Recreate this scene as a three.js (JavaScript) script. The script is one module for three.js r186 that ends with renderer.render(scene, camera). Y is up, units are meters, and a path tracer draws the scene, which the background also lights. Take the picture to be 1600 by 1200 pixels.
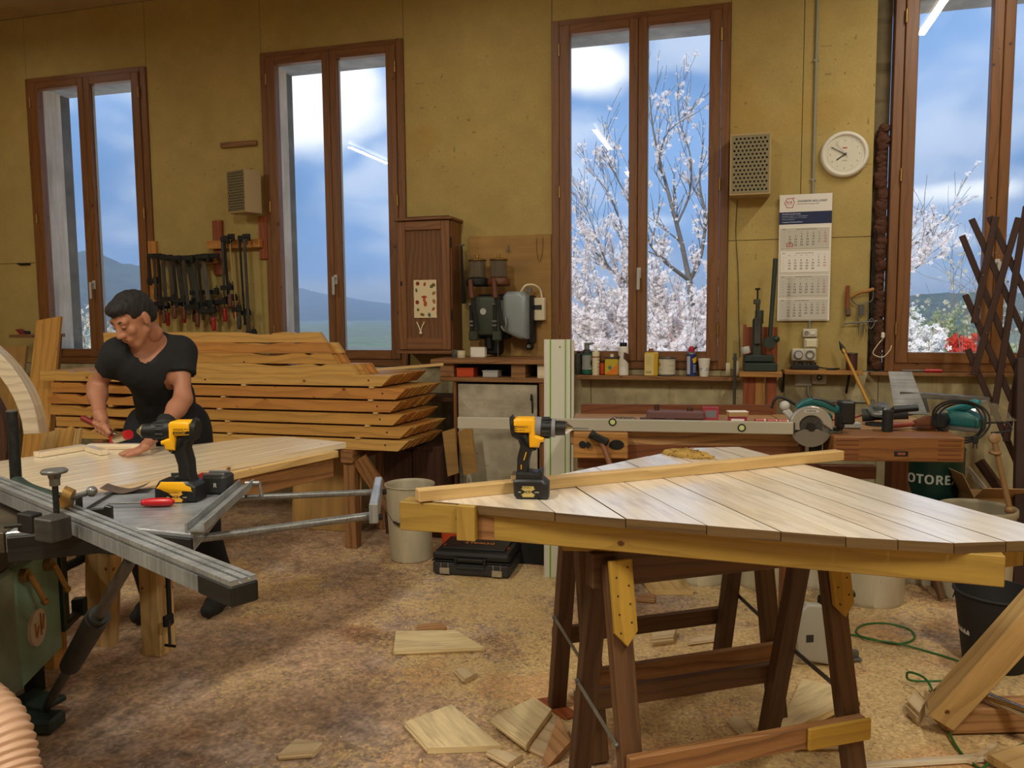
import * as THREE from 'three';
import { mergeGeometries, toCreasedNormals } from 'three/addons/utils/BufferGeometryUtils.js';
import { RectAreaLightUniformsLib } from 'three/addons/lights/RectAreaLightUniformsLib.js';
import { FontLoader } from 'three/addons/loaders/FontLoader.js';
import { TextGeometry } from 'three/addons/geometries/TextGeometry.js';

// ------------------------------------------------------------------ camera, renderer, sky, lamps
const scene = new THREE.Scene();
const renderer = new THREE.WebGLRenderer({ antialias: true });
renderer.toneMapping = THREE.LinearToneMapping;
renderer.toneMappingExposure = 1.0;
renderer.shadowMap.enabled = true;
RectAreaLightUniformsLib.init();
const rad = THREE.MathUtils.degToRad;
const camera = new THREE.PerspectiveCamera(51.79, 4 / 3, 0.05, 9000);
camera.position.set(0, 1.4, 5.2);
camera.rotation.order = 'YXZ';
camera.rotation.set(rad(-5.0), rad(15.54), rad(-0.47));
scene.add(camera);

function rng(seed) { let a = seed >>> 0; return () => { a = (a + 0x6d2b79f5) | 0; let t = Math.imul(a ^ (a >>> 15), 1 | a); t = (t + Math.imul(t ^ (t >>> 7), 61 | t)) ^ t; return ((t ^ (t >>> 14)) >>> 0) / 4294967296; }; }
const clamp = (v, a = 0, b = 1) => Math.min(b, Math.max(a, v));
const lerp = (a, b, t) => a + (b - a) * t;
const smooth = (a, b, v) => { const t = clamp((v - a) / (b - a)); return t * t * (3 - 2 * t); };
function hash(ix, iy, s) { let h = Math.imul(ix, 374761393) ^ Math.imul(iy, 668265263) ^ Math.imul(s, 1274126177); h = Math.imul(h ^ (h >>> 13), 1274126177); return ((h ^ (h >>> 16)) >>> 0) / 4294967296; }
// value noise that repeats after px, py cells
function vnoise(x, y, s = 0, px = 4096, py = px) {
  const ix = Math.floor(x), iy = Math.floor(y), fx = x - ix, fy = y - iy, m = (a, n) => ((a % n) + n) % n;
  const u = fx * fx * (3 - 2 * fx), v = fy * fy * (3 - 2 * fy), x0 = m(ix, px), x1 = m(ix + 1, px), y0 = m(iy, py), y1 = m(iy + 1, py);
  return lerp(lerp(hash(x0, y0, s), hash(x1, y0, s), u), lerp(hash(x0, y1, s), hash(x1, y1, s), u), v);
}
function fbm(x, y, s = 0, oct = 4, px = 4096, py = px) { let v = 0, a = 0.5, n = 0; for (let i = 0; i < oct; i++) { v += a * vnoise(x, y, s + i * 17, px, py); n += a; a *= 0.5; x *= 2; y *= 2; px *= 2; py *= 2; } return v / n; }

// the sky: air and broken cloud, brighter low over the hills
{
  const w = 2048, h = 1024, data = new Float32Array(w * h * 4);
  const blob = (az, el, a0, e0, ra, re) => Math.exp(-(((az - a0) / ra) ** 2 + ((el - e0) / re) ** 2));
  for (let j = 0; j < h; j++) {
    const el = ((j + 0.5) / h - 0.5) * 180;
    for (let i = 0; i < w; i++) {
      const th = ((i + 0.5) / w - 0.5) * 2 * Math.PI;               // atan2(z, x)
      let az = THREE.MathUtils.radToDeg(th) + 90; if (az > 180) az -= 360;   // 0 straight out of the windows, to the right positive
      const e = Math.max(el, 0);
      const wx = (az + 180) / 360, warp = fbm(wx * 24, e / 9, 5, 4, 24) - 0.5;
      let n = fbm(wx * 36 + warp * 1.6, e / 6.5 + warp * 1.2, 11, 6, 36);
      let c = smooth(0.5, 0.8, n) * 0.38;
      const edge = (fbm(wx * 90, e / 2.6, 31, 4, 90) - 0.5) * 1.1;
      let b = blob(az, e, -30.5, 15.2, 6.5, 4.0) * 1.6 + blob(az, e, -43, 17.5, 6, 3.0) * 1.0 + blob(az, e, -10.5, 16.6, 3.4, 1.8) * 1.35 + blob(az, e, 13, 7.4, 6, 1.0) * 0.85 + blob(az, e, 10, 4.4, 6, 1.6) * 0.75 + blob(az, e, -50, 14, 5, 5) * 0.75 + blob(az, e, -6, 6.4, 6, 0.9) * 0.6 + blob(az, e, -8, 4.2, 5, 0.8) * 0.6 + blob(az, e, -38, 8, 2, 2) * 0.4;
      c = clamp(Math.max(c, smooth(0.28, 0.9, b + edge * 0.55)));
      const low = smooth(3.2, 0.6, e) * (0.55 + 0.45 * smooth(0.3, 0.62, fbm(wx * 40, e / 2, 71, 3, 40)));
      const d = fbm(wx * 20 + 3, e / 8, 51, 4, 20);                  // darker and lighter air
      const t = smooth(0.25, 0.75, d);
      let r = lerp(0.17, 0.30, t), g = lerp(0.36, 0.54, t), bl = lerp(0.72, 0.98, t);
      r = lerp(r, 1.35, c); g = lerp(g, 1.4, c); bl = lerp(bl, 1.42, c);
      r = lerp(r, 1.2, low * 0.8); g = lerp(g, 1.14, low * 0.8); bl = lerp(bl, 1.0, low * 0.8);
      const k = (j * w + i) * 4; data[k] = r; data[k + 1] = g; data[k + 2] = bl; data[k + 3] = 1;
    }
  }
  const sky = new THREE.DataTexture(data, w, h, THREE.RGBAFormat, THREE.FloatType);
  sky.mapping = THREE.EquirectangularReflectionMapping; sky.magFilter = sky.minFilter = THREE.LinearFilter; sky.needsUpdate = true;
  scene.background = sky;
}

// a veiled sun high behind the workshop: it falls on the tree and the houses outside, not into the room
{
  const sun = new THREE.DirectionalLight(new THREE.Color(1, 0.97, 0.92), 3.2);
  sun.position.set(-20, 48, 40); sun.target.position.set(0, 0, -8); sun.castShadow = true; sun.shadow.radius = 12; sun.name = 'sun';
  Object.assign(sun.shadow.camera, { left: -40, right: 40, top: 40, bottom: -40, near: 1, far: 160 }); scene.add(sun, sun.target);
}

scene.fog = new THREE.FogExp2(new THREE.Color(0.62, 0.8, 1.0), 0.0004);   // damp air over the valley

// ------------------------------------------------------------------ helpers
const taken = {};
function numbered(name) { const n = taken[name] = (taken[name] ?? -1) + 1; return n ? name + '_' + String(n).padStart(3, '0') : name; }
function tag(o, label, category, group, kind) { if (label) o.userData.label = label; if (category) o.userData.category = category; if (group) o.userData.group = group; if (kind) o.userData.kind = kind; return o; }
function thing(name, label, category, pos = [0, 0, 0], turn = 0, group) {
  const o = new THREE.Group(); o.name = numbered(name); o.position.set(...pos); o.rotation.y = turn; scene.add(o); return tag(o, label, category, group);
}
function part(name, geo, mat, parent, label) {
  const m = new THREE.Mesh(Array.isArray(geo) ? merge(geo) : geo, mat); m.name = name; m.castShadow = m.receiveShadow = true; parent.add(m); if (label) m.userData.label = label; return m;
}
function solo(name, geo, mat, label, category, group) { const m = part(numbered(name), geo, mat, scene); return tag(m, label, category, group); }
function copy(o, label, group) { const c = o.clone(); c.name = numbered(o.name.replace(/_\d+$/, '')); c.userData = { ...o.userData }; if (label) c.userData.label = label; if (group) c.userData.group = group; scene.add(c); return c; }
const V = (a, b, c) => Array.isArray(a) ? new THREE.Vector3(...a) : new THREE.Vector3(a, b, c);
function flat(g) { const n = g.index ? g.toNonIndexed() : g; for (const k of Object.keys(n.attributes)) if (!['position', 'normal', 'uv', 'color'].includes(k)) n.deleteAttribute(k); if (!n.attributes.uv) n.setAttribute('uv', new THREE.BufferAttribute(new Float32Array(n.attributes.position.count * 2), 2)); return n; }
function merge(list) { return list.length === 1 ? list[0] : mergeGeometries(list.map(flat)); }
function polys(list) {           // convex outward polygons -> geometry with flat normals
  const p = [];
  for (const q of list) {
    const a = V(q[0]), n = V(q[1]).sub(a).cross(V(q[2]).sub(a)), c = q.reduce((s, v) => s.add(V(v)), V(0, 0, 0));
    const r = n.dot(c) < 0 ? [...q].reverse() : q;
    for (let i = 1; i < r.length - 1; i++) p.push(...r[0], ...r[i], ...r[i + 1]);
  }
  const g = new THREE.BufferGeometry(); g.setAttribute('position', new THREE.Float32BufferAttribute(p, 3)); g.computeVertexNormals(); return g;
}
function uvs(g, grain = 'x', ou = 0, ov = 0) {   // uv in metres, u along the grain
  g = flat(g); const P = g.attributes.position, N = g.attributes.normal, A = new Float32Array(P.count * 2), gi = 'xyz'.indexOf(grain), o = [0, 1, 2].filter((k) => k !== gi);
  for (let i = 0; i < P.count; i++) {
    const p = [P.getX(i), P.getY(i), P.getZ(i)], n = [Math.abs(N.getX(i)), Math.abs(N.getY(i)), Math.abs(N.getZ(i))];
    if (n[gi] > 0.8) { A[2 * i] = p[o[0]] * 0.6 + ou; A[2 * i + 1] = p[o[1]] + ov; }
    else { A[2 * i] = p[gi] + ou; A[2 * i + 1] = (n[o[0]] > n[o[1]] ? p[o[1]] + 0.37 : p[o[0]]) + ov; }
  }
  g.setAttribute('uv', new THREE.BufferAttribute(A, 2)); return g;
}
let seedUV = 1;
const longest = (w, h, d) => w >= h && w >= d ? 'x' : h >= d ? 'y' : 'z';
function cbox(w, h, d, b = 0.002, grain) {      // chamfered box about its centre
  const H = [w / 2, h / 2, d / 2]; b = Math.min(b, w / 3, h / 3, d / 3); const L = [];
  const pt = (a, s) => { const p = s.map((t, k) => t * (k === a ? H[k] : H[k] - b)); return p; };
  for (let a = 0; a < 3; a++) for (const s of [-1, 1]) {
    const o = [0, 1, 2].filter((k) => k !== a), c = (u, v) => { const t = [0, 0, 0]; t[a] = s; t[o[0]] = u; t[o[1]] = v; return pt(a, t); };
    L.push([c(-1, -1), c(1, -1), c(1, 1), c(-1, 1)]);
  }
  for (let a = 0; a < 3; a++) { const [p, q] = [0, 1, 2].filter((k) => k !== a); for (const s of [-1, 1]) for (const t of [-1, 1]) { const e = (f, m) => { const z = [0, 0, 0]; z[a] = m; z[p] = s; z[q] = t; return pt(f, z); }; L.push([e(p, -1), e(p, 1), e(q, 1), e(q, -1)]); } }
  for (const x of [-1, 1]) for (const y of [-1, 1]) for (const z of [-1, 1]) L.push([pt(0, [x, y, z]), pt(1, [x, y, z]), pt(2, [x, y, z])]);
  seedUV = (seedUV * 16807) % 2147483647;
  return uvs(polys(L), grain || longest(w, h, d), (seedUV % 977) / 300, (seedUV % 733) / 500);
}
const at = (g, x, y, z) => { g.translate(x, y, z); return g; };
const rot = (g, x = 0, y = 0, z = 0) => { if (x) g.rotateX(x); if (y) g.rotateY(y); if (z) g.rotateZ(z); return g; };
const box = (x, y, z, w, h, d, b, grain) => at(cbox(w, h, d, b, grain), x, y, z);
function frameOf(a, b, up = [0, 1, 0]) {          // matrix: x from a to b, y near up, origin at the middle
  const A = V(a), B = V(b), x = B.clone().sub(A).normalize(); let z = x.clone().cross(V(up)); if (z.lengthSq() < 1e-6) z = x.clone().cross(V(0, 0, 1)); z.normalize();
  const y = z.clone().cross(x).normalize(); return new THREE.Matrix4().makeBasis(x, y, z).setPosition(A.add(B).multiplyScalar(0.5));
}
const dist = (a, b) => V(a).distanceTo(V(b));
function bar(a, b, h, d, c = 0.002, up) { const g = cbox(dist(a, b), h, d, c, 'x'); g.applyMatrix4(frameOf(a, b, up)); return g; }
function rod(a, b, r, seg = 12, r2 = r) { const g = new THREE.CylinderGeometry(r2, r, dist(a, b), seg, 1); g.rotateZ(-Math.PI / 2); g.applyMatrix4(frameOf(a, b)); return g; }
function tube(pts, r, seg = 40, rs = 8, closed = false) { return new THREE.TubeGeometry(new THREE.CatmullRomCurve3(pts.map((p) => V(p)), closed), seg, r, rs, closed); }
function lathe(pts, seg = 24) { return new THREE.LatheGeometry(pts.map(([x, y]) => new THREE.Vector2(Math.max(x, 0.00001), y)), seg); }
function cyl(x, y, z, r, h, seg = 20, r2 = r) { return at(new THREE.CylinderGeometry(r2, r, h, seg), x, y + h / 2, z); }
function shapeOf(pts) { const s = new THREE.Shape(); pts.forEach(([x, y], i) => i ? s.lineTo(x, y) : s.moveTo(x, y)); s.closePath(); return s; }
function prism(pts, depth, b = 0, holes = [], seg = 1) {      // outline in x, y; centred in z
  const s = Array.isArray(pts) ? shapeOf(pts) : pts; for (const h of holes) s.holes.push(shapeOf(h));
  const g = new THREE.ExtrudeGeometry(s, { depth: depth - 2 * b, bevelEnabled: b > 0, bevelSize: b, bevelThickness: b, bevelOffset: -b, bevelSegments: seg, steps: 1, curveSegments: 10 });
  g.translate(0, 0, -depth / 2 + b); return g;
}
function slab(pts, y0, y1, b = 0.0015, grainDir) {            // outline in plan (x, z) between two heights; uv along grainDir
  const g = flat(prism(pts.map(([x, z]) => [x, -z]), y1 - y0, b)); g.rotateX(-Math.PI / 2); g.translate(0, (y0 + y1) / 2, 0);
  return grainDir === undefined ? uvs(g) : turnUV(g, grainDir);
}
function turnUV(g, ang, ou = 0, ov = 0) {        // boards lying flat: u along the heading ang in plan
  const c = Math.cos(ang), s = Math.sin(ang), P = g.attributes.position, N = g.attributes.normal, A = new Float32Array(P.count * 2);
  for (let i = 0; i < P.count; i++) { const x = P.getX(i), y = P.getY(i), z = P.getZ(i); A[2 * i] = x * c + z * s + ou; A[2 * i + 1] = (Math.abs(N.getY(i)) > 0.5 ? -x * s + z * c : y) + ov; }
  g.setAttribute('uv', new THREE.BufferAttribute(A, 2)); return g;
}
const creased = (g, a = 0.6) => toCreasedNormals(g, a);
function planeUV(w, h) { return new THREE.PlaneGeometry(w, h); }

// ------------------------------------------------------------------ textures (what surfaces are made of)
function dataTex(w, h, fn, srgb = true, repeat = true) {
  const d = new Uint8Array(w * h * 4);
  for (let j = 0; j < h; j++) for (let i = 0; i < w; i++) { const c = fn(i / w, j / h, i, j), k = (j * w + i) * 4; d[k] = clamp(c[0]) * 255; d[k + 1] = clamp(c[1]) * 255; d[k + 2] = clamp(c[2]) * 255; d[k + 3] = 255; }
  const t = new THREE.DataTexture(d, w, h); t.magFilter = THREE.LinearFilter; t.minFilter = THREE.LinearFilter; if (srgb) t.colorSpace = THREE.SRGBColorSpace; if (repeat) t.wrapS = t.wrapT = THREE.RepeatWrapping; t.needsUpdate = true; return t;
}
function rep(t, x, y = x) { t.repeat.set(x, y); return t; }
function woodTex(seed, ringK, contrast, knots) {     // 1.6 m along the grain, 0.4 m across
  const R = rng(seed), kn = Array.from({ length: knots }, () => [R(), R(), 0.004 + R() * 0.006]);
  return rep(dataTex(1024, 256, (u, v) => {
    let bend = (fbm(u * 4, v * 3, seed, 3, 4, 3) - 0.5) * 0.9, kd = 0;
    for (const [ku, kv, kr] of kn) { let du = Math.abs(u - ku); du = Math.min(du, 1 - du) * 1.6; let dv = v - kv; dv -= Math.round(dv); dv *= 0.4; const q = Math.hypot(du * 0.45, dv) / kr; bend += 0.35 * Math.exp(-q * 0.9) * Math.sign(dv || 1); kd = Math.max(kd, smooth(1.0, 0.55, Math.hypot(du * 0.8, dv) / kr)); }
    const ph = v * ringK + bend * 2.2, ring = (ph - Math.floor(ph)), line = smooth(0.45, 0.93, ring) * smooth(1, 0.95, ring);
    const fine = fbm(u * 14, v * 110, seed + 3, 3, 14, 110), pore = vnoise(u * 60, v * 256, seed + 9, 60, 256);
    let k = 1 - contrast * (0.55 * line + 0.5 * (fine - 0.4)) - contrast * 0.22 * (pore - 0.5) - 0.09 * (fbm(u * 3, v * 4, seed + 5, 3, 3, 4) - 0.5);
    const warm = 1 - contrast * 0.25 * line;
    return [lerp(k * 0.97, 0.5, kd), lerp(k * 0.97 * lerp(1, warm, 0.5), 0.36, kd), lerp(k * 0.97 * warm, 0.24, kd)];
  }), 1 / 1.6, 1 / 0.4);
}
const texPine = woodTex(101, 9, 0.15, 5), texPine2 = woodTex(207, 7, 0.17, 7), texDark = woodTex(303, 12, 0.27, 1), texRough = woodTex(409, 10, 0.34, 5);
const texNoise = rep(dataTex(512, 512, (u, v) => { const a = fbm(u * 16, v * 16, 3, 5, 16), b = vnoise(u * 256, v * 256, 8, 256); const k = 0.62 * a + 0.38 * b; return [k, k, k]; }, false), 2, 2);
const texGrime = rep(dataTex(512, 512, (u, v) => { const a = fbm(u * 6, v * 6, 13, 5, 6), s = vnoise(u * 128, v * 128, 21, 128) > 0.93 ? 0.25 : 0; const k = 0.80 + 0.34 * (a - 0.5) - s * 0.5 * a; return [k, k * 0.985, k * 0.96]; }), 1.4, 1.4);
const texMetal = rep(dataTex(512, 512, (u, v) => { const a = fbm(u * 3, v * 120, 43, 3, 3, 120), b = fbm(u * 7, v * 7, 44, 4, 7); const k = 0.78 + 0.22 * (a - 0.5) + 0.35 * (b - 0.5); return [k, k, k]; }), 2, 2);
const texPly = rep(dataTex(512, 512, (u, v) => { const a = fbm(u * 3, v * 30, 61, 4, 3, 30), b = fbm(u * 5, v * 5, 63, 4, 5); const k = 0.9 + 0.22 * (a - 0.5) + 0.26 * (b - 0.5); return [k, k * 0.98, k * 0.94]; }), 1, 1);

// ------------------------------------------------------------------ materials
const std = (hex, roughness = 0.7, metalness = 0, extra = {}) => new THREE.MeshStandardMaterial({ color: hex, roughness, metalness, ...extra });
const wood = (hex, map, roughness = 0.62, bump = 0.0004) => std(hex, roughness, 0, { map, bumpMap: map, bumpScale: bump });
const M = {
  pine: wood('#d8a95c', texPine, 0.5), pineB: wood('#d09b4c', texPine2, 0.52), pineC: wood('#dab678', texPine2, 0.5), pinePale: new THREE.MeshPhysicalMaterial({ color: '#f0dfbf', map: texPine, roughness: 0.32, ior: 1.6, clearcoat: 0.9, clearcoatRoughness: 0.24 }), pineWarm: wood('#cc8c42', texPine2, 0.55), spruce: wood('#a58436', texPine, 0.6),
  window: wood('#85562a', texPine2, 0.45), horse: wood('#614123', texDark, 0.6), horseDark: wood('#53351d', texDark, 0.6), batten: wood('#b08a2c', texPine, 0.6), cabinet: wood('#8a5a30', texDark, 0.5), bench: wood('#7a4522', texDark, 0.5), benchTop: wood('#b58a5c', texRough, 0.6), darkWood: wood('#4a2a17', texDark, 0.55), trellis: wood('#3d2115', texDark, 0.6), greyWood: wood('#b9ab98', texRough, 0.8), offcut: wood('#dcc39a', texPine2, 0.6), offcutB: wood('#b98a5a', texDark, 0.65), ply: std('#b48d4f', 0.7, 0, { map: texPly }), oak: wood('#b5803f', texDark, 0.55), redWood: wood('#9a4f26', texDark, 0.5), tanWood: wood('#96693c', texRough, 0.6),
  black: std('#141414', 0.45), rubber: std('#1b1a19', 0.75), charcoal: std('#2a2a2a', 0.6), yellow: std('#e8a912', 0.38), grey: std('#77777a', 0.5), lightGrey: std('#b9b7b0', 0.5), white: std('#e6e1d4', 0.5), cream: std('#e3d8b4', 0.55), red: std('#b3161c', 0.35), orange: std('#c7491c', 0.45),
  steel: std('#93938f', 0.38, 0.5, { map: texMetal }), steelDark: std('#5a5852', 0.5, 0.4, { map: texMetal }), chrome: std('#c9c9c6', 0.16, 1), alu: std('#b9bcbc', 0.34, 0.35, { map: texMetal }), brass: std('#a58248', 0.4, 0.8), castIron: std('#3b3a36', 0.6, 0.6, { map: texMetal }), ironTop: std('#b4b9bd', 0.27, 0.25, { map: texMetal, bumpMap: texNoise, bumpScale: 0.0003 }),
  tan: std('#84643e', 0.55), machine: std('#93bda8', 0.45, 0, { map: texGrime }), machineDark: std('#33463c', 0.5, 0, { map: texGrime }), drillPress: std('#4d5547', 0.45, 0.15, { map: texGrime }), blueGrey: std('#6b7478', 0.42, 0.15, { map: texGrime }), makita: std('#0f5a58', 0.4), glass: new THREE.MeshPhysicalMaterial({ color: '#ffffff', roughness: 0.0, transmission: 1, thickness: 0, ior: 1.5 }),
  bucket: std('#e6dcc0', 0.5, 0, { map: texGrime }), paper: std('#e9e4d8', 0.85), cardboard: std('#b08a5c', 0.85), concrete: std('#a89f8c', 0.9, 0, { map: texGrime }),
};

// ------------------------------------------------------------------ lamps under the ceiling
const LAMP = new THREE.Color(1.0, 0.94, 0.80);
function tubeLamp(x, z, radiance, label) {
  const t = thing('fluorescent_lamp', label, 'lamp', [x, 3.765, z], 0, 'fluorescent lamps under the ceiling');
  part('housing', box(0, -0.075, 0, 0.09, 0.05, 1.26, 0.006), M.white, t);
  part('reflector', prism([[-0.15, -0.17], [-0.148, -0.165], [-0.05, -0.1], [0.05, -0.1], [0.148, -0.165], [0.15, -0.17], [0.055, -0.106], [-0.055, -0.106]].map(([a, b]) => [a, b]), 1.26), M.white, t);
  for (const s of [-1, 1]) part('hanger', rod([0, 0, s * 0.45], [0, -0.06, s * 0.45], 0.006, 8), M.steel, t);
  part('tube', rod([0, -0.135, -0.6], [0, -0.135, 0.6], 0.014, 12), std('#fff2d8', 0.4, 0, { emissive: LAMP, emissiveIntensity: 3.2 }), t);
  const l = new THREE.RectAreaLight(LAMP, radiance, 0.06, 1.2); l.position.set(x, 3.765 - 0.19, z); l.lookAt(x, 0, z); l.castShadow = true; l.name = 'tube_light'; 
  l.rotation.set(-Math.PI / 2, 0, 0); scene.add(l);
}
tubeLamp(-5.3, 1.15, 12, 'tube lamp above the clamp rack');
tubeLamp(-1.6, 1.3, 24, 'tube lamp above the wall cabinet');
tubeLamp(1.4, 1.3, 112, 'tube lamp above the drum and trellis');
tubeLamp(-4.8, 4.9, 300, 'tube lamp over the panel saw aisle');
tubeLamp(-1.6, 4.9, 400, 'tube lamp over the floor between saw and gate');
tubeLamp(1.4, 4.9, 380, 'tube lamp over the open floor beside the gate');
tubeLamp(-4.8, 7.8, 60, 'tube lamp at the back of the room on the saw side');
tubeLamp(-1.6, 7.8, 70, 'tube lamp at the back of the room in the middle row');
tubeLamp(1.4, 7.8, 75, 'tube lamp at the back of the room on the gate side');

// ------------------------------------------------------------------ room shell
const texWall = rep(dataTex(1024, 1024, (u, v) => {
  const a = fbm(u * 3, v * 3, 81, 5, 3), b = fbm(u * 24, v * 24, 83, 3, 24), c = vnoise(u * 420, v * 420, 85, 420), sp = vnoise(u * 96, v * 96, 87, 96) > 0.955 ? 1 : 0, sp2 = vnoise(u * 150 + 7, v * 150, 89, 150) > 0.972 ? 1 : 0;
  let k = 0.93 + 0.14 * (a - 0.5) + 0.08 * (b - 0.5) + 0.05 * (c - 0.5);
  const st = smooth(0.6, 0.82, fbm(u * 5, v * 7, 91, 4, 5, 7));
  const d = sp * smooth(0.55, 0.75, a) * 0.22 + sp2 * 0.05;
  return [k - d, (k - d) * (0.985 - 0.03 * st), (k - d) * (0.95 - 0.10 * st)];
}), 1 / 2.6, 1 / 2.6);
const texLow = rep(dataTex(1024, 512, (u, v) => {
  const a = fbm(u * 6, v * 3, 181, 5, 6, 3), b = fbm(u * 40, v * 20, 183, 3, 40, 20), sp = vnoise(u * 120, v * 60, 187, 120, 60) > 0.94 ? 1 : 0, run = smooth(0.58, 0.8, fbm(u * 26, v * 2, 189, 4, 26, 2));
  const k = 0.84 + 0.32 * (a - 0.5) + 0.2 * (b - 0.5) - sp * 0.22 * a - run * 0.14;
  return [k, k * (0.98 - run * 0.04), k * (0.94 - run * 0.08)];
}), 1 / 2.4, 1 / 1.2);
const wallMat = std('#bda868', 0.8, 0, { map: texWall, bumpMap: texNoise, bumpScale: 0.0006 }), lowMat = std('#d6caa2', 0.85, 0, { map: texLow, bumpMap: texNoise, bumpScale: 0.001 });
const coreMat = std('#8b8880', 0.9, 0, { map: texGrime });
const X0 = -7.6, X1 = 3.6, Z1 = 10.5, H = 3.765;
const WIN = [[-5.423, -4.293], [-3.308, -2.199], [-1.158, -0.034], [0.889, 2.01]], YB = 1.041, YT = 3.288;
const OPEN = [[-5.423, -4.293], [-3.308, -2.199], [-1.158, -0.034], [0.795, 2.01]];
function struct(name, geo, mat) { const m = part(name, geo, mat, scene); m.userData.kind = 'structure'; return m; }
function slabBox(x0, x1, y0, y1, z0, z1, b = 0.001, grain) { return box((x0 + x1) / 2, (y0 + y1) / 2, (z0 + z1) / 2, x1 - x0, y1 - y0, z1 - z0, b, grain); }
{
  const wall = new THREE.Group(); wall.name = 'wall_back'; wall.userData = { kind: 'structure', label: 'cream board wall with four tall windows' }; scene.add(wall);
  const core = [slabBox(X0, X1, -0.2, YB, -0.42, -0.012), slabBox(X0, X1, YT, H + 0.2, -0.42, -0.012)];
  let a = X0; for (const [p, q] of [...OPEN, [X1, X1]]) { if (p > a) core.push(slabBox(a, p, YB, YT, -0.42, -0.012)); a = q; }
  part('masonry', core, coreMat, wall);
  const g = 0.0016, panel = (x0, x1, y0, y1, m = wallMat) => part('wall_panel', uvs(slabBox(x0 + g, x1 - g, y0 + g, y1 - g, -0.012, 0, 0.0015), 'x'), m, wall);
  const S = 1.85;
  for (const [p, q] of WIN) panel(p, q, YT, H);
  for (const [p, q] of [[X0, -6.55], [-6.55, -5.423]]) { panel(p, q, S, H); panel(p, q, 1.04, S); }
  panel(-4.293, -3.308, 1.04, H); panel(-2.199, -1.158, 1.04, H); panel(-0.034, 0.39, S, H); panel(0.39, 0.795, S, H); panel(-0.034, 0.795, 1.04, S); panel(0.795, 0.889, YT, H); panel(2.01, X1, 1.04, H);
  const low = (x0, x1) => part('lower_plaster', uvs(slabBox(x0 + g, x1 - g, 0, 1.038, -0.012, 0.004, 0.0015), 'x'), lowMat, wall);
  low(X0, -4.8); low(-4.8, -2.2); low(-2.2, -0.9); low(-0.9, 0.32); low(0.32, 0.86); low(0.86, X1);
}
{
  const plaster = std('#b7a27a', 0.9, 0, { map: texWall });
  struct('ceiling', uvs(slabBox(X0, X1, H, H + 0.2, 0, Z1), 'x'), plaster);
  struct('wall_left', uvs(slabBox(X0 - 0.2, X0, -0.2, H + 0.2, -0.42, Z1 + 0.2), 'z'), wallMat);
  struct('wall_right', uvs(slabBox(X1, X1 + 0.2, -0.2, H + 0.2, -0.42, Z1 + 0.2), 'z'), wallMat);
  struct('wall_front', uvs(slabBox(X0, X1, -0.2, H + 0.2, Z1, Z1 + 0.2), 'x'), wallMat);
}
// floor: worn brown screed with sawdust trodden into it
const dustAt = (x, z) => {
  const g = (cx, cz, rx, rz) => Math.exp(-(((x - cx) / rx) ** 2 + ((z - cz) / rz) ** 2));
  const bias = 0.62 * g(-0.1, 2.2, 0.9, 0.8) + 0.5 * g(0.6, 2.3, 0.5, 0.7) + 0.42 * g(-1.2, 1.9, 0.9, 0.8) + 0.3 * g(-0.4, 1.3, 1.6, 0.5) + 0.3 * g(-1.1, 3.1, 0.35, 0.3) - 0.25 * g(-1.7, 3.2, 0.7, 0.6);
  const sw = fbm(x * 1.7 + 9, z * 2.6 + 4, 301, 5) + 0.35 * (fbm(x * 7 + z * 2, z * 9 - x * 3, 305, 4) - 0.5);
  return clamp(0.12 + 0.75 * smooth(0.3, 0.95, sw + bias * 0.42) + 0.16 * bias);
};
const texFloor = dataTex(2048, 2048, (u, v) => {
  const x = -3.6 + u * 5.6, z = 0.3 + v * 5.6;
  const a = 0.5 + 0.6 * (fbm(x * 0.9, z * 0.9, 311, 6) - 0.5), b = fbm(x * 4 + 2, z * 5.2 - x * 2, 313, 6), c = fbm(x * 22, z * 22, 315, 3);
  let r = lerp(0.70, 0.82, a), g = lerp(0.57, 0.69, a), bl = lerp(0.45, 0.57, a);
  const pz = smooth(0.5, 0.68, b); r = lerp(r, 0.72, pz * 0.7); g = lerp(g, 0.63, pz * 0.7); bl = lerp(bl, 0.57, pz * 0.7);        // scuffed to grey
  const rs = smooth(0.62, 0.74, fbm(x * 1.6 + 20, z * 1.9, 317, 4)); r = lerp(r, 0.60, rs * 0.6); g = lerp(g, 0.42, rs * 0.6); bl = lerp(bl, 0.27, rs * 0.6);  // ochre paint rubbed through
  const gr = fbm(x * 85, z * 85, 345, 2), k = 0.92 + 0.34 * (c - 0.5) + 0.42 * (gr - 0.5) - 0.1 * smooth(0.55, 0.7, fbm(x * 2.2 + z, z * 5 - x, 341, 4)); r *= k; g *= k; bl *= k;
  const d = dustAt(x, z), sp = vnoise(x * 150, z * 150, 321), sp2 = fbm(x * 46, z * 46, 323, 3), m = smooth(1.05 - d * 0.85, 1.5 - d * 0.85, 0.6 * sp + 0.62 * sp2 + 0.1) * 0.85;
  const t = vnoise(x * 130, z * 130, 329);
  const or = smooth(0.6, 0.72, fbm(x * 3.1 + 5, z * 3.3, 331, 3));
  return [lerp(r, lerp(0.76, 0.97, t), m), lerp(g, lerp(0.64, 0.85, t) - or * 0.06, m), lerp(bl, lerp(0.42, 0.60, t) - or * 0.05, m)];
});
texFloor.repeat.set(1 / 5.6, 1 / 5.6);
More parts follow.
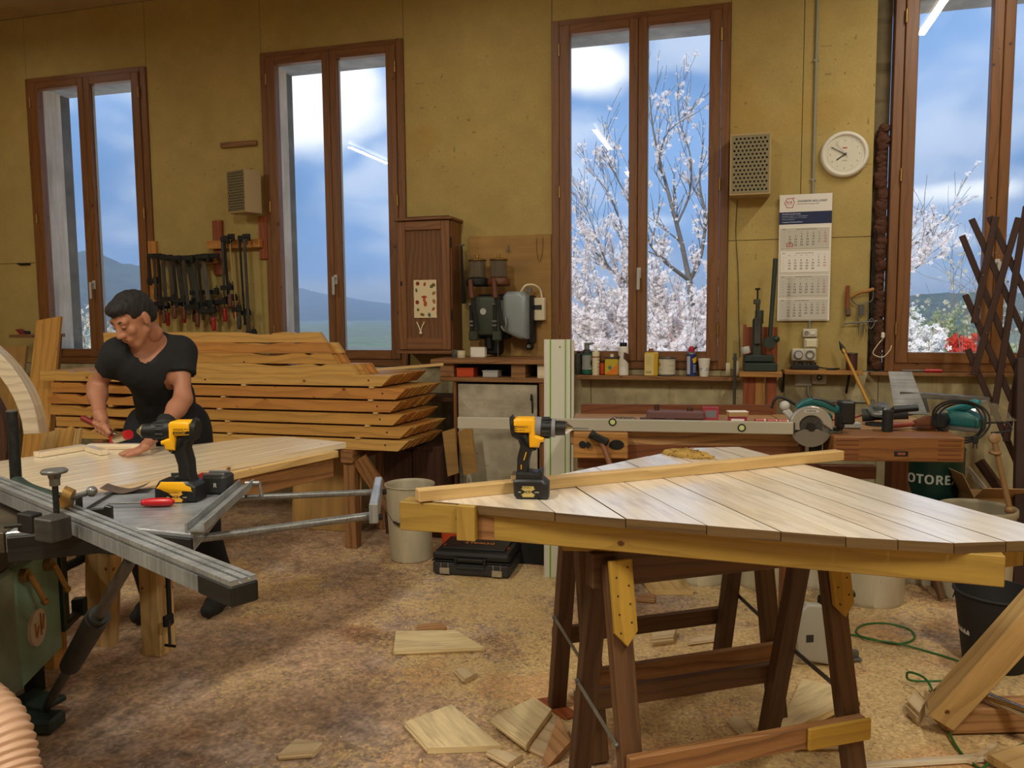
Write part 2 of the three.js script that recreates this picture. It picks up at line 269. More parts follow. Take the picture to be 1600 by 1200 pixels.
{
  const g = slabBox(X0, X1, -0.2, 0, 0, Z1); const P = g.attributes.position, A = g.attributes.uv; for (let i = 0; i < P.count; i++) A.setXY(i, P.getX(i) + 3.6, P.getZ(i) - 0.3);
  struct('floor', g, std('#ffffff', 0.5, 0, { map: texFloor, bumpMap: texFloor, bumpScale: 0.0015 }));
  const R = rng(77), flake = new THREE.BufferGeometry();
  flake.setAttribute('position', new THREE.Float32BufferAttribute([-1, 0, -0.3, 0, 0.35, -0.35, 0, 0.35, 0.35, -1, 0, 0.3, 1, 0.05, -0.28, 1, 0.05, 0.28], 3)); flake.setIndex([0, 2, 1, 0, 3, 2, 1, 2, 5, 1, 5, 4]); flake.computeVertexNormals();
  const n = 34000, im = new THREE.InstancedMesh(flake, std('#f0d79a', 0.75), n), m = new THREE.Matrix4(), q = new THREE.Quaternion(), e = new THREE.Euler(), col = new THREE.Color(); let k = 0;
  while (k < n) {
    const x = -3.4 + R() * 5.2, z = 0.7 + R() * 3.3; if (R() > dustAt(x, z) * 0.9 + 0.07) continue;
    const s = 0.0018 + R() * R() * 0.0055; e.set((R() - 0.5) * 0.7, R() * 7, (R() - 0.5) * 0.7); q.setFromEuler(e);
    m.compose(V(x, 0.0012, z), q, V(s, s * (0.4 + R()), s)); im.setMatrixAt(k, m); const t = R(); col.setRGB(lerp(0.5, 1, t), lerp(0.45, 0.98, t), lerp(0.38, 0.95, t)); im.setColorAt(k, col); k++;
  }
  im.name = 'sawdust'; im.castShadow = im.receiveShadow = true; scene.add(im); tag(im, 'loose pale sawdust and shavings scattered over the floor', 'sawdust', null, 'stuff');
}
// windows: fixed frame, two sashes with panes, weathered lining boards in the opening outside
const liningMat = std('#eadccb', 0.85, 0, { map: texPly }), lintelMat = std('#c3c9ce', 0.9, 0, { map: texGrime });
WIN.forEach(([x0, x1], n) => {
  const w = new THREE.Group(); w.name = 'window_' + (n + 1); w.position.set(x0, YB, 0); scene.add(w);
  w.userData = { kind: 'structure', label: ['tall wooden casement window behind the man', 'tall casement window beside the wall cabinet, hills outside', 'tall casement window with the blossoming tree outside', 'tall casement window behind the folding trellis'][n] };
  const W = x1 - x0, Hh = YT - YB, f = 0.052, z0 = -0.075, z1 = 0.018, fz = (z0 + z1) / 2, fd = z1 - z0, mat = M.window;
  part('frame_jamb', box(f / 2, Hh / 2, fz, f, Hh, fd, 0.003, 'y'), mat, w); part('frame_jamb', box(W - f / 2, Hh / 2, fz, f, Hh, fd, 0.003, 'y'), mat, w);
  part('frame_head', box(W / 2, Hh - 0.02, fz, W - 2 * f, 0.04, fd, 0.003, 'x'), mat, w); part('frame_sill', box(W / 2, 0.028, fz, W - 2 * f, 0.056, fd, 0.003, 'x'), mat, w);
  const sw = (W - 2 * f) / 2, sy0 = 0.052, sy1 = Hh - 0.036, st = 0.07, sf = 0.03, sd = 0.062, sz = sf - sd / 2;
  for (const s of [0, 1]) {
    const a = f + s * sw + 0.0015, b = f + (s + 1) * sw - 0.0015, sl = s ? 0.055 : st, sr = s ? st : 0.055;
    const sash = part('sash', [box(a + sl / 2, (sy0 + sy1) / 2, sz, sl, sy1 - sy0, sd, 0.004, 'y'), box(b - sr / 2, (sy0 + sy1) / 2, sz, sr, sy1 - sy0, sd, 0.004, 'y'), box((a + sl + b - sr) / 2, sy1 - 0.028, sz, b - a - sl - sr, 0.056, sd, 0.003, 'x'), box((a + sl + b - sr) / 2, sy0 + 0.032, sz, b - a - sl - sr, 0.064, sd, 0.003, 'x')], mat, w);
    part('pane', box((a + sl + b - sr) / 2, (sy0 + sy1) / 2, sz, b - a - sl - sr + 0.01, sy1 - sy0 - 0.11, 0.004, 0.0005), M.glass, sash);
    for (const y of [0.22, 1.12, 2.02]) part('hinge', rod([s ? W - f - 0.002 : f + 0.002, y, 0.033], [s ? W - f - 0.002 : f + 0.002, y + 0.075, 0.033], 0.007, 8), M.brass, sash);
    if (s) {
      part('glazing_seal', box(a + sl + 0.004, (sy0 + sy1) / 2, sz - 0.01, 0.006, sy1 - sy0 - 0.12, 0.02, 0.001), M.lightGrey, sash);
      const hx = a + 0.012, hy = 0.62;
      part('window_handle', [box(hx, hy, sf + 0.006, 0.028, 0.07, 0.012, 0.004), rod([hx, hy + 0.012, sf + 0.01], [hx, hy + 0.012, sf + 0.045], 0.009, 10), box(hx, hy - 0.045, sf + 0.045, 0.02, 0.13, 0.013, 0.005)], M.lightGrey, sash);
    }
  }
  const lz0 = -0.3, lx0 = OPEN[n][0] - x0;
  part('lining_board', box(lx0 + 0.012, Hh / 2, (lz0 - 0.08) / 2, 0.024, Hh, -lz0 - 0.08, 0.002, 'y'), liningMat, w); part('lining_board', box(W - 0.012, Hh / 2, (lz0 - 0.08) / 2, 0.024, Hh, -lz0 - 0.08, 0.002, 'y'), liningMat, w);
  part('outer_lintel', box(W / 2 + lx0 / 2, Hh - 0.02, -0.25, W - lx0, 0.04, 0.33, 0.003, 'x'), lintelMat, w);
  part('outer_sill', box(W / 2 + lx0 / 2, -0.01, -0.27, W - lx0, 0.03, 0.34, 0.003, 'x'), lintelMat, w);
});

// ------------------------------------------------------------------ outside
{
  const field = rep(dataTex(512, 512, (u, v) => { const a = fbm(u * 10, v * 30, 401, 5, 10, 30), b = fbm(u * 60, v * 90, 403, 3, 60, 90); const p = smooth(0.5, 0.6, a); return [lerp(0.62, 0.66, p) + (b - 0.5) * 0.3, lerp(0.68, 0.58, p) + (b - 0.5) * 0.3, lerp(0.5, 0.58, p) + (b - 0.5) * 0.3]; }), 1, 1);
  const g = new THREE.PlaneGeometry(7000, 5200, 1, 1); g.rotateX(-Math.PI / 2); g.translate(-1500, -12, -2640); const A = g.attributes.uv; for (let i = 0; i < 4; i++) A.setXY(i, A.getX(i) * 20, A.getY(i) * 20);
  struct('ground', g, std('#b9c4b4', 0.95, 0, { map: field })); 
  const forest = rep(dataTex(512, 512, (u, v) => { const a = fbm(u * 12, v * 12, 411, 5, 12), b = vnoise(u * 160, v * 90, 413, 160, 90); const k = 0.66 + 0.5 * (a - 0.5) + 0.34 * (b - 0.5), s = smooth(0.62, 0.72, fbm(u * 9 + 3, v * 14, 415, 4, 9, 14)); return [lerp(k, 1, s * 0.4), lerp(k, 1, s * 0.4), lerp(k, 1, s * 0.3)]; }), 1, 1);
  function hill(name, label, d, pts, hex, seed) {          // a ridge seen from the workshop: azimuth and height angle of its crest, rising from the plain
    const n = 120, rows = 10, P = [], U = [], I = [], el = (a) => { for (let i = 0; i < pts.length - 1; i++) if (a <= pts[i + 1][0]) return lerp(pts[i][1], pts[i + 1][1], smooth(pts[i][0], pts[i + 1][0], a)); return pts.at(-1)[1]; };
    for (let j = 0; j <= rows; j++) for (let i = 0; i <= n; i++) {
      const az = lerp(pts[0][0], pts.at(-1)[0], i / n), t = j / rows, dd = d * (0.62 + 0.38 * t), top = d * Math.tan(rad(el(az))) + 12;
      const y = -12.5 + top * Math.pow(t, 1.35) * (1 + 0.16 * (fbm(az * 0.7, t * 4, seed, 4) - 0.5)) + (j === rows ? 4 * (vnoise(az * 9, 3, seed) - 0.5) * d / 2000 : 0);
      P.push(Math.sin(rad(az)) * dd, y, -Math.cos(rad(az)) * dd + 5.2); U.push(az / 6, t * 2);
    }
    for (let j = 0; j < rows; j++) for (let i = 0; i < n; i++) { const k = j * (n + 1) + i; I.push(k, k + 1, k + n + 2, k, k + n + 2, k + n + 1); }
    const g = new THREE.BufferGeometry(); g.setAttribute('position', new THREE.Float32BufferAttribute(P, 3)); g.setAttribute('uv', new THREE.Float32BufferAttribute(U, 2)); g.setIndex(I); g.computeVertexNormals();
    tag(solo(name, g, std(hex, 1, 0, { map: forest, side: THREE.DoubleSide }), label, 'hill'));
  }
  hill('wooded_hill', 'steep wooded hillside close beyond the window behind the man', 1700, [[-52, 3.2], [-48, 4.2], [-44, 4.3], [-41, 3.4], [-37, 1.6], [-34, 0.6]], '#5c6b4e', 3);
  hill('distant_ridge', 'long blue mountain ridge on the horizon', 3900, [[-50, 1.2], [-37, 1.4], [-33, 1.75], [-31, 2.05], [-28.5, 1.6], [-24, 0.9], [-18, 0.4], [-8, 0.15], [4, 0.3], [12, 0.7], [24, 1.0]], '#566650', 7);
  hill('green_hill', 'hazy green hill beyond the window with the trellis', 900, [[6, 0.2], [9, 0.9], [13, 1.3], [20, 1.2], [30, 1.0]], '#6d7c58', 9);
}
// houses below, under red tiled roofs
const texTile = rep(dataTex(256, 256, (u, v) => { const a = fbm(u * 40, v * 40, 451, 3, 40); const k = 0.8 + 0.4 * (a - 0.5); return [k, k, k]; }), 1, 1);
function house(name, label, x, z, y, w, d, rise, turn) {
  const t = thing(name, label, 'house', [x, y, z], turn), wallM = std('#e4dccb', 0.9, 0, { map: texGrime }), tile = std('#cf9186', 0.85, 0, { map: texTile });
  part('walls', box(0, -2, 0, w, 4, d, 0.01), wallM, t); part('gables', at(prism([[-d / 2, 0], [d / 2, 0], [0, rise]], w - 0.3).rotateY(Math.PI / 2), 0, 0, 0), wallM, t);
  const sl = Math.hypot(d / 2 + 0.4, rise * (1 + 0.8 / d)), ang = Math.atan2(rise, d / 2), rowsN = Math.floor(sl / 0.34);
  for (const s of [-1, 1]) { const L = []; for (let k = 0; k < rowsN; k++) { const q = (k + 0.5) * sl / rowsN; L.push(rot(cbox(w + 0.5, 0.05, 0.38, 0.012), 0.1, 0, 0)); L.at(-1).translate(0, 0.03, q); } const g = merge(L); g.rotateX(ang); g.translate(0, rise + 0.03, 0); if (s < 0) g.rotateY(Math.PI); part('roof_slope', g, tile, t); }
  part('ridge_tiles', rod([-w / 2 - 0.25, rise + 0.08, 0], [w / 2 + 0.25, rise + 0.08, 0], 0.13, 10), tile, t); part('chimney', box(w * 0.2, rise + 0.3, 0.4, 0.6, 1.1, 0.6, 0.02), wallM, t);
  for (const sx of [-0.3, 0, 0.3]) { const wn = part('house_window', box(w * sx, -1.4, d / 2 + 0.01, 0.9, 1.2, 0.06, 0.01), M.white, t); part('pane', box(w * sx, -1.4, d / 2 + 0.045, 0.78, 1.08, 0.02, 0.002), std('#3c4650', 0.2), wn); }
}
house('tiled_house', 'house with a red tiled roof under the left half of the blossom', -4.7, -19, -0.9, 6.5, 7, 2.2, 0.25);
house('tiled_house', 'house with a red tiled roof to the right of the blossom trunk', -1.9, -32, -1.2, 7, 8, 3.0, -0.2);
// trees and shrubs
const bark = std('#8e8a86', 0.9, 0, { map: texGrime });
function branches(R, p, dir, len, r, depth, out, tips, bend, spread, minR = 0.004) {
  const n = 4, pts = [p.clone()], d = dir.clone(); let q = p.clone();
  for (let i = 0; i < n; i++) { d.add(V((R() - 0.5) * bend, (R() - 0.35) * bend * 0.8, (R() - 0.5) * bend)).normalize(); q = q.clone().addScaledVector(d, len / n); pts.push(q); }
  const seg = depth > 1 ? 4 : 3; for (let i = 0; i < n; i++) out.push(rod(pts[i].toArray(), pts[i + 1].toArray(), Math.max(minR, r * (1 - 0.16 * i)), seg, Math.max(minR, r * (1 - 0.16 * (i + 1)))));
  for (let i = 0; i < n; i++) tips.push([pts[i], pts[i + 1], depth]);
  if (depth <= 0) return;
  const k = 3 + Math.floor(R() * 2);
  for (let i = 0; i < k; i++) { const t = 0.3 + 0.7 * (i + R()) / k, b = pts[Math.min(n, Math.max(1, Math.round(t * n)))], nd = d.clone().add(V((R() - 0.5) * spread, (R() - 0.3) * spread, (R() - 0.5) * spread)).normalize(); branches(R, b, nd, len * (0.55 + R() * 0.25), r * 0.55, depth - 1, out, tips, bend, spread, minR); }
}
function flowerGeo(petal = 1) {
  const L = []; for (let k = 0; k < 5; k++) { const a = k * 1.2566; const c = Math.cos(a), s = Math.sin(a), g = new THREE.BufferGeometry(); const w = 0.42; g.setAttribute('position', new THREE.Float32BufferAttribute([0, 0, 0, c - s * w, 0.3, s + c * w, c * 1.25, 0.22, s * 1.25, 0, 0, 0, c * 1.25, 0.22, s * 1.25, c + s * w, 0.3, s - c * w].map((v) => v * petal), 3)); g.computeVertexNormals(); L.push(g); }
  return merge(L);
}
const petalMat = new THREE.MeshPhysicalMaterial({ color: '#fbf3f0', roughness: 0.95, transmission: 0.3, thickness: 0, side: THREE.DoubleSide });
function blossomTree(name, label, base, seed, limbs, count, keep) {
  const R = rng(seed), t = thing(name, label, 'tree', base), out = [], tips = [];
  for (const [pts, r0, r1, n] of limbs) {
    const cv = new THREE.CatmullRomCurve3(pts.map((p) => V(p[0] - base[0], p[1] - base[1], p[2] - base[2]))), m = 14;
    for (let i = 0; i < m; i++) out.push(rod(cv.getPointAt(i / m).toArray(), cv.getPointAt((i + 1) / m).toArray(), lerp(r0, r1, i / m), 6, lerp(r0, r1, (i + 1) / m)));
    for (let i = 2; i < m; i++) tips.push([cv.getPointAt(i / m), cv.getPointAt((i + 1) / m), 0]);
    for (let k = 0; k < n; k++) { const q = 0.15 + 0.85 * (k + R()) / n, p = cv.getPointAt(q), d = cv.getTangentAt(q).add(V((R() - 0.5) * 1.5, 0.25 + (R() - 0.4) * 1.1, (R() - 0.5) * 1.2)).normalize(); branches(R, p, d, 0.28 + R() * 0.4, lerp(r0, r1, q) * 0.5, 1, out, tips, 0.3, 1.2, 0.0035); }
  }
  part('trunk_and_branches', out, bark, t);
  const im = new THREE.InstancedMesh(flowerGeo(), petalMat, count), m = new THREE.Matrix4(), q = new THREE.Quaternion(), e = new THREE.Euler(); let k = 0, guard = 0;
  while (k < count && guard++ < count * 60) {
    const [a, b] = tips[Math.floor(R() * tips.length)], p = a.clone().lerp(b, R()); if (R() > keep(p)) continue;
    const clump = 1 + Math.floor(R() * 7); for (let c = 0; c < clump && k < count; c++) { const s = 0.013 + R() * 0.014, off = 0.07; e.set(R() * 7, R() * 7, R() * 7); q.setFromEuler(e); m.compose(V(p.x + (R() - 0.5) * off, p.y + (R() - 0.5) * off, p.z + (R() - 0.5) * off), q, V(s, s, s)); im.setMatrixAt(k++, m); }
  }
  im.count = k; im.name = 'blossom'; im.userData.kind = 'stuff'; t.add(im);
}
blossomTree('blossoming_cherry_tree', 'cherry tree in white blossom outside the window over the spray cans', [-0.446, 0.005, -6.531], 21, [
  [[[-0.392, -1.108, -6.445], [-0.446, 0.005, -6.531], [-0.475, 0.746, -6.591], [-0.537, 1.303, -6.624], [-0.609, 1.878, -6.656]], 0.075, 0.045, 4], [[[-0.609, 1.878, -6.656], [-0.715, 2.37, -6.671], [-0.841, 2.868, -6.577], [-1.001, 3.438, -6.689], [-1.154, 4.088, -6.705], [-1.218, 4.738, -6.746]], 0.04, 0.006, 14], [[[-0.609, 1.878, -6.656], [-0.483, 2.143, -6.819], [-0.416, 2.516, -6.872], [-0.417, 2.903, -7.011], [-0.496, 3.328, -7.027], [-0.442, 3.987, -7.102]], 0.034, 0.006, 12],
  [[[-0.609, 1.878, -6.656], [-0.839, 2.054, -6.4], [-1.053, 2.258, -6.254], [-1.278, 2.666, -6.229], [-1.562, 3.226, -6.305], [-1.834, 3.729, -6.275]], 0.03, 0.005, 16], [[[-0.785, 2.684, -6.576], [-0.631, 3.188, -6.977], [-0.645, 3.774, -7.131], [-0.8, 4.25, -7.131], [-0.844, 4.726, -7.162]], 0.02, 0.005, 12], [[[-0.963, 3.299, -6.687], [-1.03, 3.566, -6.38], [-0.897, 3.948, -6.347], [-0.507, 4.188, -6.373]], 0.016, 0.004, 8],
  [[[-0.497, 1.025, -6.61], [-0.828, 1.307, -6.335], [-1.174, 1.582, -6.159], [-1.602, 1.986, -5.973], [-1.972, 2.401, -6.012], [-2.109, 2.763, -6.007]], 0.035, 0.006, 18], [[[-0.475, 0.746, -6.591], [-0.934, 0.932, -6.584], [-1.401, 1.12, -6.575], [-1.862, 1.407, -6.473], [-2.205, 1.742, -6.513], [-2.395, 2.172, -6.499]], 0.035, 0.008, 18], [[[-1.262, 1.628, -6.139], [-1.438, 2.145, -6.45], [-1.595, 2.713, -6.562], [-1.783, 3.182, -6.552], [-2.105, 3.54, -6.495]], 0.02, 0.005, 14],
  [[[-0.496, 0.932, -6.602], [-0.123, 1.301, -6.53], [0.485, 1.568, -6.62], [1.244, 1.824, -6.646], [1.926, 2.129, -6.863], [2.437, 2.346, -7.024], [2.877, 2.732, -7.182]], 0.04, 0.006, 26], [[[1.33, 1.85, -6.672], [1.895, 1.811, -6.617], [2.398, 1.981, -6.772], [2.604, 2.24, -6.853]], 0.018, 0.005, 12], [[[-1.69, 2.05, -5.954], [-1.836, 2.505, -5.746], [-1.97, 2.901, -5.745]], 0.014, 0.004, 8],
  [[[-0.451, 0.376, -6.563], [-1.072, 0.678, -6.106], [-1.671, 0.869, -5.852], [-2.089, 1.143, -5.657], [-2.352, 1.5, -5.616]], 0.03, 0.008, 22], [[[-0.451, 0.376, -6.563], [-0.67, 0.865, -6.026], [-0.841, 1.311, -5.915], [-0.974, 1.707, -5.914]], 0.024, 0.006, 18], [[[-1.072, 0.678, -6.106], [-1.543, 0.97, -5.584], [-1.845, 1.407, -5.54], [-2.02, 1.844, -5.531]], 0.022, 0.006, 18], [[[-0.727, 0.532, -6.292], [-1.226, 0.781, -5.864], [-1.405, 1.27, -5.858], [-1.382, 1.761, -6.014]], 0.022, 0.006, 18], [[[-0.448, 0.19, -6.547], [-0.288, 0.762, -6.331], [-0.337, 1.305, -6.263], [-0.214, 1.751, -6.338]], 0.022, 0.006, 16], [[[-0.446, 0.005, -6.531], [-1.051, 0.336, -6.914], [-1.739, 0.619, -6.957], [-2.235, 0.765, -6.936]], 0.022, 0.008, 22], [[[-1.051, 0.336, -6.914], [-1.163, 0.913, -7.039], [-0.99, 1.399, -7.236]], 0.02, 0.006, 16], [[[-0.446, 0.005, -6.531], [-0.606, 0.621, -5.709], [-1.1, 0.889, -5.492], [-1.599, 1.064, -5.369]], 0.02, 0.006, 20]],
  46000, (p) => clamp(1.0 - (p.y - 0.5) * 0.40, 0.07, 1));
function shrub(name, label, base, seed, h, n, hex, leaves, leafHex) {
  const R = rng(seed), t = thing(name, label, 'shrub', base), out = [], tips = [];
  for (let i = 0; i < n; i++) branches(R, V((R() - 0.5) * h * 0.7, 0, (R() - 0.5) * h * 0.4), V((R() - 0.5) * 0.9, 1.2, (R() - 0.5) * 0.6).normalize(), h * (0.4 + R() * 0.25), 0.012, 2, out, tips, 0.4, 1.2, 0.0035);
  part('twigs', out, std(hex, 0.9), t);
  if (leaves) { const im = new THREE.InstancedMesh(flowerGeo(), std(leafHex, 0.8, 0, { side: THREE.DoubleSide }), leaves), m = new THREE.Matrix4(), q = new THREE.Quaternion(), e = new THREE.Euler(); for (let k = 0; k < leaves; k++) { const [a, b] = tips[Math.floor(R() * tips.length)], p = a.clone().lerp(b, R()), s = 0.02 + R() * 0.025; e.set(R() * 7, R() * 7, R() * 7); q.setFromEuler(e); m.compose(V(p.x + (R() - 0.5) * 0.12, p.y + (R() - 0.5) * 0.12, p.z + (R() - 0.5) * 0.12), q, V(s, s, s)); im.setMatrixAt(k, m); } im.name = 'leaves'; im.userData.kind = 'stuff'; t.add(im); }
}
shrub('bare_shrub', 'bare twiggy shrub with pale catkins outside the window behind the man', [-11.151, -0.209, -6.14], 31, 2.0, 9, '#8a7c6c', 700, '#d9d2bd');
shrub('bare_shrub', 'tall bare shrub of grey twigs outside the window with the trellis', [4.19, -0.46, -11.425], 33, 3.3, 12, '#857a70', 400, '#cfc8a8');
shrub('leafy_hedge', 'olive green hedge bush outside the window with the trellis', [4.347, -0.431, -13.555], 35, 1.7, 14, '#7b7a58', 5200, '#aeb889');
shrub('red_bush', 'small bright red bush outside the window with the trellis', [4.493, 0.292, -12.619], 37, 0.7, 5, '#8a4a3a', 700, '#e0452f');
shrub('white_blossom_bush', 'low bush full of white blossom outside the window with the trellis', [3.141, 0.009, -10.134], 39, 1.3, 12, '#8d857c', 3200, '#f4efe8');

// ------------------------------------------------------------------ big timber things
function clip(poly, nx, nz, c) {            // keep the side where nx*x + nz*z >= c
  const out = []; for (let i = 0; i < poly.length; i++) { const a = poly[i], b = poly[(i + 1) % poly.length], da = nx * a[0] + nz * a[1] - c, db = nx * b[0] + nz * b[1] - c; if (da >= 0) out.push(a); if ((da < 0) !== (db < 0)) { const t = da / (da - db); out.push([lerp(a[0], b[0], t), lerp(a[1], b[1], t)]); } } return out;
}
function boards(parent, poly, ang, cuts, y0, y1, mats, gap, seed, ends, edge) {     // boards along the heading ang, cut to an outline in plan
  const c = Math.cos(ang), s = Math.sin(ang), R = rng(seed);
  for (let k = 0; k < cuts.length - 1; k++) {
    let p = clip(clip(poly, s, -c, cuts[k] + gap / 2), -s, c, -cuts[k + 1] + gap / 2); if (ends) p = clip(p, c, s, ends(k)); if (p.length < 3) continue;
    const j = (R() - 0.5) * 0.0016, g = slab(p, y0 + j, y1 + j, 0.0006, ang); turnUV(g, ang, R() * 5, R() * 3); const face = mats[Math.floor(R() * mats.length)]; part('plank', g, edge ? [face, edge] : face, parent);
  }
}
// sawdust lies in the grain of the boards on the gate
const texDusty = rep(dataTex(1024, 512, (u, v) => {
  const ph = v * 14 + (fbm(u * 4, v * 4, 501, 3, 4) - 0.5) * 2.4, ring = ph - Math.floor(ph), line = 0.6 * smooth(0.5, 0.95, ring) * smooth(1, 0.96, ring), f = fbm(u * 20, v * 120, 503, 3, 20, 120);
  const k = 0.95 - 0.07 * line - 0.12 * (f - 0.5), d = smooth(0.5, 0.75, 0.7 * fbm(u * 7, v * 5, 505, 4, 7, 5) + 0.3 * vnoise(u * 300, v * 150, 507, 300, 150)), w = smooth(0.55, 0.8, fbm(u * 12, v * 40, 509, 4, 12, 40));
  return [lerp(lerp(k, k * 0.9, w), 0.94, d * 0.5), lerp(lerp(k * 0.98, k * 0.87, w), 0.90, d * 0.5), lerp(lerp(k * 0.95, k * 0.85, w), 0.80, d * 0.5)];
}), 1 / 1.6, 1 / 0.8);
M.gateTop = new THREE.MeshPhysicalMaterial({ color: '#fffaf2', map: texDusty, bumpMap: texDusty, bumpScale: 0.0003, roughness: 0.3, ior: 1.7, clearcoat: 1, clearcoatRoughness: 0.22 }); M.gateTopB = M.gateTop.clone(); M.gateTopB.color.set('#f8f0e4'); M.dusted = std('#efdcae', 0.6, 0, { map: texDusty }); M.gateEdge = wood('#69502a', texRough, 0.7);
{
  const ox = -0.05, oz = 2.8, t = thing('wooden_gate', 'tapering plank gate lying across the two brown sawhorses', 'gate', [ox, 0.806, oz]);
  const rel = (L) => L.map(([x, z]) => [x - ox, z - oz]);
  const out = rel([[-0.775, 3.235], [-0.231, 3.296], [0.223, 3.336], [0.47, 3.330], [0.746, 3.232], [0.033, 2.144], [-0.14, 2.207], [-0.204, 2.298]]);
  const ang = rad(60), tt = (p) => Math.sin(ang) * (p[0] - ox) - Math.cos(ang) * (p[2] - oz);
  const cuts = [-2, tt([-0.445, 0.9, 3.24]), tt([-0.239, 0.9, 3.302]), tt([-0.039, 0.9, 3.331]), tt([0.121, 0.9, 3.336]), tt([0.253, 0.9, 3.336]), tt([0.361, 0.9, 3.335]), tt([0.47, 0.9, 3.328]), tt([0.582, 0.9, 3.29]), 2];
  boards(t, out, ang, cuts, 0.07, 0.094, [M.gateTop, M.gateTopB], 0.0022, 5, null, M.gateEdge);
  const Y = 0.0355, pt = (x, z) => [x - ox, Y, z - oz];
  part('frame_rail', bar(pt(-0.66, 3.208), pt(0.575, 3.293), 0.069, 0.06, 0.002), M.spruce, t);
  part('frame_rail', bar(pt(-0.70, 3.13), pt(-0.17, 2.32), 0.069, 0.06, 0.002), M.spruce, t);
  part('frame_rail', bar(pt(0.64, 3.16), pt(0.03, 2.22), 0.069, 0.06, 0.002), M.spruce, t);
  part('cross_rail', bar(pt(-0.45, 2.86), pt(0.36, 2.86), 0.069, 0.06, 0.002), M.spruce, t);
  part('stub_rail', at(cbox(0.175, 0.078, 0.07, 0.002), -0.775 - ox, 0.052, 3.215 - oz), M.spruce, t);
  part('end_block', at(cbox(0.052, 0.094, 0.06, 0.002, 'y'), -0.668 - ox, 0.047, 3.236 - oz), M.spruce, t);
  part('end_block', at(cbox(0.046, 0.062, 0.03, 0.002, 'x'), -0.619 - ox, 0.031, 3.229 - oz), M.tanWood, t);
  const knots = [[0.0, 3.262], [0.42, 3.262]]; 
}
{
  const a = [-0.813, 0.9, 3.242], b = [0.36, 0.9, 2.339];
  solo('batten', bar([a[0], 0.9165, a[2]], [b[0], 0.9165, b[2]], 0.032, 0.042, 0.002), M.pineC, 'long square batten laid slantwise across the gate boards', 'batten');
  const R = rng(9), p = [-0.143, 0.9, 2.379], L = []; const g = new THREE.SphereGeometry(1, 28, 10, 0, Math.PI * 2, 0, Math.PI / 2); const P = g.attributes.position; for (let i = 0; i < P.count; i++) { const x = P.getX(i), y = P.getY(i), z = P.getZ(i), n = 0.7 + 0.6 * fbm(x * 3 + 5, z * 3 + y * 2 + 5, 601, 4); P.setXYZ(i, x * 0.095 * n, y * 0.024 * n, z * 0.05 * n); } g.computeVertexNormals();
  L.push(flat(g)); for (let k = 0; k < 260; k++) { const r = Math.sqrt(R()), q = R() * 6.3, s = 0.002 + R() * 0.005; L.push(at(rot(cbox(s * 2, 0.0012, s, 0.0003), R(), R() * 6, R()), Math.cos(q) * r * 0.1, 0.022 * (1 - r * r) * (0.8 + 0.4 * R()), Math.sin(q) * r * 0.055)); }
  const h = merge(L); h.rotateY(-0.5); const m = solo('sawdust_heap', h, std('#d3ab57', 0.9, 0, { map: texGrime }), 'small heap of golden sawdust on the gate boards', 'sawdust'); m.position.set(p[0], 0.9, p[2]); 
}
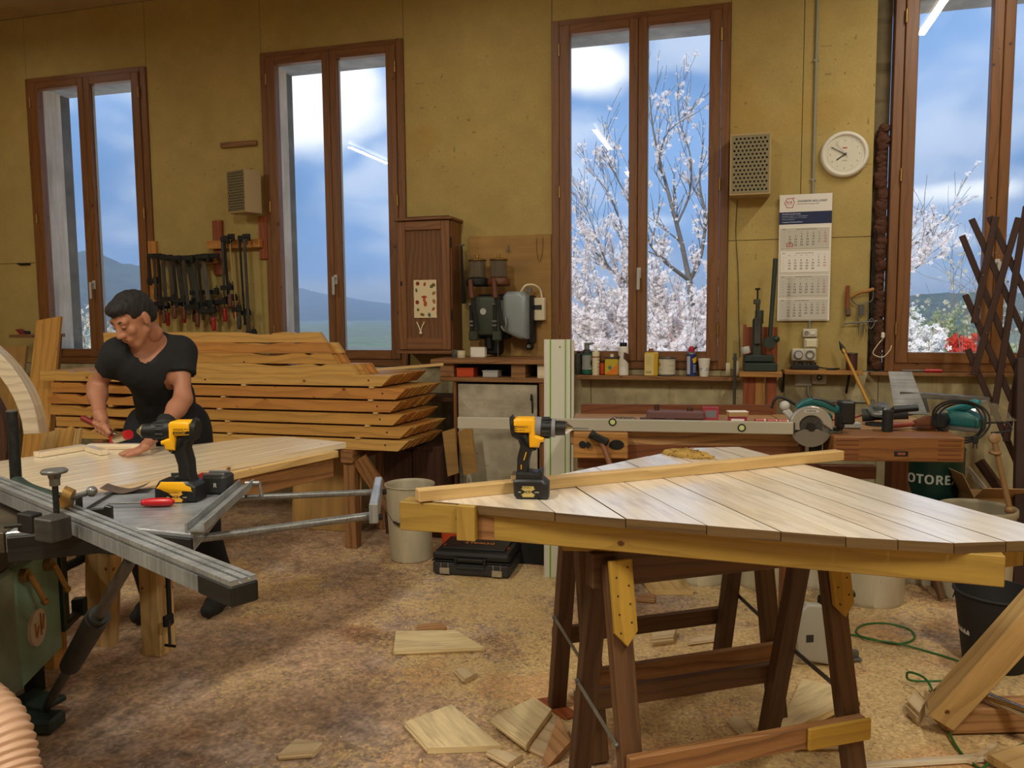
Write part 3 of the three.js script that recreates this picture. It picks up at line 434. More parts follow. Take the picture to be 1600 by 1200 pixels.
// sawhorses
function sawhorse(label, BL, BR, FL, FR, top, gussets) {
  const mid = (a, b) => [(a[0] + b[0]) / 2, (a[1] + b[1]) / 2], c = mid(BL, FR), t = thing('sawhorse', label, 'sawhorse', [c[0], 0, c[1]], 0, 'sawhorses under the gate'), r = (p, y) => [p[0] - c[0], y, p[1] - c[1]];
  const L = mid(BL, FL), R = mid(BR, FR), u = V(R[0] - L[0], 0, R[1] - L[1]).normalize(), v = V(-u.z, 0, u.x), bh = 0.095, lo = top - bh / 2, ex = 0.05;
  part('top_beam', bar([L[0] - c[0] - u.x * ex, lo, L[1] - c[1] - u.z * ex], [R[0] - c[0] + u.x * ex, lo, R[1] - c[1] + u.z * ex], bh, 0.05, 0.003), M.horse, t);
  const legTop = (E, s) => [E[0] - c[0] + v.x * s * 0.048, top - 0.02, E[1] - c[1] + v.z * s * 0.048];
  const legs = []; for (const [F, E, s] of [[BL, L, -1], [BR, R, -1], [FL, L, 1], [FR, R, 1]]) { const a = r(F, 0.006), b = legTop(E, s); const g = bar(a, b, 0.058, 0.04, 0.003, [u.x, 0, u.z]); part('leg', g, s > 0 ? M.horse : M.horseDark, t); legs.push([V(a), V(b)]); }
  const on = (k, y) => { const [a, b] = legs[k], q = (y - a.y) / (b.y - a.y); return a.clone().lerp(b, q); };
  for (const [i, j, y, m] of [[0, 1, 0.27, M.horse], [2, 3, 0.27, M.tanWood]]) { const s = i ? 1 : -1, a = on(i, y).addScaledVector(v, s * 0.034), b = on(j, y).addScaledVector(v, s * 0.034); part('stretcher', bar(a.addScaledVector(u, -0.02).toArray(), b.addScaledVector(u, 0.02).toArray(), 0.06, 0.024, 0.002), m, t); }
  for (const [i, j] of [[0, 2], [1, 3]]) { const s = i ? 1 : -1, a = on(i, 0.36).addScaledVector(u, s * 0.033), b = on(j, 0.31).addScaledVector(u, s * 0.033); part('metal_strap', [bar(a.toArray(), b.toArray(), 0.016, 0.003, 0.0005), rod(a.clone().addScaledVector(u, -0.006).toArray(), a.clone().addScaledVector(u, 0.008).toArray(), 0.007, 8), rod(b.clone().addScaledVector(u, -0.006).toArray(), b.clone().addScaledVector(u, 0.008).toArray(), 0.007, 8)], M.steel, t); }
  for (const k of gussets) { const [a, b] = legs[k], d = b.clone().sub(a).normalize(), out = v.clone().addScaledVector(d, -v.dot(d)).normalize(), x = new THREE.Vector3().crossVectors(d, out), g = uvs(prism([[-0.031, 0.205], [0.031, 0.205], [0.031, 0.025], [0, -0.01], [-0.031, 0.025]], 0.014, 0.001), 'y', k, k * 0.3); g.applyMatrix4(new THREE.Matrix4().makeBasis(x, d, out).setPosition(b.clone().addScaledVector(d, -0.195).addScaledVector(out, 0.04))); const m = part('gusset_plate', g, M.batten, t); for (let q = 0; q < 8; q++) { const z = b.clone().addScaledVector(d, -0.17 + 0.023 * q).addScaledVector(out, 0.047).addScaledVector(x, q % 2 ? 0.016 : -0.016); part('nail', rod(z.toArray(), z.clone().addScaledVector(out, 0.0015).toArray(), 0.0025, 6), M.castIron, m); } }
  return { t, u, v, on, c };
}
sawhorse('brown sawhorse under the middle of the gate, beyond its twin', [-0.583, 2.54], [-0.03, 2.192], [-0.382, 2.852], [0.171, 2.504], 0.775, []);
const near = sawhorse('brown sawhorse with yellow gusset plates under the front edge of the gate', [-0.42, 2.985], [0.125, 2.642], [-0.205, 3.315], [0.36, 2.965], 0.775, [2, 3]);
{ const { t, u, v, on } = near; const a = on(3, 0.27).addScaledVector(v, 0.052), b = a.clone().addScaledVector(u, -0.17); part('stretcher_plate', bar(b.toArray(), a.addScaledVector(u, 0.03).toArray(), 0.062, 0.012, 0.004), M.batten, t); }
solo('packing_block', at(cbox(0.16, 0.03, 0.06, 0.004), 0, 0, 0), M.batten, 'rough yellow packing block between gate and sawhorse beam', 'block').position.set(-0.35, 0.7905, 3.15);
scene.children.at(-1).rotation.y = 0.15;
solo('packing_block', at(cbox(0.12, 0.03, 0.05, 0.004), 0, 0, 0), M.horse, 'brown packing block under the gate on the near sawhorse', 'block').position.set(0.14, 0.7905, 2.83);
solo('packing_block', at(cbox(0.12, 0.03, 0.05, 0.004), 0, 0, 0), M.horse, 'brown packing block under the gate on the far sawhorse', 'block').position.set(-0.1, 0.7905, 2.46);

// stack of shaped pine rails
{
  const prof = (L, h, under, over, waves) => {      // outline in x (0 at the right end, leftwards negative) and y
    const p = [[-L, 0], [-under, 0], [-over, h]]; for (const [x0, x1, d, n = 10] of waves) for (let i = 0; i <= n; i++) { const q = i / n; p.push([lerp(x0, x1, q), h - d * Math.pow(Math.sin(Math.PI * q), 1.3)]); } p.push([-L, h]); return p;
  };
  const hB = 0.0645, low = [0, 1, 2, 3].map((k) => uvs(prism(prof(2.56, hB, 0.07, 0, [[-1.86, -2.18, 0.019], [-2.24, -2.33, 0.015]]), 0.056, 0.0015), 'x', k * 0.7, k * 0.13));
  const mats = [M.pineWarm, M.pine, M.pineB], R = rng(15), ends = [639, 642, 631, 625, 634, 611];
  const rows = ['lowest', 'second', 'third', 'fourth', 'fifth', 'sixth'], dot = rod([0, 0, 0.0275], [0, 0, 0.0292], 0.006, 8);
  for (let k = 0; k < 6; k++) for (let j = 0; j < 8; j++) {
    const y = 0.604 + k * 0.0765, x = [-1.81, -1.796, -1.839, -1.861, -1.824, -1.915][k] + j * 0.006 + (R() - 0.5) * 0.01;
    const t = thing('shaped_rail', j ? `pine rail behind the front one in the ${rows[k]} layer of the timber stack` : `front pine rail with scalloped edge in the ${rows[k]} layer of the timber stack`, 'timber', [x, y, 0.92 - j * 0.0595], 0, `rails in the ${rows[k]} layer of the stack`);
    part('rail_body', low[(k + j) % 4], mats[Math.floor(R() * 3)], t); if (!j) part('peg_hole', at(dot.clone(), -0.15, 0.035, 0), M.darkWood, t);
  }
  for (const k of [0, 1, 2, 3, 4]) for (const x of [-2.05, -3.0, -4.0]) { const xx = x + (R() - 0.5) * 0.2; solo('spacer_strip', box(xx, 0.604 + k * 0.0765 + 0.0705, 0.72, 0.03, 0.0118, 0.47, 0.001), M.pineC, 'thin spacer lath between two layers of the timber stack', 'lath', 'spacer laths in the timber stack'); }
  const up = [uvs(prism(prof(1.62, 0.063, 0, 0.045, [[-0.2, -0.29, 0.012], [-0.33, -0.72, 0.015]]), 0.05, 0.0015), 'x', 0.4, 0.2), uvs(prism(prof(1.62, 0.063, 0, 0.045, [[-0.16, -0.23, 0.010], [-0.3, -0.6, 0.016]]), 0.05, 0.0015), 'x', 1.4, 0.5)];
  const nm = ['seventh', 'eighth', 'ninth', 'topmost'];
  [[565, 545, 592], [538, 548], [526, 532], [515]].forEach((row, k) => row.forEach((px, j) => {
    const x = [[-2.139, -2.139, -2.139], [-2.26, -2.26], [-2.296, -2.296], [-2.367]][k][j] + j * 0.035;
    const t = thing('shaped_rail', `short pine rail with scooped edge, ${nm[k]} layer of the timber stack`, 'timber', [x, 0.604 + 6 * 0.0765 - 0.0115 + k * 0.0635, (k === 3 ? 0.87 : 0.915) - j * 0.056], 0, 'short rails on top of the stack');
    part('rail_body', up[(k + j) % 2], mats[(k + j + 1) % 3], t);
  }));
  for (const [ax, az, bx, bz, y] of [[-2.12, 0.78, -1.72, 0.6, 1.07]]) solo('loose_lath', bar([ax, y, az], [bx, y + 0.028, bz], 0.016, 0.04, 0.001), M.pineC, 'loose planed lath lying on the right end of the timber stack', 'lath');
  // what carries the stack
  for (const [x, l] of [[-2.2, 'trestle of pine posts under the right end of the timber stack'], [-4.0, 'trestle of pine posts under the left end of the timber stack']]) {
    const t = thing('stack_trestle', l, 'trestle', [x, 0, 0.7]);
    part('cross_beam', box(0, 0.565, 0, 0.08, 0.075, 0.56, 0.003, 'z'), M.tanWood, t);
    for (const z of [-0.22, 0.22]) part('post', box(0, 0.264, z, 0.075, 0.527, 0.07, 0.003, 'y'), M.tanWood, t);
    part('brace', bar([0.06, 0.55, 0.235], [0.36, 0.02, 0.1], 0.03, 0.095, 0.002, [0, 0, 1]), M.tanWood, t);
  }
  solo('leaning_sheet', rot(box(0, 0.26, 0, 0.5, 0.52, 0.018, 0.001), -0.12), M.ply, 'brown sheet of board leaning under the timber stack', 'board').position.set(-2.55, 0.002, 0.62);
  const cab = thing('low_cabinet', 'dark stained low cabinet under the end of the timber stack', 'cabinet', [-1.93, 0, 0.36]);
  part('carcass', box(0, 0.29, 0, 0.4, 0.58, 0.5, 0.003), M.darkWood, cab); part('door', box(-0.1, 0.3, 0.258, 0.19, 0.5, 0.016, 0.002, 'y'), M.darkWood, cab); part('door', box(0.1, 0.3, 0.258, 0.19, 0.5, 0.016, 0.002, 'y'), M.darkWood, cab); part('shelf_board', box(0.02, 0.855, -0.1, 0.36, 0.03, 0.28, 0.002), M.darkWood, cab); part('back_post', box(-0.13, 0.71, -0.15, 0.05, 0.26, 0.05, 0.002), M.darkWood, cab); part('back_post', box(0.17, 0.71, -0.15, 0.05, 0.26, 0.05, 0.002), M.darkWood, cab);
}
// the table the man works at, with a gate panel being boarded on it
{
  const ox = -2.1, oz = 2.85, t = thing('assembly_table', 'work table topped with pale planed boards in front of the man', 'table', [ox, 0, oz]), rel = (L) => L.map(([x, z]) => [x - ox, z - oz]);
  const out = rel([[-1.565, 2.2], [-1.9, 2.12], [-2.05, 2.22], [-2.17, 2.42], [-2.56, 2.61], [-2.66, 2.95], [-2.55, 3.42], [-1.99, 3.42], [-1.87, 3.2]]), ang = rad(-72);
  const tt = (x, z) => Math.sin(ang) * (x - ox) - Math.cos(ang) * (z - oz), hi = tt(-2.62, 2.9), lo = tt(-1.565, 2.2), cuts = []; for (let k = 0; k <= 9; k++) cuts.push(lerp(lo - 0.002, hi + 0.02, k / 9));
  const R = rng(4), jit = Array.from({ length: 9 }, () => R()); 
  boards(t, out, ang, cuts, 0.846, 0.87, [M.pinePale], 0.003, 8);
  part('frame_beam', bar([-1.875 - ox, 0.792, 3.19 - oz], [-1.60 - ox, 0.792, 2.28 - oz], 0.106, 0.045, 0.002), M.tanWood, t);
  part('frame_beam', bar([-2.5 - ox, 0.792, 3.3 - oz], [-2.5 - ox, 0.792, 2.68 - oz], 0.106, 0.045, 0.002), M.pine, t);
  part('frame_beam', bar([-2.42 - ox, 0.792, 2.63 - oz], [-1.66 - ox, 0.792, 2.3 - oz], 0.106, 0.045, 0.002), M.pine, t);
  part('edge_strip', bar([-1.845 - ox, 0.832, 3.17 - oz], [-1.575 - ox, 0.832, 2.27 - oz], 0.028, 0.03, 0.002), M.pineC, t);
  part('leg', box(-2.3 - ox, 0.37, 2.5 - oz, 0.092, 0.74, 0.095, 0.003, 'y'), M.pineC, t); part('leg', bar([-2.6 - ox, 0.012, 2.49 - oz], [-2.33 - ox, 0.74, 2.72 - oz], 0.06, 0.13, 0.003, [0, 0, 1]), M.pineC, t); part('leg', box(-2.62 - ox, 0.42, 2.72 - oz, 0.07, 0.84, 0.07, 0.003, 'y'), M.pineB, t);
  const c = thing('screw_clamp', 'small dark screw clamp hanging on the table post', 'clamp', [-2.204, 0.12, 2.544]); part('clamp_bar', box(0, 0.14, 0, 0.012, 0.24, 0.02, 0.002), M.castIron, c); part('clamp_jaw', box(0.005, 0.05, 0.015, 0.02, 0.045, 0.05, 0.004), M.castIron, c); part('screw', rod([0.012, 0.05, 0.02], [0.012, -0.06, 0.02], 0.006, 8), M.steelDark, c); part('wing_handle', rod([-0.012, -0.055, 0.02], [0.038, -0.055, 0.02], 0.006, 8), M.castIron, c);
  const p = thing('triangular_frame', 'raw pine corner frame lying on the far side of the assembly table', 'frame', [-2.5, 0.87, 2.68]);
  part('frame_piece', bar([-0.06, 0.011, 0.12], [-0.02, 0.011, -0.07], 0.02, 0.045, 0.001), M.pinePale, p); part('frame_piece', bar([-0.015, 0.011, -0.09], [0.25, 0.011, -0.15], 0.02, 0.03, 0.001), M.pinePale, p); part('frame_piece', bar([0.02, 0.011, -0.05], [0.16, 0.011, 0.02], 0.02, 0.03, 0.001), M.pinePale, p);
}
// workbench
{
  const t = thing('workbench', 'long dark brown joiner workbench under the windows', 'workbench', [-0.2, 0, 1.65]), a = rad(8.9);
  t.rotation.y = a;
  part('bench_top', box(0, 0.845, -0.32, 1.0, 0.07, 0.6, 0.003, 'x'), M.benchTop, t);
  part('bench_top', box(0.83, 0.845, -0.38, 0.68, 0.07, 0.48, 0.003, 'x'), M.benchTop, t);
  part('front_apron', box(0.02, 0.76, -0.045, 0.98, 0.115, 0.05, 0.003, 'x'), M.bench, t);
  const fv = part('front_vice_block', box(-0.365, 0.82, 0.02, 0.24, 0.115, 0.07, 0.004, 'x'), M.oak, t);
  part('maker_plate', at(rot(new THREE.CylinderGeometry(0.022, 0.022, 0.004, 20).scale(1.5, 1, 1), Math.PI / 2), -0.295, 0.825, 0.056), M.black, fv); part('screw_knob', rod([-0.42, 0.825, 0.05], [-0.42, 0.825, 0.075], 0.012, 12), M.black, fv); part('screw_knob', rod([-0.445, 0.825, 0.05], [-0.445, 0.825, 0.06], 0.016, 12), M.castIron, fv);
  const viceM = wood('#8a5828', texDark, 0.55), tv = part('tail_vice', box(0.87, 0.828, 0.03, 0.52, 0.104, 0.17, 0.004, 'x'), viceM, t);
  for (const x of [0.665, 1.07]) for (let k = 0; k < 5; k++) part('finger_joint', box(x, 0.789 + k * 0.0195, 0.1155, 0.09, 0.008, 0.004, 0.001), M.bench, tv);
  part('name_plate', box(0.88, 0.81, 0.1165, 0.055, 0.022, 0.003, 0.001), M.black, tv, 'small black plate with red lettering field'); part('plate_badge', box(0.88, 0.81, 0.119, 0.03, 0.01, 0.002, 0.0005), std('#8a4a34', 0.5), tv);
  part('vice_guide', box(0.565, 0.79, 0, 0.05, 0.08, 0.03, 0.004), M.castIron, t); part('under_rail', box(0.4, 0.69, -0.1, 0.9, 0.06, 0.04, 0.003, 'x'), M.bench, t);
  for (const [x, z] of [[-0.4, -0.1], [-0.4, -0.55], [0.5, -0.12], [0.5, -0.55], [1.1, -0.55]]) part('leg', box(x, 0.405, z, 0.085, 0.81, 0.085, 0.003, 'y'), M.bench, t);
  part('stretcher', box(0.05, 0.2, -0.55, 0.82, 0.1, 0.04, 0.003, 'x'), M.bench, t); part('back_shelf', box(0.05, 0.66, -0.35, 0.8, 0.02, 0.4, 0.002), M.darkWood, t); part('tool_well_back', box(0.02, 0.905, -0.61, 0.98, 0.05, 0.02, 0.002, 'x'), M.bench, t);
}
// tubs under the bench
function tub(label, px, r, h, lidded) {
  const t = thing('plastic_tub', label, 'tub', [px[0], 0, px[2] - r], 0, 'cream plastic tubs under the workbench'), w = 0.003;
  part('tub_wall', lathe([[0, 0.004], [r * 0.9, 0.004], [r * 0.93, 0], [r * 0.95, 0.02], [r, h - 0.03], [r + 0.008, h - 0.03], [r + 0.008, h], [r - w, h], [r - w, h - 0.02], [r * 0.95 - w, 0.02], [0, 0.012]], 36), M.bucket, t);
  if (lidded) part('lid', lathe([[0, h + 0.006], [r + 0.006, h + 0.006], [r + 0.012, h], [r + 0.012, h - 0.02], [r + 0.0085, h - 0.02]], 36), M.cream, t);
  return t;
}
tub('squat cream tub under the bench, beside the grey offcut board', [-0.149, 0, 1.145], 0.16, 0.36, true);
tub('cream tub between the sawhorse legs under the bench', [0.17, 0, 1.132], 0.13, 0.36, true);
{ const t = tub('cream tub with a black bar handle under the bench', [0.44, 0, 1.03], 0.11, 0.38, false); part('bail_grip', rod([0.0, 0.1, 0.11], [0.07, 0.12, 0.1], 0.008, 8), M.black, t); }
tub('large cream tub standing in front of the green drum', [0.667, 0, 1.256], 0.165, 0.42, true);
tub('cream tub far back beside the drum', [0.955, 0, 0.847], 0.12, 0.36, false);
tub('large open cream tub beside the black bucket', [1.168, 0, 1.103], 0.165, 0.45, false);

// ------------------------------------------------------------------ panel saw on the left
function canvasTex(w, h, draw) { const c = document.createElement('canvas'); c.width = w; c.height = h; const x = c.getContext('2d'); draw(x, w, h); const t = new THREE.CanvasTexture(c); t.colorSpace = THREE.SRGBColorSpace; return t; }
function printMat(w, h, draw, roughness = 0.6) { return std('#ffffff', roughness, 0, { map: canvasTex(w, h, draw) }); }
{
  const O = [-2.493, 0, 2.794], t = thing('panel_saw', 'old green panel saw with outrigger table and mitre rail', 'saw', O, rad(25));
  const loc = (p) => { const dx = p[0] - O[0], dz = p[2] - O[2]; return [dx * 0.9063 - dz * 0.4226, p[1], dx * 0.4226 + dz * 0.9063]; };
  part('cabinet_body', box(-0.45, 0.335, 0.185, 0.9, 0.43, 0.366, 0.012), M.machine, t);
  part('access_panel', box(-0.445, 0.345, 0.84, 0.9, 0.44, 0.93, 0.014), std('#8a9a86', 0.5, 0, { map: texGrime }), t);
  for (const [x, z] of [[-0.07, 0.1], [-0.8, 0.1], [-0.07, 1.2], [-0.8, 1.2]]) part('foot', cyl(x, 0, z, 0.035, 0.125, 14), M.castIron, t);
  const em = part('round_emblem', rot(new THREE.CylinderGeometry(0.066, 0.066, 0.012, 32), 0, 0, Math.PI / 2).translate(0.006, 0.296, 0.235), std('#cbb9a5', 0.5), t, 'round cast maker emblem');
  part('emblem_letters', [[-0.03, 0.0, 0.05, 0.1], [-0.012, -0.012, 0.045, -0.5], [0.016, 0.005, 0.08, 0], [0.036, 0.008, 0.055, -0.25]].map(([z, y, l, a]) => at(rot(cbox(0.005, l, 0.007, 0.001), a), 0.0135, 0.296 + y, 0.235 - z)), M.oak, em);
  const lever = (y, z, k) => { const l = part('lever', [rot(new THREE.CylinderGeometry(0.024, 0.024, 0.02, 18), 0, 0, Math.PI / 2).translate(0.012, y, z), bar([0.03, y, z], [0.05, y - 0.11, z - 0.05], 0.022, 0.012, 0.004)], M.brass, t); part('lever_knob', at(new THREE.SphereGeometry(0.014, 12, 8), 0.05, y - 0.115, z - 0.052), M.brass, l); };
  lever(0.515, 0.32); lever(0.49, 0.12);
  part('tilt_shaft', rod([-0.02, 0.42, -0.02], [0.02, 0.42, -0.16], 0.018, 12), M.castIron, t); part('tilt_knob', at(new THREE.SphereGeometry(0.024, 16, 12), 0.02, 0.425, -0.18), M.black, t); part('side_bracket', [box(-0.02, 0.36, -0.03, 0.06, 0.36, 0.05, 0.004), box(0.0, 0.2, -0.1, 0.03, 0.03, 0.18, 0.004), box(0.0, 0.22, -0.18, 0.05, 0.07, 0.04, 0.004)], M.machineDark, t);
  part('carriage_beam', [bar([-0.02, 0.62, 0.75], [-0.02, 0.62, -0.02], 0.09, 0.05, 0.004), bar([-0.3, 0.6, 0.9], [-0.3, 0.6, -0.1], 0.1, 0.1, 0.006)], M.steelDark, t);
  part('arbor_housing', box(-0.45, 0.62, 0.5, 0.8, 0.14, 0.5, 0.02), M.castIron, t);
  part('main_table', at(uvs(prism([[-0.9, -1.24], [0.36, -1.24], [0.36, -0.84], [-0.9, -0.84]], 0.05, 0.003), 'x').rotateX(-Math.PI / 2), 0, 0.875, 0), std('#6f6350', 0.5, 0.4, { map: texMetal }), t);
  part('outrigger_table', at(uvs(prism([[0.365, -1.24], [0.55, -1.2], [0.8, -1.335], [0.8, -0.79], [0.58, -0.78], [0.365, -0.84]], 0.052, 0.003), 'x').rotateX(-Math.PI / 2), 0, 0.874, 0), M.ironTop, t);
  part('table_edge', [bar([0.37, 0.86, 1.246], [0.56, 0.86, 1.208], 0.06, 0.012, 0.002), bar([0.56, 0.86, 1.208], [0.803, 0.86, 1.342], 0.06, 0.012, 0.002)], M.castIron, t);
  // mitre rail: an aluminium extrusion with grooves
  const ra = [-0.1, 0.945, 0.54], rb = [1.01, 0.945, 1.892], prof = shapeOf([[-0.036, -0.03], [0.036, -0.03], [0.036, 0.01], [0.03, 0.01], [0.03, 0.018], [0.036, 0.018], [0.036, 0.03], [0.02, 0.03], [0.02, 0.024], [0.012, 0.024], [0.012, 0.03], [-0.004, 0.03], [-0.004, 0.02], [-0.014, 0.02], [-0.014, 0.03], [-0.036, 0.03], [-0.036, 0.018], [-0.03, 0.018], [-0.03, 0.01], [-0.036, 0.01]].map(([a, b]) => [a * 0.66, b * 0.72]));
  const rl = dist(ra, rb), rg = prism(prof, rl); rg.rotateY(Math.PI / 2); rg.applyMatrix4(frameOf(ra, rb)); part('mitre_rail', rg, M.alu, t);
  { const d = V(rb).sub(V(ra)).normalize(), e = V(rb).addScaledVector(d, -0.11), f = V(rb).addScaledVector(d, 0.003); part('rail_end_block', bar([e.x, 0.94, e.z], [f.x, 0.94, f.z], 0.036, 0.052, 0.003), M.castIron, t); }
  // strut to the floor
  const sf = loc([-2.264, 0.06, 3.103]), st = loc([-1.202, 0.9, 3.857]), on = (q) => V(sf).lerp(V(st), q).toArray();
  part('strut_tube', rod(sf, on(0.4), 0.015, 14), M.steelDark, t); part('strut_rod', rod(on(0.7), st, 0.0135, 14), M.steelDark, t); part('strut_sleeve', [rod(on(0.4), on(0.72), 0.029, 20), rod(on(0.385), on(0.4), 0.021, 16), rod(on(0.72), on(0.735), 0.024, 16)], M.castIron, t);
  part('strut_foot', [bar([sf[0] - 0.1, 0.03, sf[2] + 0.02], [sf[0] + 0.06, 0.03, sf[2] + 0.05], 0.05, 0.09, 0.01), bar([sf[0] - 0.12, 0.062, sf[2] - 0.1], [sf[0] + 0.02, 0.062, sf[2] - 0.02], 0.02, 0.1, 0.004)], M.machineDark, t);
  // fence post, clamps and stops on the rail
  const p0 = loc([-1.912, 0.95, 3.48]); part('hold_down_post', rod([p0[0], 0.92, p0[2]], [p0[0], 1.145, p0[2]], 0.0145, 18), M.castIron, t); part('post_cap', rod([p0[0], 1.145, p0[2]], [p0[0], 1.149, p0[2]], 0.0145, 18), M.steel, t);
  const ar = loc([-1.825, 0.94, 3.522]), ae = loc([-1.665, 0.93, 3.569]); part('curved_arm', tube([[p0[0], 0.95, p0[2]], ar, ae], 0.018, 20, 10), M.machineDark, t);
  const kb = loc([-1.399, 0.97, 3.859]); part('stop_block', at(rot(cbox(0.055, 0.05, 0.05, 0.003), 0, -0.6), kb[0], 0.952, kb[2]), M.steelDark, t);
  const kd = loc([-1.446, 0.97, 3.802]); part('clamp_screw', rod([kd[0], 0.96, kd[2]], [kd[0], 1.05, kd[2]], 0.0065, 12), M.castIron, t); part('star_knob', [at(lathe([[0, -0.006], [0.012, -0.006], [0.014, 0.004], [0.026, 0.006], [0.028, 0.011], [0.024, 0.015], [0, 0.015]], 20), kd[0], 1.052, kd[2]), cyl(kd[0], 1.03, kd[2], 0.011, 0.022, 12)], M.steel, t);
  const lb = loc([-1.47, 0.97, 3.747]), ba = loc([-1.424, 1, 3.722]); part('eccentric_cam', at(rot(new THREE.CylinderGeometry(0.021, 0.021, 0.02, 18), 0, 0, 1.2).scale(1, 1.35, 1), lb[0], 0.985, lb[2]), M.brass, t); part('cam_handle', [rod([lb[0], 0.985, lb[2]], ba, 0.0065, 10), at(new THREE.SphereGeometry(0.0125, 14, 10), ...ba)], M.steel, t);
  const pn = loc([-1.485, 0.95, 3.699]); part('stop_pin', [rod([pn[0], 0.9, pn[2]], [pn[0], 0.985, pn[2]], 0.008, 10), cyl(pn[0], 0.9, pn[2], 0.021, 0.016, 16)], M.castIron, t);
  const fl = loc([-1.495, 0.92, 3.65]); part('flip_stop', at(rot(uvs(prism([[-0.05, -0.02], [0.05, -0.02], [0.05, 0.018], [0.035, 0.022], [0.03, 0.015], [-0.05, 0.01]], 0.012, 0.002)), 0, -0.2), fl[0], 0.925, fl[2]), M.black, t);
  const bk = loc([-1.545, 0.95, 3.781]); part('rail_bracket', [at(rot(cbox(0.05, 0.045, 0.03, 0.003), 0, -0.6), bk[0], 0.935, bk[2]), rod([bk[0] - 0.05, 0.93, bk[2] + 0.01], [bk[0] + 0.07, 0.93, bk[2] - 0.01], 0.005, 8)], M.castIron, t);
  const a0 = loc([-1.615, 0.905, 3.544]), a1 = loc([-1.702, 0.905, 3.34]); part('scale_rule', bar([a0[0], 0.905, a0[2]], [a1[0], 0.905, a1[2]], 0.008, 0.004, 0.001), M.steelDark, t);
  // telescopic support
  const r1 = loc([-1.05, 0.86, 3.006]), r2 = loc([-0.94, 0.86, 3.275]); part('extension_rod', rod([0.62, 0.86, 0.80], r1, 0.0095, 14), M.steel, t); part('extension_rod', rod([0.72, 0.845, 1.2], r2, 0.0105, 14), M.steel, t);
  part('support_bar', bar([r1[0] + 0.012, 0.872, r1[2] - 0.04], [r2[0] + 0.012, 0.872, r2[2] + 0.03], 0.055, 0.024, 0.003), M.alu, t); part('rod_bolt', [rod([r2[0], 0.855, r2[2]], [r2[0] + 0.035, 0.855, r2[2]], 0.009, 6), rod([r1[0], 0.86, r1[2]], [r1[0] + 0.035, 0.86, r1[2]], 0.009, 6)], M.castIron, t);
  // aluminium stop channel on the table edge
  const c = thing('aluminium_channel', 'short aluminium channel lying on the saw table edge beside the drill', 'channel', [0, 0, 0]); const q0 = [-1.2, 0.905, 3.657], q1 = [-1.379, 0.905, 3.184], cg = prism(shapeOf([[-0.022, 0], [0.022, 0], [0.022, 0.02], [0.017, 0.02], [0.017, 0.004], [-0.017, 0.004], [-0.017, 0.02], [-0.022, 0.02]]), dist(q0, q1)); cg.rotateY(Math.PI / 2); cg.applyMatrix4(frameOf([-dist(q0, q1) / 2, 0, 0], [dist(q0, q1) / 2, 0, 0])); part('channel_bar', cg, M.alu, c); part('hook_bolt', [rod([dist(q0, q1) / 2 - 0.02, 0.012, 0], [dist(q0, q1) / 2 - 0.02, 0.012, 0.04], 0.006, 8), rod([dist(q0, q1) / 2 - 0.02, 0.014, 0.04], [dist(q0, q1) / 2 - 0.01, -0.03, 0.045], 0.005, 8)], M.alu, c);
  c.position.set((q0[0] + q1[0]) / 2, 0.9012, (q0[2] + q1[2]) / 2); c.rotation.y = -Math.atan2(q1[2] - q0[2], q1[0] - q0[0]);
}
{ // dust hose
  const pts = [[-2.15, 0.44, 3.72], [-1.93, 0.51, 3.75], [-1.747, 0.492, 3.789], [-1.644, 0.446, 3.806], [-1.579, 0.356, 3.838], [-1.5, 0.2, 3.9], [-1.5, 0.09, 3.98], [-1.58, 0.065, 4.15], [-1.8, 0.065, 4.4], [-2.1, 0.065, 4.7]].map((p) => V(p)), cv = new THREE.CatmullRomCurve3(pts), n = 620, g = new THREE.TubeGeometry(cv, n, 0.058, 24), P = g.attributes.position;
  for (let i = 0; i <= n; i++) { const c = cv.getPointAt(i / n), k = 1 + 0.05 * Math.cos((i / n) * Math.PI * 2 * 105); for (let j = 0; j <= 24; j++) { const q = i * 25 + j; P.setXYZ(q, c.x + (P.getX(q) - c.x) * k, c.y + (P.getY(q) - c.y) * k, c.z + (P.getZ(q) - c.z) * k); } }
  g.computeVertexNormals(); solo('dust_hose', g, std('#c9a283', 0.45), 'ribbed tan dust extraction hose beside the panel saw', 'hose');
}

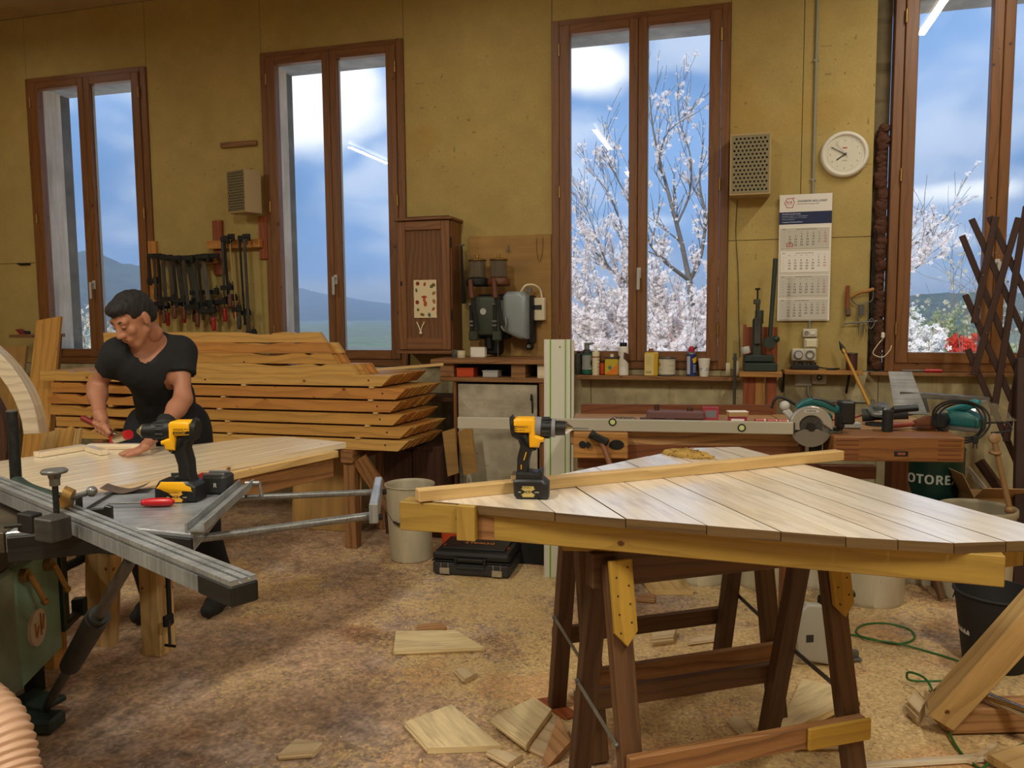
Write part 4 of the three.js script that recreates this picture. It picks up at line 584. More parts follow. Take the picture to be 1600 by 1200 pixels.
// ------------------------------------------------------------------ things on the wall
// clamp rack
{
  const t = thing('clamp_rack', 'pine battens screwed to the wall carrying the clamps', 'rack', [-3.9, 1.7, 0]);
  const b = (px0, py0, px1, py1, x0, x1, y0, y1, m, z1 = 0.03, z0 = 0.002) => part('batten', slabBox(x0 + 3.9, x1 + 3.9, y0 - 1.7, y1 - 1.7, z0, z1, 0.002), m, t);
  b(0, 0, 0, 0, -3.751, -3.673, 1.715, 2.118, M.redWood); b(0, 0, 0, 0, -3.776, -3.328, 1.906, 1.967, M.pineWarm, 0.07, 0.031); b(0, 0, 0, 0, -4.204, -3.705, 1.802, 1.855, M.pineWarm, 0.06, 0.031); b(0, 0, 0, 0, -4.331, -4.261, 1.333, 1.985, M.pineWarm); b(0, 0, 0, 0, -3.358, -3.294, 1.824, 2.136, M.redWood);
}
function fclamp(label, x, yTop, yBot, wBar, jaw, barMat, gripMat, z, lean = 0) {
  wBar *= 1.35; jaw *= 1.5; const t = thing('bar_clamp', label, 'clamp', [x, yTop, z], 0, 'clamps hanging on the wall rack'), L = yTop - yBot, bx = (q) => lean * q;
  part('clamp_bar', bar([0, 0.01, 0], [bx(1), -L, 0], 0.009, wBar, 0.001, [0, 0, 1]), barMat, t);
  part('fixed_jaw', [box(jaw / 2, 0, 0, jaw + 0.02, 0.034, 0.02, 0.003), box(jaw, -0.02, 0, 0.022, 0.026, 0.02, 0.003)], M.castIron, t);
  const y = -L * 0.86; part('sliding_jaw', [box(jaw * 0.45 + bx(0.86), y, 0, jaw + 0.05, 0.034, 0.022, 0.003), box(jaw + bx(0.86), y + 0.008, 0, 0.032, 0.05, 0.026, 0.004)], M.castIron, t);
  part('screw', rod([jaw + bx(0.86), y + 0.05, 0], [jaw + bx(0.86), y - 0.045, 0], 0.005, 8), M.steelDark, t);
  part('grip', at(lathe([[0, -0.05], [0.011, -0.05], [0.0155, -0.04], [0.0165, 0], [0.0135, 0.03], [0.016, 0.045], [0.008, 0.05], [0, 0.05]], 12), jaw + bx(0.86), y - 0.095, 0), gripMat, t);
}
const gripR = std('#a5161a', 0.4), gripB = wood('#6b3a22', texDark, 0.5);
[[232, 400, 446, 0.016, 0.03, M.castIron, M.black, 0.1, 'short black clamp at the window end of the rack'], [240, 400, 487, 0.014, 0.04, M.steelDark, gripB, 0.16, 'slim dark clamp second from the window on the rack'], [247, 401, 492, 0.014, 0.035, M.castIron, gripR, 0.1, 'slim clamp with red grip beside the short black clamp'], [254, 402, 478, 0.02, 0.05, M.steelDark, gripB, 0.2, 'clamp hung foremost in the bunch near the window'], [263, 404, 486, 0.024, 0.05, M.steel, gripR, 0.13, 'broad steel clamp with red grip over the man'],
  [277, 405, 484, 0.03, 0.06, M.steelDark, gripB, 0.1, 'broad grey clamp with wooden grip left of the rack middle'], [294, 404, 466, 0.03, 0.13, M.steelDark, gripB, 0.09, 'broad clamp with long jaws and wooden grip'], [300, 402, 488, 0.022, 0.07, M.steelDark, gripB, 0.15, 'clamp hung in front of the broad long jawed clamp'], [316, 400, 484, 0.026, 0.09, M.steel, gripR, 0.12, 'bright steel clamp with red grip at the end of the low batten']].forEach(([px, t, b, w, j, m, g, z, l]) => {
  const k = { 232: [-4.269, 1.866, 1.645], 240: [-4.173, 1.86, 1.445], 247: [-4.183, 1.859, 1.421], 254: [-4.062, 1.844, 1.487], 263: [-4.069, 1.84, 1.449], 277: [-4.014, 1.836, 1.458], 294: [-3.926, 1.839, 1.544], 300: [-3.846, 1.842, 1.438], 316: [-3.78, 1.851, 1.456] }[px];
  fclamp(l, k[0], k[1], k[2], w, j, m, g, z, px > 260 ? 0.045 : 0.01);
});
fclamp('narrow dark clamp hung between the first broad clamps', -3.973, 1.837, 1.476, 0.016, 0.04, M.castIron, gripB, 0.2, 0.02); fclamp('grey clamp with wooden grip hung in front of the rack middle', -3.885, 1.835, 1.419, 0.018, 0.05, M.steelDark, gripB, 0.2, 0.03); fclamp('dark clamp with red grip near the end of the low batten', -3.764, 1.841, 1.381, 0.016, 0.06, M.castIron, gripR, 0.2, 0.03);
fclamp('long bar clamp with red grip beside the rack post', -3.603, 1.978, 1.464, 0.014, 0.035, M.castIron, gripR, 0.1, 0.02);
fclamp('long dark bar clamp hung against the rack post', -3.577, 1.963, 1.556, 0.014, 0.03, M.steelDark, gripB, 0.16, 0);
fclamp('long bright bar clamp with steel screw head', -3.533, 1.985, 1.369, 0.009, 0.02, M.chrome, M.steelDark, 0.135, 0.03);
fclamp('long thin dark bar clamp next to the bright one', -3.474, 1.974, 1.34, 0.011, 0.02, M.castIron, gripB, 0.1, 0.02);
fclamp('longest steel bar clamp at the window end of the high batten', -3.41, 1.981, 1.166, 0.015, 0.025, M.steelDark, gripB, 0.135, 0.015);
// loudspeaker boxes with perforated fronts
function speakerBox(label, pos, turn) {
  const t = thing('loudspeaker', label, 'speaker', pos, turn), w = 0.235, h = 0.36, d = 0.17, cab = std('#b59a68', 0.55);
  part('cabinet', [box(0, h / 2 - 0.008, 0.08, 0.016 + w - 0.016, 0.016, d, 0.001), box(0, -h / 2 + 0.008, 0.08, w, 0.016, d, 0.001), box(-w / 2 + 0.008, 0, 0.08, 0.016, h - 0.032, d, 0.001), box(w / 2 - 0.008, 0, 0.08, 0.016, h - 0.032, d, 0.001), box(0, 0, 0.005, w - 0.032, h - 0.032, 0.01, 0.001)], cab, t);
  const holes = []; for (let r = 0; r < 14; r++) for (let c = 0; c < 9; c++) { const x = -0.092 + c * 0.0232 + (r % 2) * 0.0116, y = -0.15 + r * 0.023; if (x < 0.1) holes.push(Array.from({ length: 6 }, (_, k) => [x + 0.0072 * Math.cos(k * 1.0472), y + 0.0072 * Math.sin(k * 1.0472)])); }
  part('perforated_grille', at(prism([[-0.108, -0.17], [0.108, -0.17], [0.108, 0.17], [-0.108, 0.17]], 0.002, 0, holes), 0, 0, 0.166), std('#857b5c', 0.5, 0.3), t); part('baffle', box(0, 0, 0.145, w - 0.033, h - 0.033, 0.004, 0.001), M.black, t);
  part('mounting_tab', box(0, h / 2 + 0.015, 0.006, 0.05, 0.03, 0.008, 0.001), M.tanWood, t); return t;
}
const sp1 = speakerBox('cream loudspeaker box with perforated front above the clamp rack', [-3.385, 2.295, 0.06], rad(-17)); sp1.scale.setScalar(0.84); speakerBox('cream loudspeaker box with perforated front beside the wall clock', [0.09, 2.285, 0.012], 0);
solo('wall_strip', slabBox(-3.659, -3.357, 2.644, 2.681, 0.001, 0.025, 0.002), M.tanWood, 'short wooden strip on the wall over the left loudspeaker', 'strip');
{ const t = thing('coat_hook_rail', 'small black hook rail on the wall left of the windows', 'hooks', [-5.542, 1.841, 0]); part('hook_plate', box(0, 0, 0.008, 0.11, 0.016, 0.012, 0.002), M.black, t); for (let k = 0; k < 5; k++) part('hook', rod([-0.045 + k * 0.022, 0, 0.01], [-0.045 + k * 0.022, 0.004, 0.04], 0.006, 8), M.black, t); }
// wall cabinet with a child's picture pinned on its door
{
  const x0 = -2.18, x1 = -1.8, y0 = 1.165, y1 = 2.03, d = 0.22, W = x1 - x0, Hh = y1 - y0, t = thing('wall_cabinet', 'brown wooden wall cabinet with a pinned childs picture', 'cabinet', [x0, y0, 0.002]);
  part('carcass', [box(W / 2, Hh / 2, 0.004, W, Hh, 0.008, 0.001), box(0.01, Hh / 2, d / 2 - 0.012, 0.02, Hh, d - 0.025, 0.002, 'y'), box(W - 0.01, Hh / 2, d / 2 - 0.012, 0.02, Hh, d - 0.025, 0.002, 'y'), box(W / 2, Hh - 0.01, d / 2 - 0.012, W - 0.04, 0.02, d - 0.025, 0.002), box(W / 2, 0.01, d / 2 - 0.012, W - 0.04, 0.02, d - 0.025, 0.002)], M.cabinet, t);
  part('cornice', box(W / 2, Hh + 0.009, d / 2 + 0.006, W + 0.035, 0.018, d + 0.03, 0.003), M.cabinet, t); part('plinth', box(W / 2, -0.011, d / 2 + 0.004, W + 0.03, 0.022, d + 0.02, 0.003), M.cabinet, t); part('top_board', box(W * 0.55, Hh + 0.024, d / 2, W * 0.8, 0.01, d * 0.8, 0.001), M.darkWood, t);
  const st = 0.058, dr = part('door', [box(0.004 + st / 2, Hh / 2, d - 0.004, st, Hh - 0.01, 0.022, 0.003, 'y'), box(W - 0.004 - st / 2, Hh / 2, d - 0.004, st, Hh - 0.01, 0.022, 0.003, 'y'), box(W / 2, Hh - 0.005 - st / 2, d - 0.004, W - 0.008 - 2 * st, st, 0.022, 0.003, 'x'), box(W / 2, 0.005 + st * 0.7, d - 0.004, W - 0.008 - 2 * st, st * 1.4, 0.022, 0.003, 'x')], M.cabinet, t);
  part('door_panel', box(W / 2, Hh / 2, d - 0.012, W - 2 * st, Hh - 2 * st, 0.008, 0.001, 'y'), wood('#7a5028', texDark, 0.6), dr); for (const y of [0.2, 0.68]) part('hinge', rod([W + 0.004, y, d - 0.004], [W + 0.004, y + 0.07, d - 0.004], 0.006, 8), M.castIron, dr); part('key_plate', box(0.03, Hh * 0.52, d + 0.008, 0.014, 0.03, 0.002, 0.0005), M.castIron, dr);
  const pic = thing('childs_picture', 'creased paper with scattered coloured blobs pinned to the cabinet door', 'picture', [-1.983, 1.511, 0.2185]);
  const pg = new THREE.PlaneGeometry(0.165, 0.255, 12, 16), PP = pg.attributes.position; for (let i = 0; i < PP.count; i++) { const x = PP.getX(i), y = PP.getY(i), e = Math.max(Math.abs(x) / 0.0825, Math.abs(y) / 0.1275); PP.setZ(i, 0.0015 + 0.003 * fbm(x * 40 + 9, y * 40 + 9, 71, 3)); if (e > 0.98) PP.setXY(i, x * (1 - 0.03 * vnoise(y * 80 + 5, x * 80 + 5, 3)), y * (1 - 0.02 * vnoise(x * 90 + 50, y * 60 + 9, 4))); } pg.computeVertexNormals();
  part('paper_sheet', pg, printMat(330, 510, (c, w, h) => { c.fillStyle = '#e0cfa6'; c.fillRect(0, 0, w, h); const R = rng(5), cols = ['#8a2f20', '#b04a2a', '#5d6b3a', '#7d5a2c', '#4f6a62', '#a5702c']; const spots = [[60, 50], [160, 60], [260, 90], [290, 70], [40, 140], [290, 180], [50, 300], [280, 390], [60, 400], [120, 465], [220, 470], [290, 290]]; spots.forEach(([x, y], i) => { c.fillStyle = cols[i % 6]; c.beginPath(); c.ellipse(x, y, 14 + R() * 16, 14 + R() * 14, R() * 3, 0, 7); c.fill(); c.strokeStyle = '#6a3420'; c.lineWidth = 4; c.stroke(); }); c.fillStyle = '#a8321f'; c.beginPath(); c.ellipse(150, 240, 42, 28, 0, Math.PI, 0); c.fill(); c.fillStyle = '#b5542c'; c.fillRect(132, 240, 38, 50); c.beginPath(); c.ellipse(165, 320, 26, 38, 0, 0, 7); c.fill(); }, 0.9), pic);
  const orn = thing('forked_twig', 'pale forked twig ornament pinned under the picture', 'ornament', [-2.019, 1.297, 0.217]); part('twig', [tube([[0, -0.012, 0.006], [-0.008, 0.02, 0.008], [-0.028, 0.06, 0.006]], 0.004, 12, 6), tube([[0, -0.012, 0.006], [0.008, 0.02, 0.008], [0.028, 0.06, 0.006]], 0.004, 12, 6), at(new THREE.SphereGeometry(0.011, 10, 8), 0, -0.014, 0.006)], M.cream, orn);
  const belt = thing('machine_belts', 'bundle of dark belts and hooks hung on the cabinet side', 'belts', [-1.775, 1.86, 0.09]); for (let k = 0; k < 4; k++) part('belt', tube([[0.002 + k * 0.006, 0, -0.02 + k * 0.016], [0.004 + k * 0.008, -0.2, -0.035 + k * 0.02], [0.006 + k * 0.01, -0.38, -0.02 + k * 0.014], [0.012 + k * 0.008, -0.2, k * 0.016], [0.002 + k * 0.006, 0, -0.02 + k * 0.016]], 0.006, 30, 6), k === 1 ? M.steelDark : M.rubber, belt); part('hook', rod([-0.022, 0.005, 0.005], [0.03, 0.012, 0.005], 0.005, 8), M.steel, belt);
}
// wall drill on its backing board
solo('backing_board', uvs(slabBox(-1.74, -1.166, 1.1, 1.932, 0.002, 0.016, 0.002), 'x'), M.ply, 'plain brown backing board behind the wall drilling machine', 'board');
{
  const t = thing('drilling_machine', 'green wall mounted drilling machine with two glass oilers and levers', 'machine', [-1.5, 1.4, 0.017]);
  const X = (px) => lerp(-1.732, -1.154, (px - 735) / 130) + 1.5 + 0.03, Y = (py) => lerp(1.942, 1.105, (py - 368) / 192) - 1.4;
  part('wall_column', [box(X(770), Y(495), 0.04, 0.22, 0.3, 0.08, 0.01), box(X(770), Y(530), 0.06, 0.1, 0.2, 0.12, 0.01)], M.castIron, t);
  part('head_casting', at(creased(prism([[-0.1, -0.13], [0.1, -0.13], [0.1, 0.09], [0.075, 0.125], [-0.075, 0.125], [-0.1, 0.09]], 0.13, 0.02, [], 3)), X(767), Y(493), 0.15), M.drillPress, t);
  part('round_badge', at(rot(new THREE.CylinderGeometry(0.021, 0.021, 0.004, 20), Math.PI / 2), X(764), Y(487), 0.217), M.lightGrey, t);
  for (const px of [746, 782]) { const s = part('guide_slide', box(X(px), Y(497), 0.215, 0.025, 0.17, 0.025, 0.004), M.castIron, t); for (const py of [476, 502, 508]) part('slide_nut', box(X(px), Y(py), 0.232, 0.034, 0.016, 0.012, 0.003), M.steel, s); part('lower_bracket', box(X(px) + 0.01, Y(523), 0.2, 0.06, 0.07, 0.05, 0.008), M.drillPress, s); }
  part('quill', [cyl(X(768), Y(543), 0.14, 0.024, 0.14, 16), cyl(X(770), Y(520), 0.14, 0.034, 0.08, 16, 0.045)], M.castIron, t); part('drill_bit', [cyl(X(783), Y(557), 0.17, 0.003, 0.11, 8), cyl(X(783), Y(532), 0.17, 0.013, 0.05, 12)], M.steel, t);
  for (const [px, py, m] of [[751, 423, 0], [784, 421, 1]]) { const g = part('oiler_base', lathe([[0, 0], [0.07, 0], [0.078, 0.015], [0.074, 0.045], [0.066, 0.055], [0, 0.055]], 24).translate(X(px), Y(449), 0.15), m ? wood('#6e3f22', texDark, 0.4) : M.castIron, t); part('oiler_glass', lathe([[0, 0], [0.056, 0], [0.058, 0.005], [0.058, 0.105], [0.05, 0.112], [0.05, 0.006], [0, 0.006]], 24).translate(X(px), Y(436), 0.15), new THREE.MeshPhysicalMaterial({ color: '#d9d2c2', roughness: 0.08, transmission: 0.9, thickness: 0, ior: 1.45 }), g); part('oiler_cap', [lathe([[0, 0], [0.06, 0], [0.06, 0.012], [0.02, 0.022], [0, 0.022]], 24).translate(X(px), Y(411), 0.15), cyl(X(px), Y(407), 0.15, 0.011, 0.026, 8)], M.brass, g); part('oiler_rods', [-0.025, 0, 0.025].map((o) => rod([X(px) + o, Y(436), 0.15], [X(px) + o, Y(411), 0.15], 0.005, 8)), M.steelDark, g); }
  for (const [ax, ay, bx, by] of [[747, 446, 757, 515], [783, 446, 796, 508]]) { const l = part('feed_lever', bar([X(ax) + 0.005, Y(ay) - 0.06, 0.25], [X(bx), Y(by), 0.25], 0.024, 0.014, 0.003), M.castIron, t); part('lever_grip', rod([X(ax), Y(ay) + 0.03, 0.25], [X(ax) + 0.01, Y(ay) - 0.09, 0.25], 0.015, 12, 0.02), gripB, l); }
  part('lever_loop', tube([[X(793), Y(500), 0.24], [X(795), Y(512), 0.25], [X(799), Y(516), 0.25], [X(801), Y(508), 0.25], [X(800), Y(496), 0.24]], 0.007, 24, 8), M.steel, t); part('feed_plate', at(prism([[-0.03, -0.09], [0.045, -0.11], [0.055, 0.06], [0.03, 0.085], [-0.03, 0.085]], 0.03, 0.006), X(796), Y(490), 0.19), M.blueGrey, t); for (const py of [481, 487, 493]) part('plate_screw', at(rot(new THREE.CylinderGeometry(0.007, 0.007, 0.01, 10), Math.PI / 2), X(803), Y(py), 0.21), M.castIron, t);
  part('motor_housing', at(creased(prism([[-0.08, -0.11], [0.03, -0.16], [0.08, -0.16], [0.08, 0.12], [0.05, 0.15], [-0.05, 0.15], [-0.08, 0.12]], 0.2, 0.03, [], 4), 0.9), X(811), Y(492), 0.12), std('#8b9496', 0.35, 0.15), t); part('motor_bracket', [box(X(829), Y(500), 0.06, 0.035, 0.32, 0.12, 0.01), box(X(827), Y(540), 0.08, 0.05, 0.05, 0.05, 0.012)], M.castIron, t); part('bracket_bolt', [rod([X(827), Y(540), 0.1], [X(827), Y(540), 0.12], 0.014, 6), rod([X(828), Y(455), 0.1], [X(828), Y(455), 0.12], 0.018, 12)], M.steel, t);
  part('cable', tube([[X(817), Y(458), 0.14], [X(824), Y(449), 0.14], [X(835), Y(448), 0.1], [X(842), Y(455), 0.06], [X(844), Y(466), 0.05]], 0.007, 24, 8), M.cream, t);
  const sw = thing('switch_box', 'cream switch box with a cable on the backing board', 'switch', [-1.241, 1.436, 0.017]); part('housing', box(0, 0, 0.03, 0.085, 0.15, 0.06, 0.005), M.cream, sw); part('rocker', box(0, 0.012, 0.062, 0.05, 0.03, 0.006, 0.002), M.charcoal, sw); part('gland', [cyl(0.0, -0.1, 0.03, 0.008, 0.03, 10), rod([0, -0.1, 0.03], [-0.005, -0.125, 0.03], 0.004, 8)], M.steelDark, sw);
  const wire = thing('hanging_chain', 'thin loop of wire on the backing board', 'wire', [-1.243, 1.907, 0.018]); part('wire_loop', tube([[-0.02, 0, 0.003], [-0.016, -0.1, 0.004], [0, -0.16, 0.004], [0.02, -0.1, 0.004], [0.024, 0, 0.003]], 0.0012, 24, 5), M.castIron, wire);
  const hk = thing('wall_hook', 'small twisted steel hook on the backing board', 'hook', [-1.456, 1.837, 0.018]); part('hook_bend', [tube([[0, 0.03, 0.004], [0, 0, 0.01], [0.008, -0.015, 0.018], [0.014, 0, 0.018]], 0.003, 16, 6), tube([[0, 0, 0.01], [-0.008, -0.016, 0.016], [-0.01, 0, 0.018]], 0.003, 12, 6)], M.steel, hk);
}
// tool cupboard under the drilling machine
{
  const t = thing('tool_cupboard', 'cupboard with pale grey panel door and pigeonhole shelf below the drilling machine', 'cupboard', [-1.43, 0, 0.016]), zf = 0.44;
  const yT = 1.108, X = (px) => lerp(-1.832, -1.107, (px - 680) / 172) + 1.43;
  part('worktop', box((X(675) + X(855)) / 2, yT, 0.235, X(855) - X(675), 0.028, 0.46, 0.003, 'x'), M.tanWood, t);
  part('shelf_board', box((X(688) + X(855)) / 2, yT - 0.115, 0.225, X(855) - X(688), 0.028, 0.44, 0.003, 'x'), M.tanWood, t); for (const [a, b] of [[688, 710], [800, 822], [840, 852]]) part('divider', box((X(a) + X(b)) / 2, yT - 0.058, 0.225, X(b) - X(a), 0.086, 0.42, 0.002, 'z'), a > 830 ? M.pinePale : M.tanWood, t); part('back_panel', box((X(688) + X(852)) / 2, yT - 0.058, 0.01, X(852) - X(688), 0.086, 0.01, 0.001), M.darkWood, t);
  part('carcass', [box(X(711), (yT - 0.13) / 2, 0.22, 0.02, yT - 0.13, 0.43, 0.002, 'y'), box(X(846), (yT - 0.13) / 2, 0.22, 0.03, yT - 0.13, 0.43, 0.002, 'y'), box((X(711) + X(846)) / 2, (yT - 0.13) / 2, 0.02, X(846) - X(711) - 0.03, yT - 0.13, 0.02, 0.002)], M.cabinet, t);
  const d = part('door', box((X(716) + X(839)) / 2, (yT - 0.14) / 2, zf - 0.02, X(839) - X(716), yT - 0.15, 0.02, 0.002), std('#d3cdb8', 0.8, 0, { map: texLow }), t); part('door_pull', tube([[X(830), yT - 0.24, zf - 0.008], [X(832), yT - 0.2, zf + 0.01], [X(833), yT - 0.26, zf + 0.01], [X(832), yT - 0.32, zf - 0.008]], 0.005, 20, 6), M.castIron, d);
  const bits = [['storage_box', 'orange box in the pigeonhole shelf', 726, 0.115, 0.05, M.orange], ['storage_box', 'pale grey box in the pigeonhole shelf', 766, 0.1, 0.035, M.lightGrey]]; for (const [n, l, px, w, h, m] of bits) { const b = thing(n, l, 'box', [X(px) - 1.43, yT - 0.101, 0.38]); part('box_body', box(0, h / 2, 0, w, h, 0.1, 0.003), m, b); part('box_lid', box(0, h + 0.004, 0, w + 0.006, 0.008, 0.106, 0.002), m, b); }
  for (const [n, l, px, r, h, m] of [['small_tin', 'small grey tin on the cupboard worktop beside the cabinet', 700, 0.022, 0.05, M.steel], ['small_tin', 'cream pot on the cupboard worktop beside the grey tin', 710, 0.026, 0.045, M.cream]]) { const b = thing(n, l, 'tin', [X(px) - 1.43, yT + 0.0145, 0.3]); part('tin_body', lathe([[0, 0], [r, 0], [r, h], [r - 0.003, h], [r - 0.003, 0.004], [0, 0.004]], 18), m, b); part('rim', lathe([[r - 0.002, h - 0.004], [r + 0.002, h - 0.004], [r + 0.002, h + 0.002], [r - 0.002, h + 0.002]], 18), m, b); }
  const b = thing('paper_packet', 'white paper packet on the cupboard worktop', 'packet', [X(732) - 1.43, yT + 0.0145, 0.22]); part('packet', box(0, 0.032, 0, 0.1, 0.064, 0.05, 0.004), M.paper, b); part('flap', box(0, 0.066, 0.01, 0.098, 0.003, 0.03, 0.001), M.paper, b);
}
// white guide rail standing on end
{
  const a = [-0.87, 0, 1.173], t = thing('guide_rail', 'white aluminium saw guide rail with green strips standing upright', 'rail', [a[0], 0, a[2]]), h = 1.27, w = 0.158; t.rotation.set(-0.02, 0.1, 0);
  part('rail_plate', [box(0, h / 2, 0, w, h, 0.006, 0.001, 'y'), box(0.052, h / 2, 0.006, 0.016, h, 0.01, 0.001, 'y'), box(0.075, h / 2, 0.004, 0.006, h, 0.012, 0.001, 'y'), box(-0.076, h / 2, 0.003, 0.004, h, 0.008, 0.001, 'y')], std('#d6d6c6', 0.45, 0.1), t);
  part('glide_strip', box(-0.045, h / 2, 0.0036, 0.007, h - 0.001, 0.0016, 0.0004, 'y'), std('#6da51c', 0.5), t); part('glide_strip', box(0.034, h / 2, 0.0036, 0.006, h - 0.001, 0.0016, 0.0004, 'y'), std('#6da51c', 0.5), t); part('splinter_guard', box(0.063, h / 2, 0.0045, 0.004, h - 0.001, 0.002, 0.0004, 'y'), std('#57821c', 0.5), t); part('screw_hole', rod([0.005, h - 0.04, 0.002], [0.005, h - 0.04, 0.0036], 0.004, 8), M.black, t);
}
// sill board and what stands on it
const SY = 1.003;
solo('window_shelf', slabBox(-0.975, 0.005, SY - 0.026, SY, 0.006, 0.125, 0.003), M.tanWood, 'wooden window board with cans and bottles under the blossom window', 'shelf');
function sillThing(name, label, cat, x, z = 0.075) { return thing(name, label, cat, [x, SY, z]); }
const vessel = (p, seg = 22) => lathe(p, seg);
function labelBand(t, r, y0, y1, draw, w = 256, h = 256, name = 'printed_label') { part(name, at(new THREE.CylinderGeometry(r + 0.0006, r + 0.0006, y1 - y0, 28, 1, true), 0, (y0 + y1) / 2, 0).rotateY(0), printMat(w, h, draw, 0.45), t); }
{
  let t = sillThing('spray_can', 'grey and green spray can with trigger head', 'can', -0.914); part('can_body', vessel([[0, 0], [0.029, 0], [0.031, 0.004], [0.031, 0.145], [0.022, 0.165], [0.012, 0.17], [0, 0.17]]), M.charcoal, t); part('trigger_head', [cyl(0, 0.168, 0, 0.017, 0.03, 14), box(0.012, 0.205, 0, 0.06, 0.014, 0.018, 0.004), rod([0, 0.195, 0], [0.045, 0.21, 0], 0.006, 8)], M.grey, t); labelBand(t, 0.0312, 0.01, 0.14, (c, w, h) => { c.fillStyle = '#8d9088'; c.fillRect(0, 0, w, h); c.fillStyle = '#0f5a48'; c.fillRect(0, h * 0.8, w, h * 0.2); c.fillRect(0, 0, w, h * 0.08); for (const o of [20, 150]) { c.fillStyle = '#20332c'; c.beginPath(); c.ellipse(o + 40, 120, 22, 40, 0, 0, 7); c.fill(); c.fillStyle = '#e8e8e0'; c.fillRect(o + 12, 190, 56, 8); } });
  t = sillThing('dark_tin', 'dark tin half hidden behind the guide rail', 'tin', -0.974, 0.05); part('tin_body', vessel([[0, 0], [0.025, 0], [0.025, 0.13], [0.02, 0.14], [0, 0.14]]), M.steelDark, t); part('cap', cyl(0, 0.14, 0, 0.012, 0.012, 12), M.black, t);
  t = sillThing('sealant_cartridge', 'cream sealant cartridge with brown print', 'cartridge', -0.856, 0.07); part('cartridge_body', vessel([[0, 0], [0.024, 0], [0.024, 0.15], [0.009, 0.158], [0.008, 0.178], [0.004, 0.186], [0, 0.186]]), M.cream, t); labelBand(t, 0.0242, 0.02, 0.13, (c, w, h) => { c.fillStyle = '#ddd0ac'; c.fillRect(0, 0, w, h); c.fillStyle = '#8a2d20'; c.fillRect(0, 20, w, 16); c.fillStyle = '#7a4a2a'; for (let k = 0; k < 9; k++) c.fillRect(20 + (k % 3) * 80, 70 + 18 * k, 50, 8); });
  t = sillThing('small_brown_jar', 'small rust brown jar behind the yellow tin', 'jar', -0.814, 0.04); part('jar_body', vessel([[0, 0], [0.022, 0], [0.024, 0.01], [0.024, 0.07], [0.018, 0.08], [0, 0.08]]), M.orange, t); part('jar_lid', cyl(0, 0.079, 0, 0.021, 0.016, 16), M.darkWood, t);
  t = sillThing('yellow_tin', 'square yellow and orange paint tin with dark rim', 'tin', -0.748, 0.085); part('tin_body', box(0, 0.058, 0, 0.085, 0.115, 0.055, 0.006), std('#c9a024', 0.4), t); part('rim', box(0, 0.112, 0, 0.088, 0.014, 0.058, 0.004), M.charcoal, t); part('printed_front', at(planeUV(0.08, 0.092), 0, 0.053, 0.0278), printMat(256, 288, (c, w, h) => { const g = c.createLinearGradient(0, 0, w, 0); c.fillStyle = '#c2a92a'; c.fillRect(0, 0, w, h); c.fillStyle = '#dd7a1c'; c.beginPath(); c.moveTo(w, 60); c.lineTo(w, h); c.lineTo(0, h); c.lineTo(110, 200); c.fill(); c.fillStyle = '#2f6a5c'; for (let k = 0; k < 6; k++) { c.save(); c.translate(100, 150); c.rotate(k * 1.05); c.beginPath(); c.ellipse(26, 0, 26, 10, 0, 0, 7); c.fill(); c.restore(); } }, 0.45), t); part('spout', cyl(0.0, 0.118, 0, 0.012, 0.02, 14), M.cream, t);
  t = sillThing('glue_bottle', 'tall white glue bottle with black screw cap', 'bottle', -0.675); part('bottle_body', vessel([[0, 0], [0.031, 0], [0.033, 0.004], [0.033, 0.178], [0.024, 0.188], [0, 0.188]]), M.white, t); part('cap', [cyl(0, 0.186, 0, 0.024, 0.026, 18), cyl(0, 0.212, 0, 0.004, 0.026, 10, 0.002)], M.black, t); labelBand(t, 0.0332, 0.06, 0.155, (c, w, h) => { c.fillStyle = '#d8d2c4'; c.fillRect(0, 0, w, h); c.fillStyle = '#5a3a2a'; for (const o of [0, 128]) { c.beginPath(); c.moveTo(o + 10, 10); c.lineTo(o + 110, 90); c.lineTo(o + 60, 220); c.lineTo(o + 5, 120); c.fill(); } });
  t = sillThing('yellow_canister', 'flat cream and yellow canister with screw top', 'canister', -0.494); part('canister_body', box(0, 0.075, 0, 0.086, 0.15, 0.058, 0.006), std('#cfae33', 0.42), t); part('screw_top', cyl(-0.005, 0.149, 0, 0.016, 0.025, 16), M.tanWood, t); part('printed_front', at(planeUV(0.08, 0.138), -0.001, 0.073, 0.0292), printMat(256, 440, (c, w, h) => { c.fillStyle = '#d9c47c'; c.fillRect(0, 0, w, h); c.fillStyle = '#c9a21c'; c.fillRect(w * 0.72, 0, w * 0.28, h); c.fillStyle = '#5a2a10'; c.font = 'bold 60px sans-serif'; c.fillText('OXE', 20, 400); c.fillStyle = '#9a8648'; for (let k = 0; k < 8; k++) c.fillRect(24, 60 + k * 22, 90 + (k % 3) * 20, 5); }, 0.45), t);
  t = sillThing('label_tin', 'round pale tin with a worn printed label', 'tin', -0.397); part('tin_body', vessel([[0, 0], [0.05, 0], [0.052, 0.004], [0.052, 0.118], [0.047, 0.118], [0.047, 0.112], [0, 0.112]], 30), M.steel, t); part('rim', lathe([[0.046, 0.114], [0.054, 0.114], [0.054, 0.12], [0.046, 0.12]], 30), M.steel, t); labelBand(t, 0.0522, 0.012, 0.108, (c, w, h) => { c.fillStyle = '#cfc6ae'; c.fillRect(0, 0, w, h); c.fillStyle = '#7f8478'; for (let k = 0; k < 10; k++) c.fillRect(10 + (k % 4) * 62, 20 + k * 22, 40, 6); c.fillStyle = '#b08a3a'; c.fillRect(60, 30, 34, 60); c.fillRect(190, 60, 34, 60); });
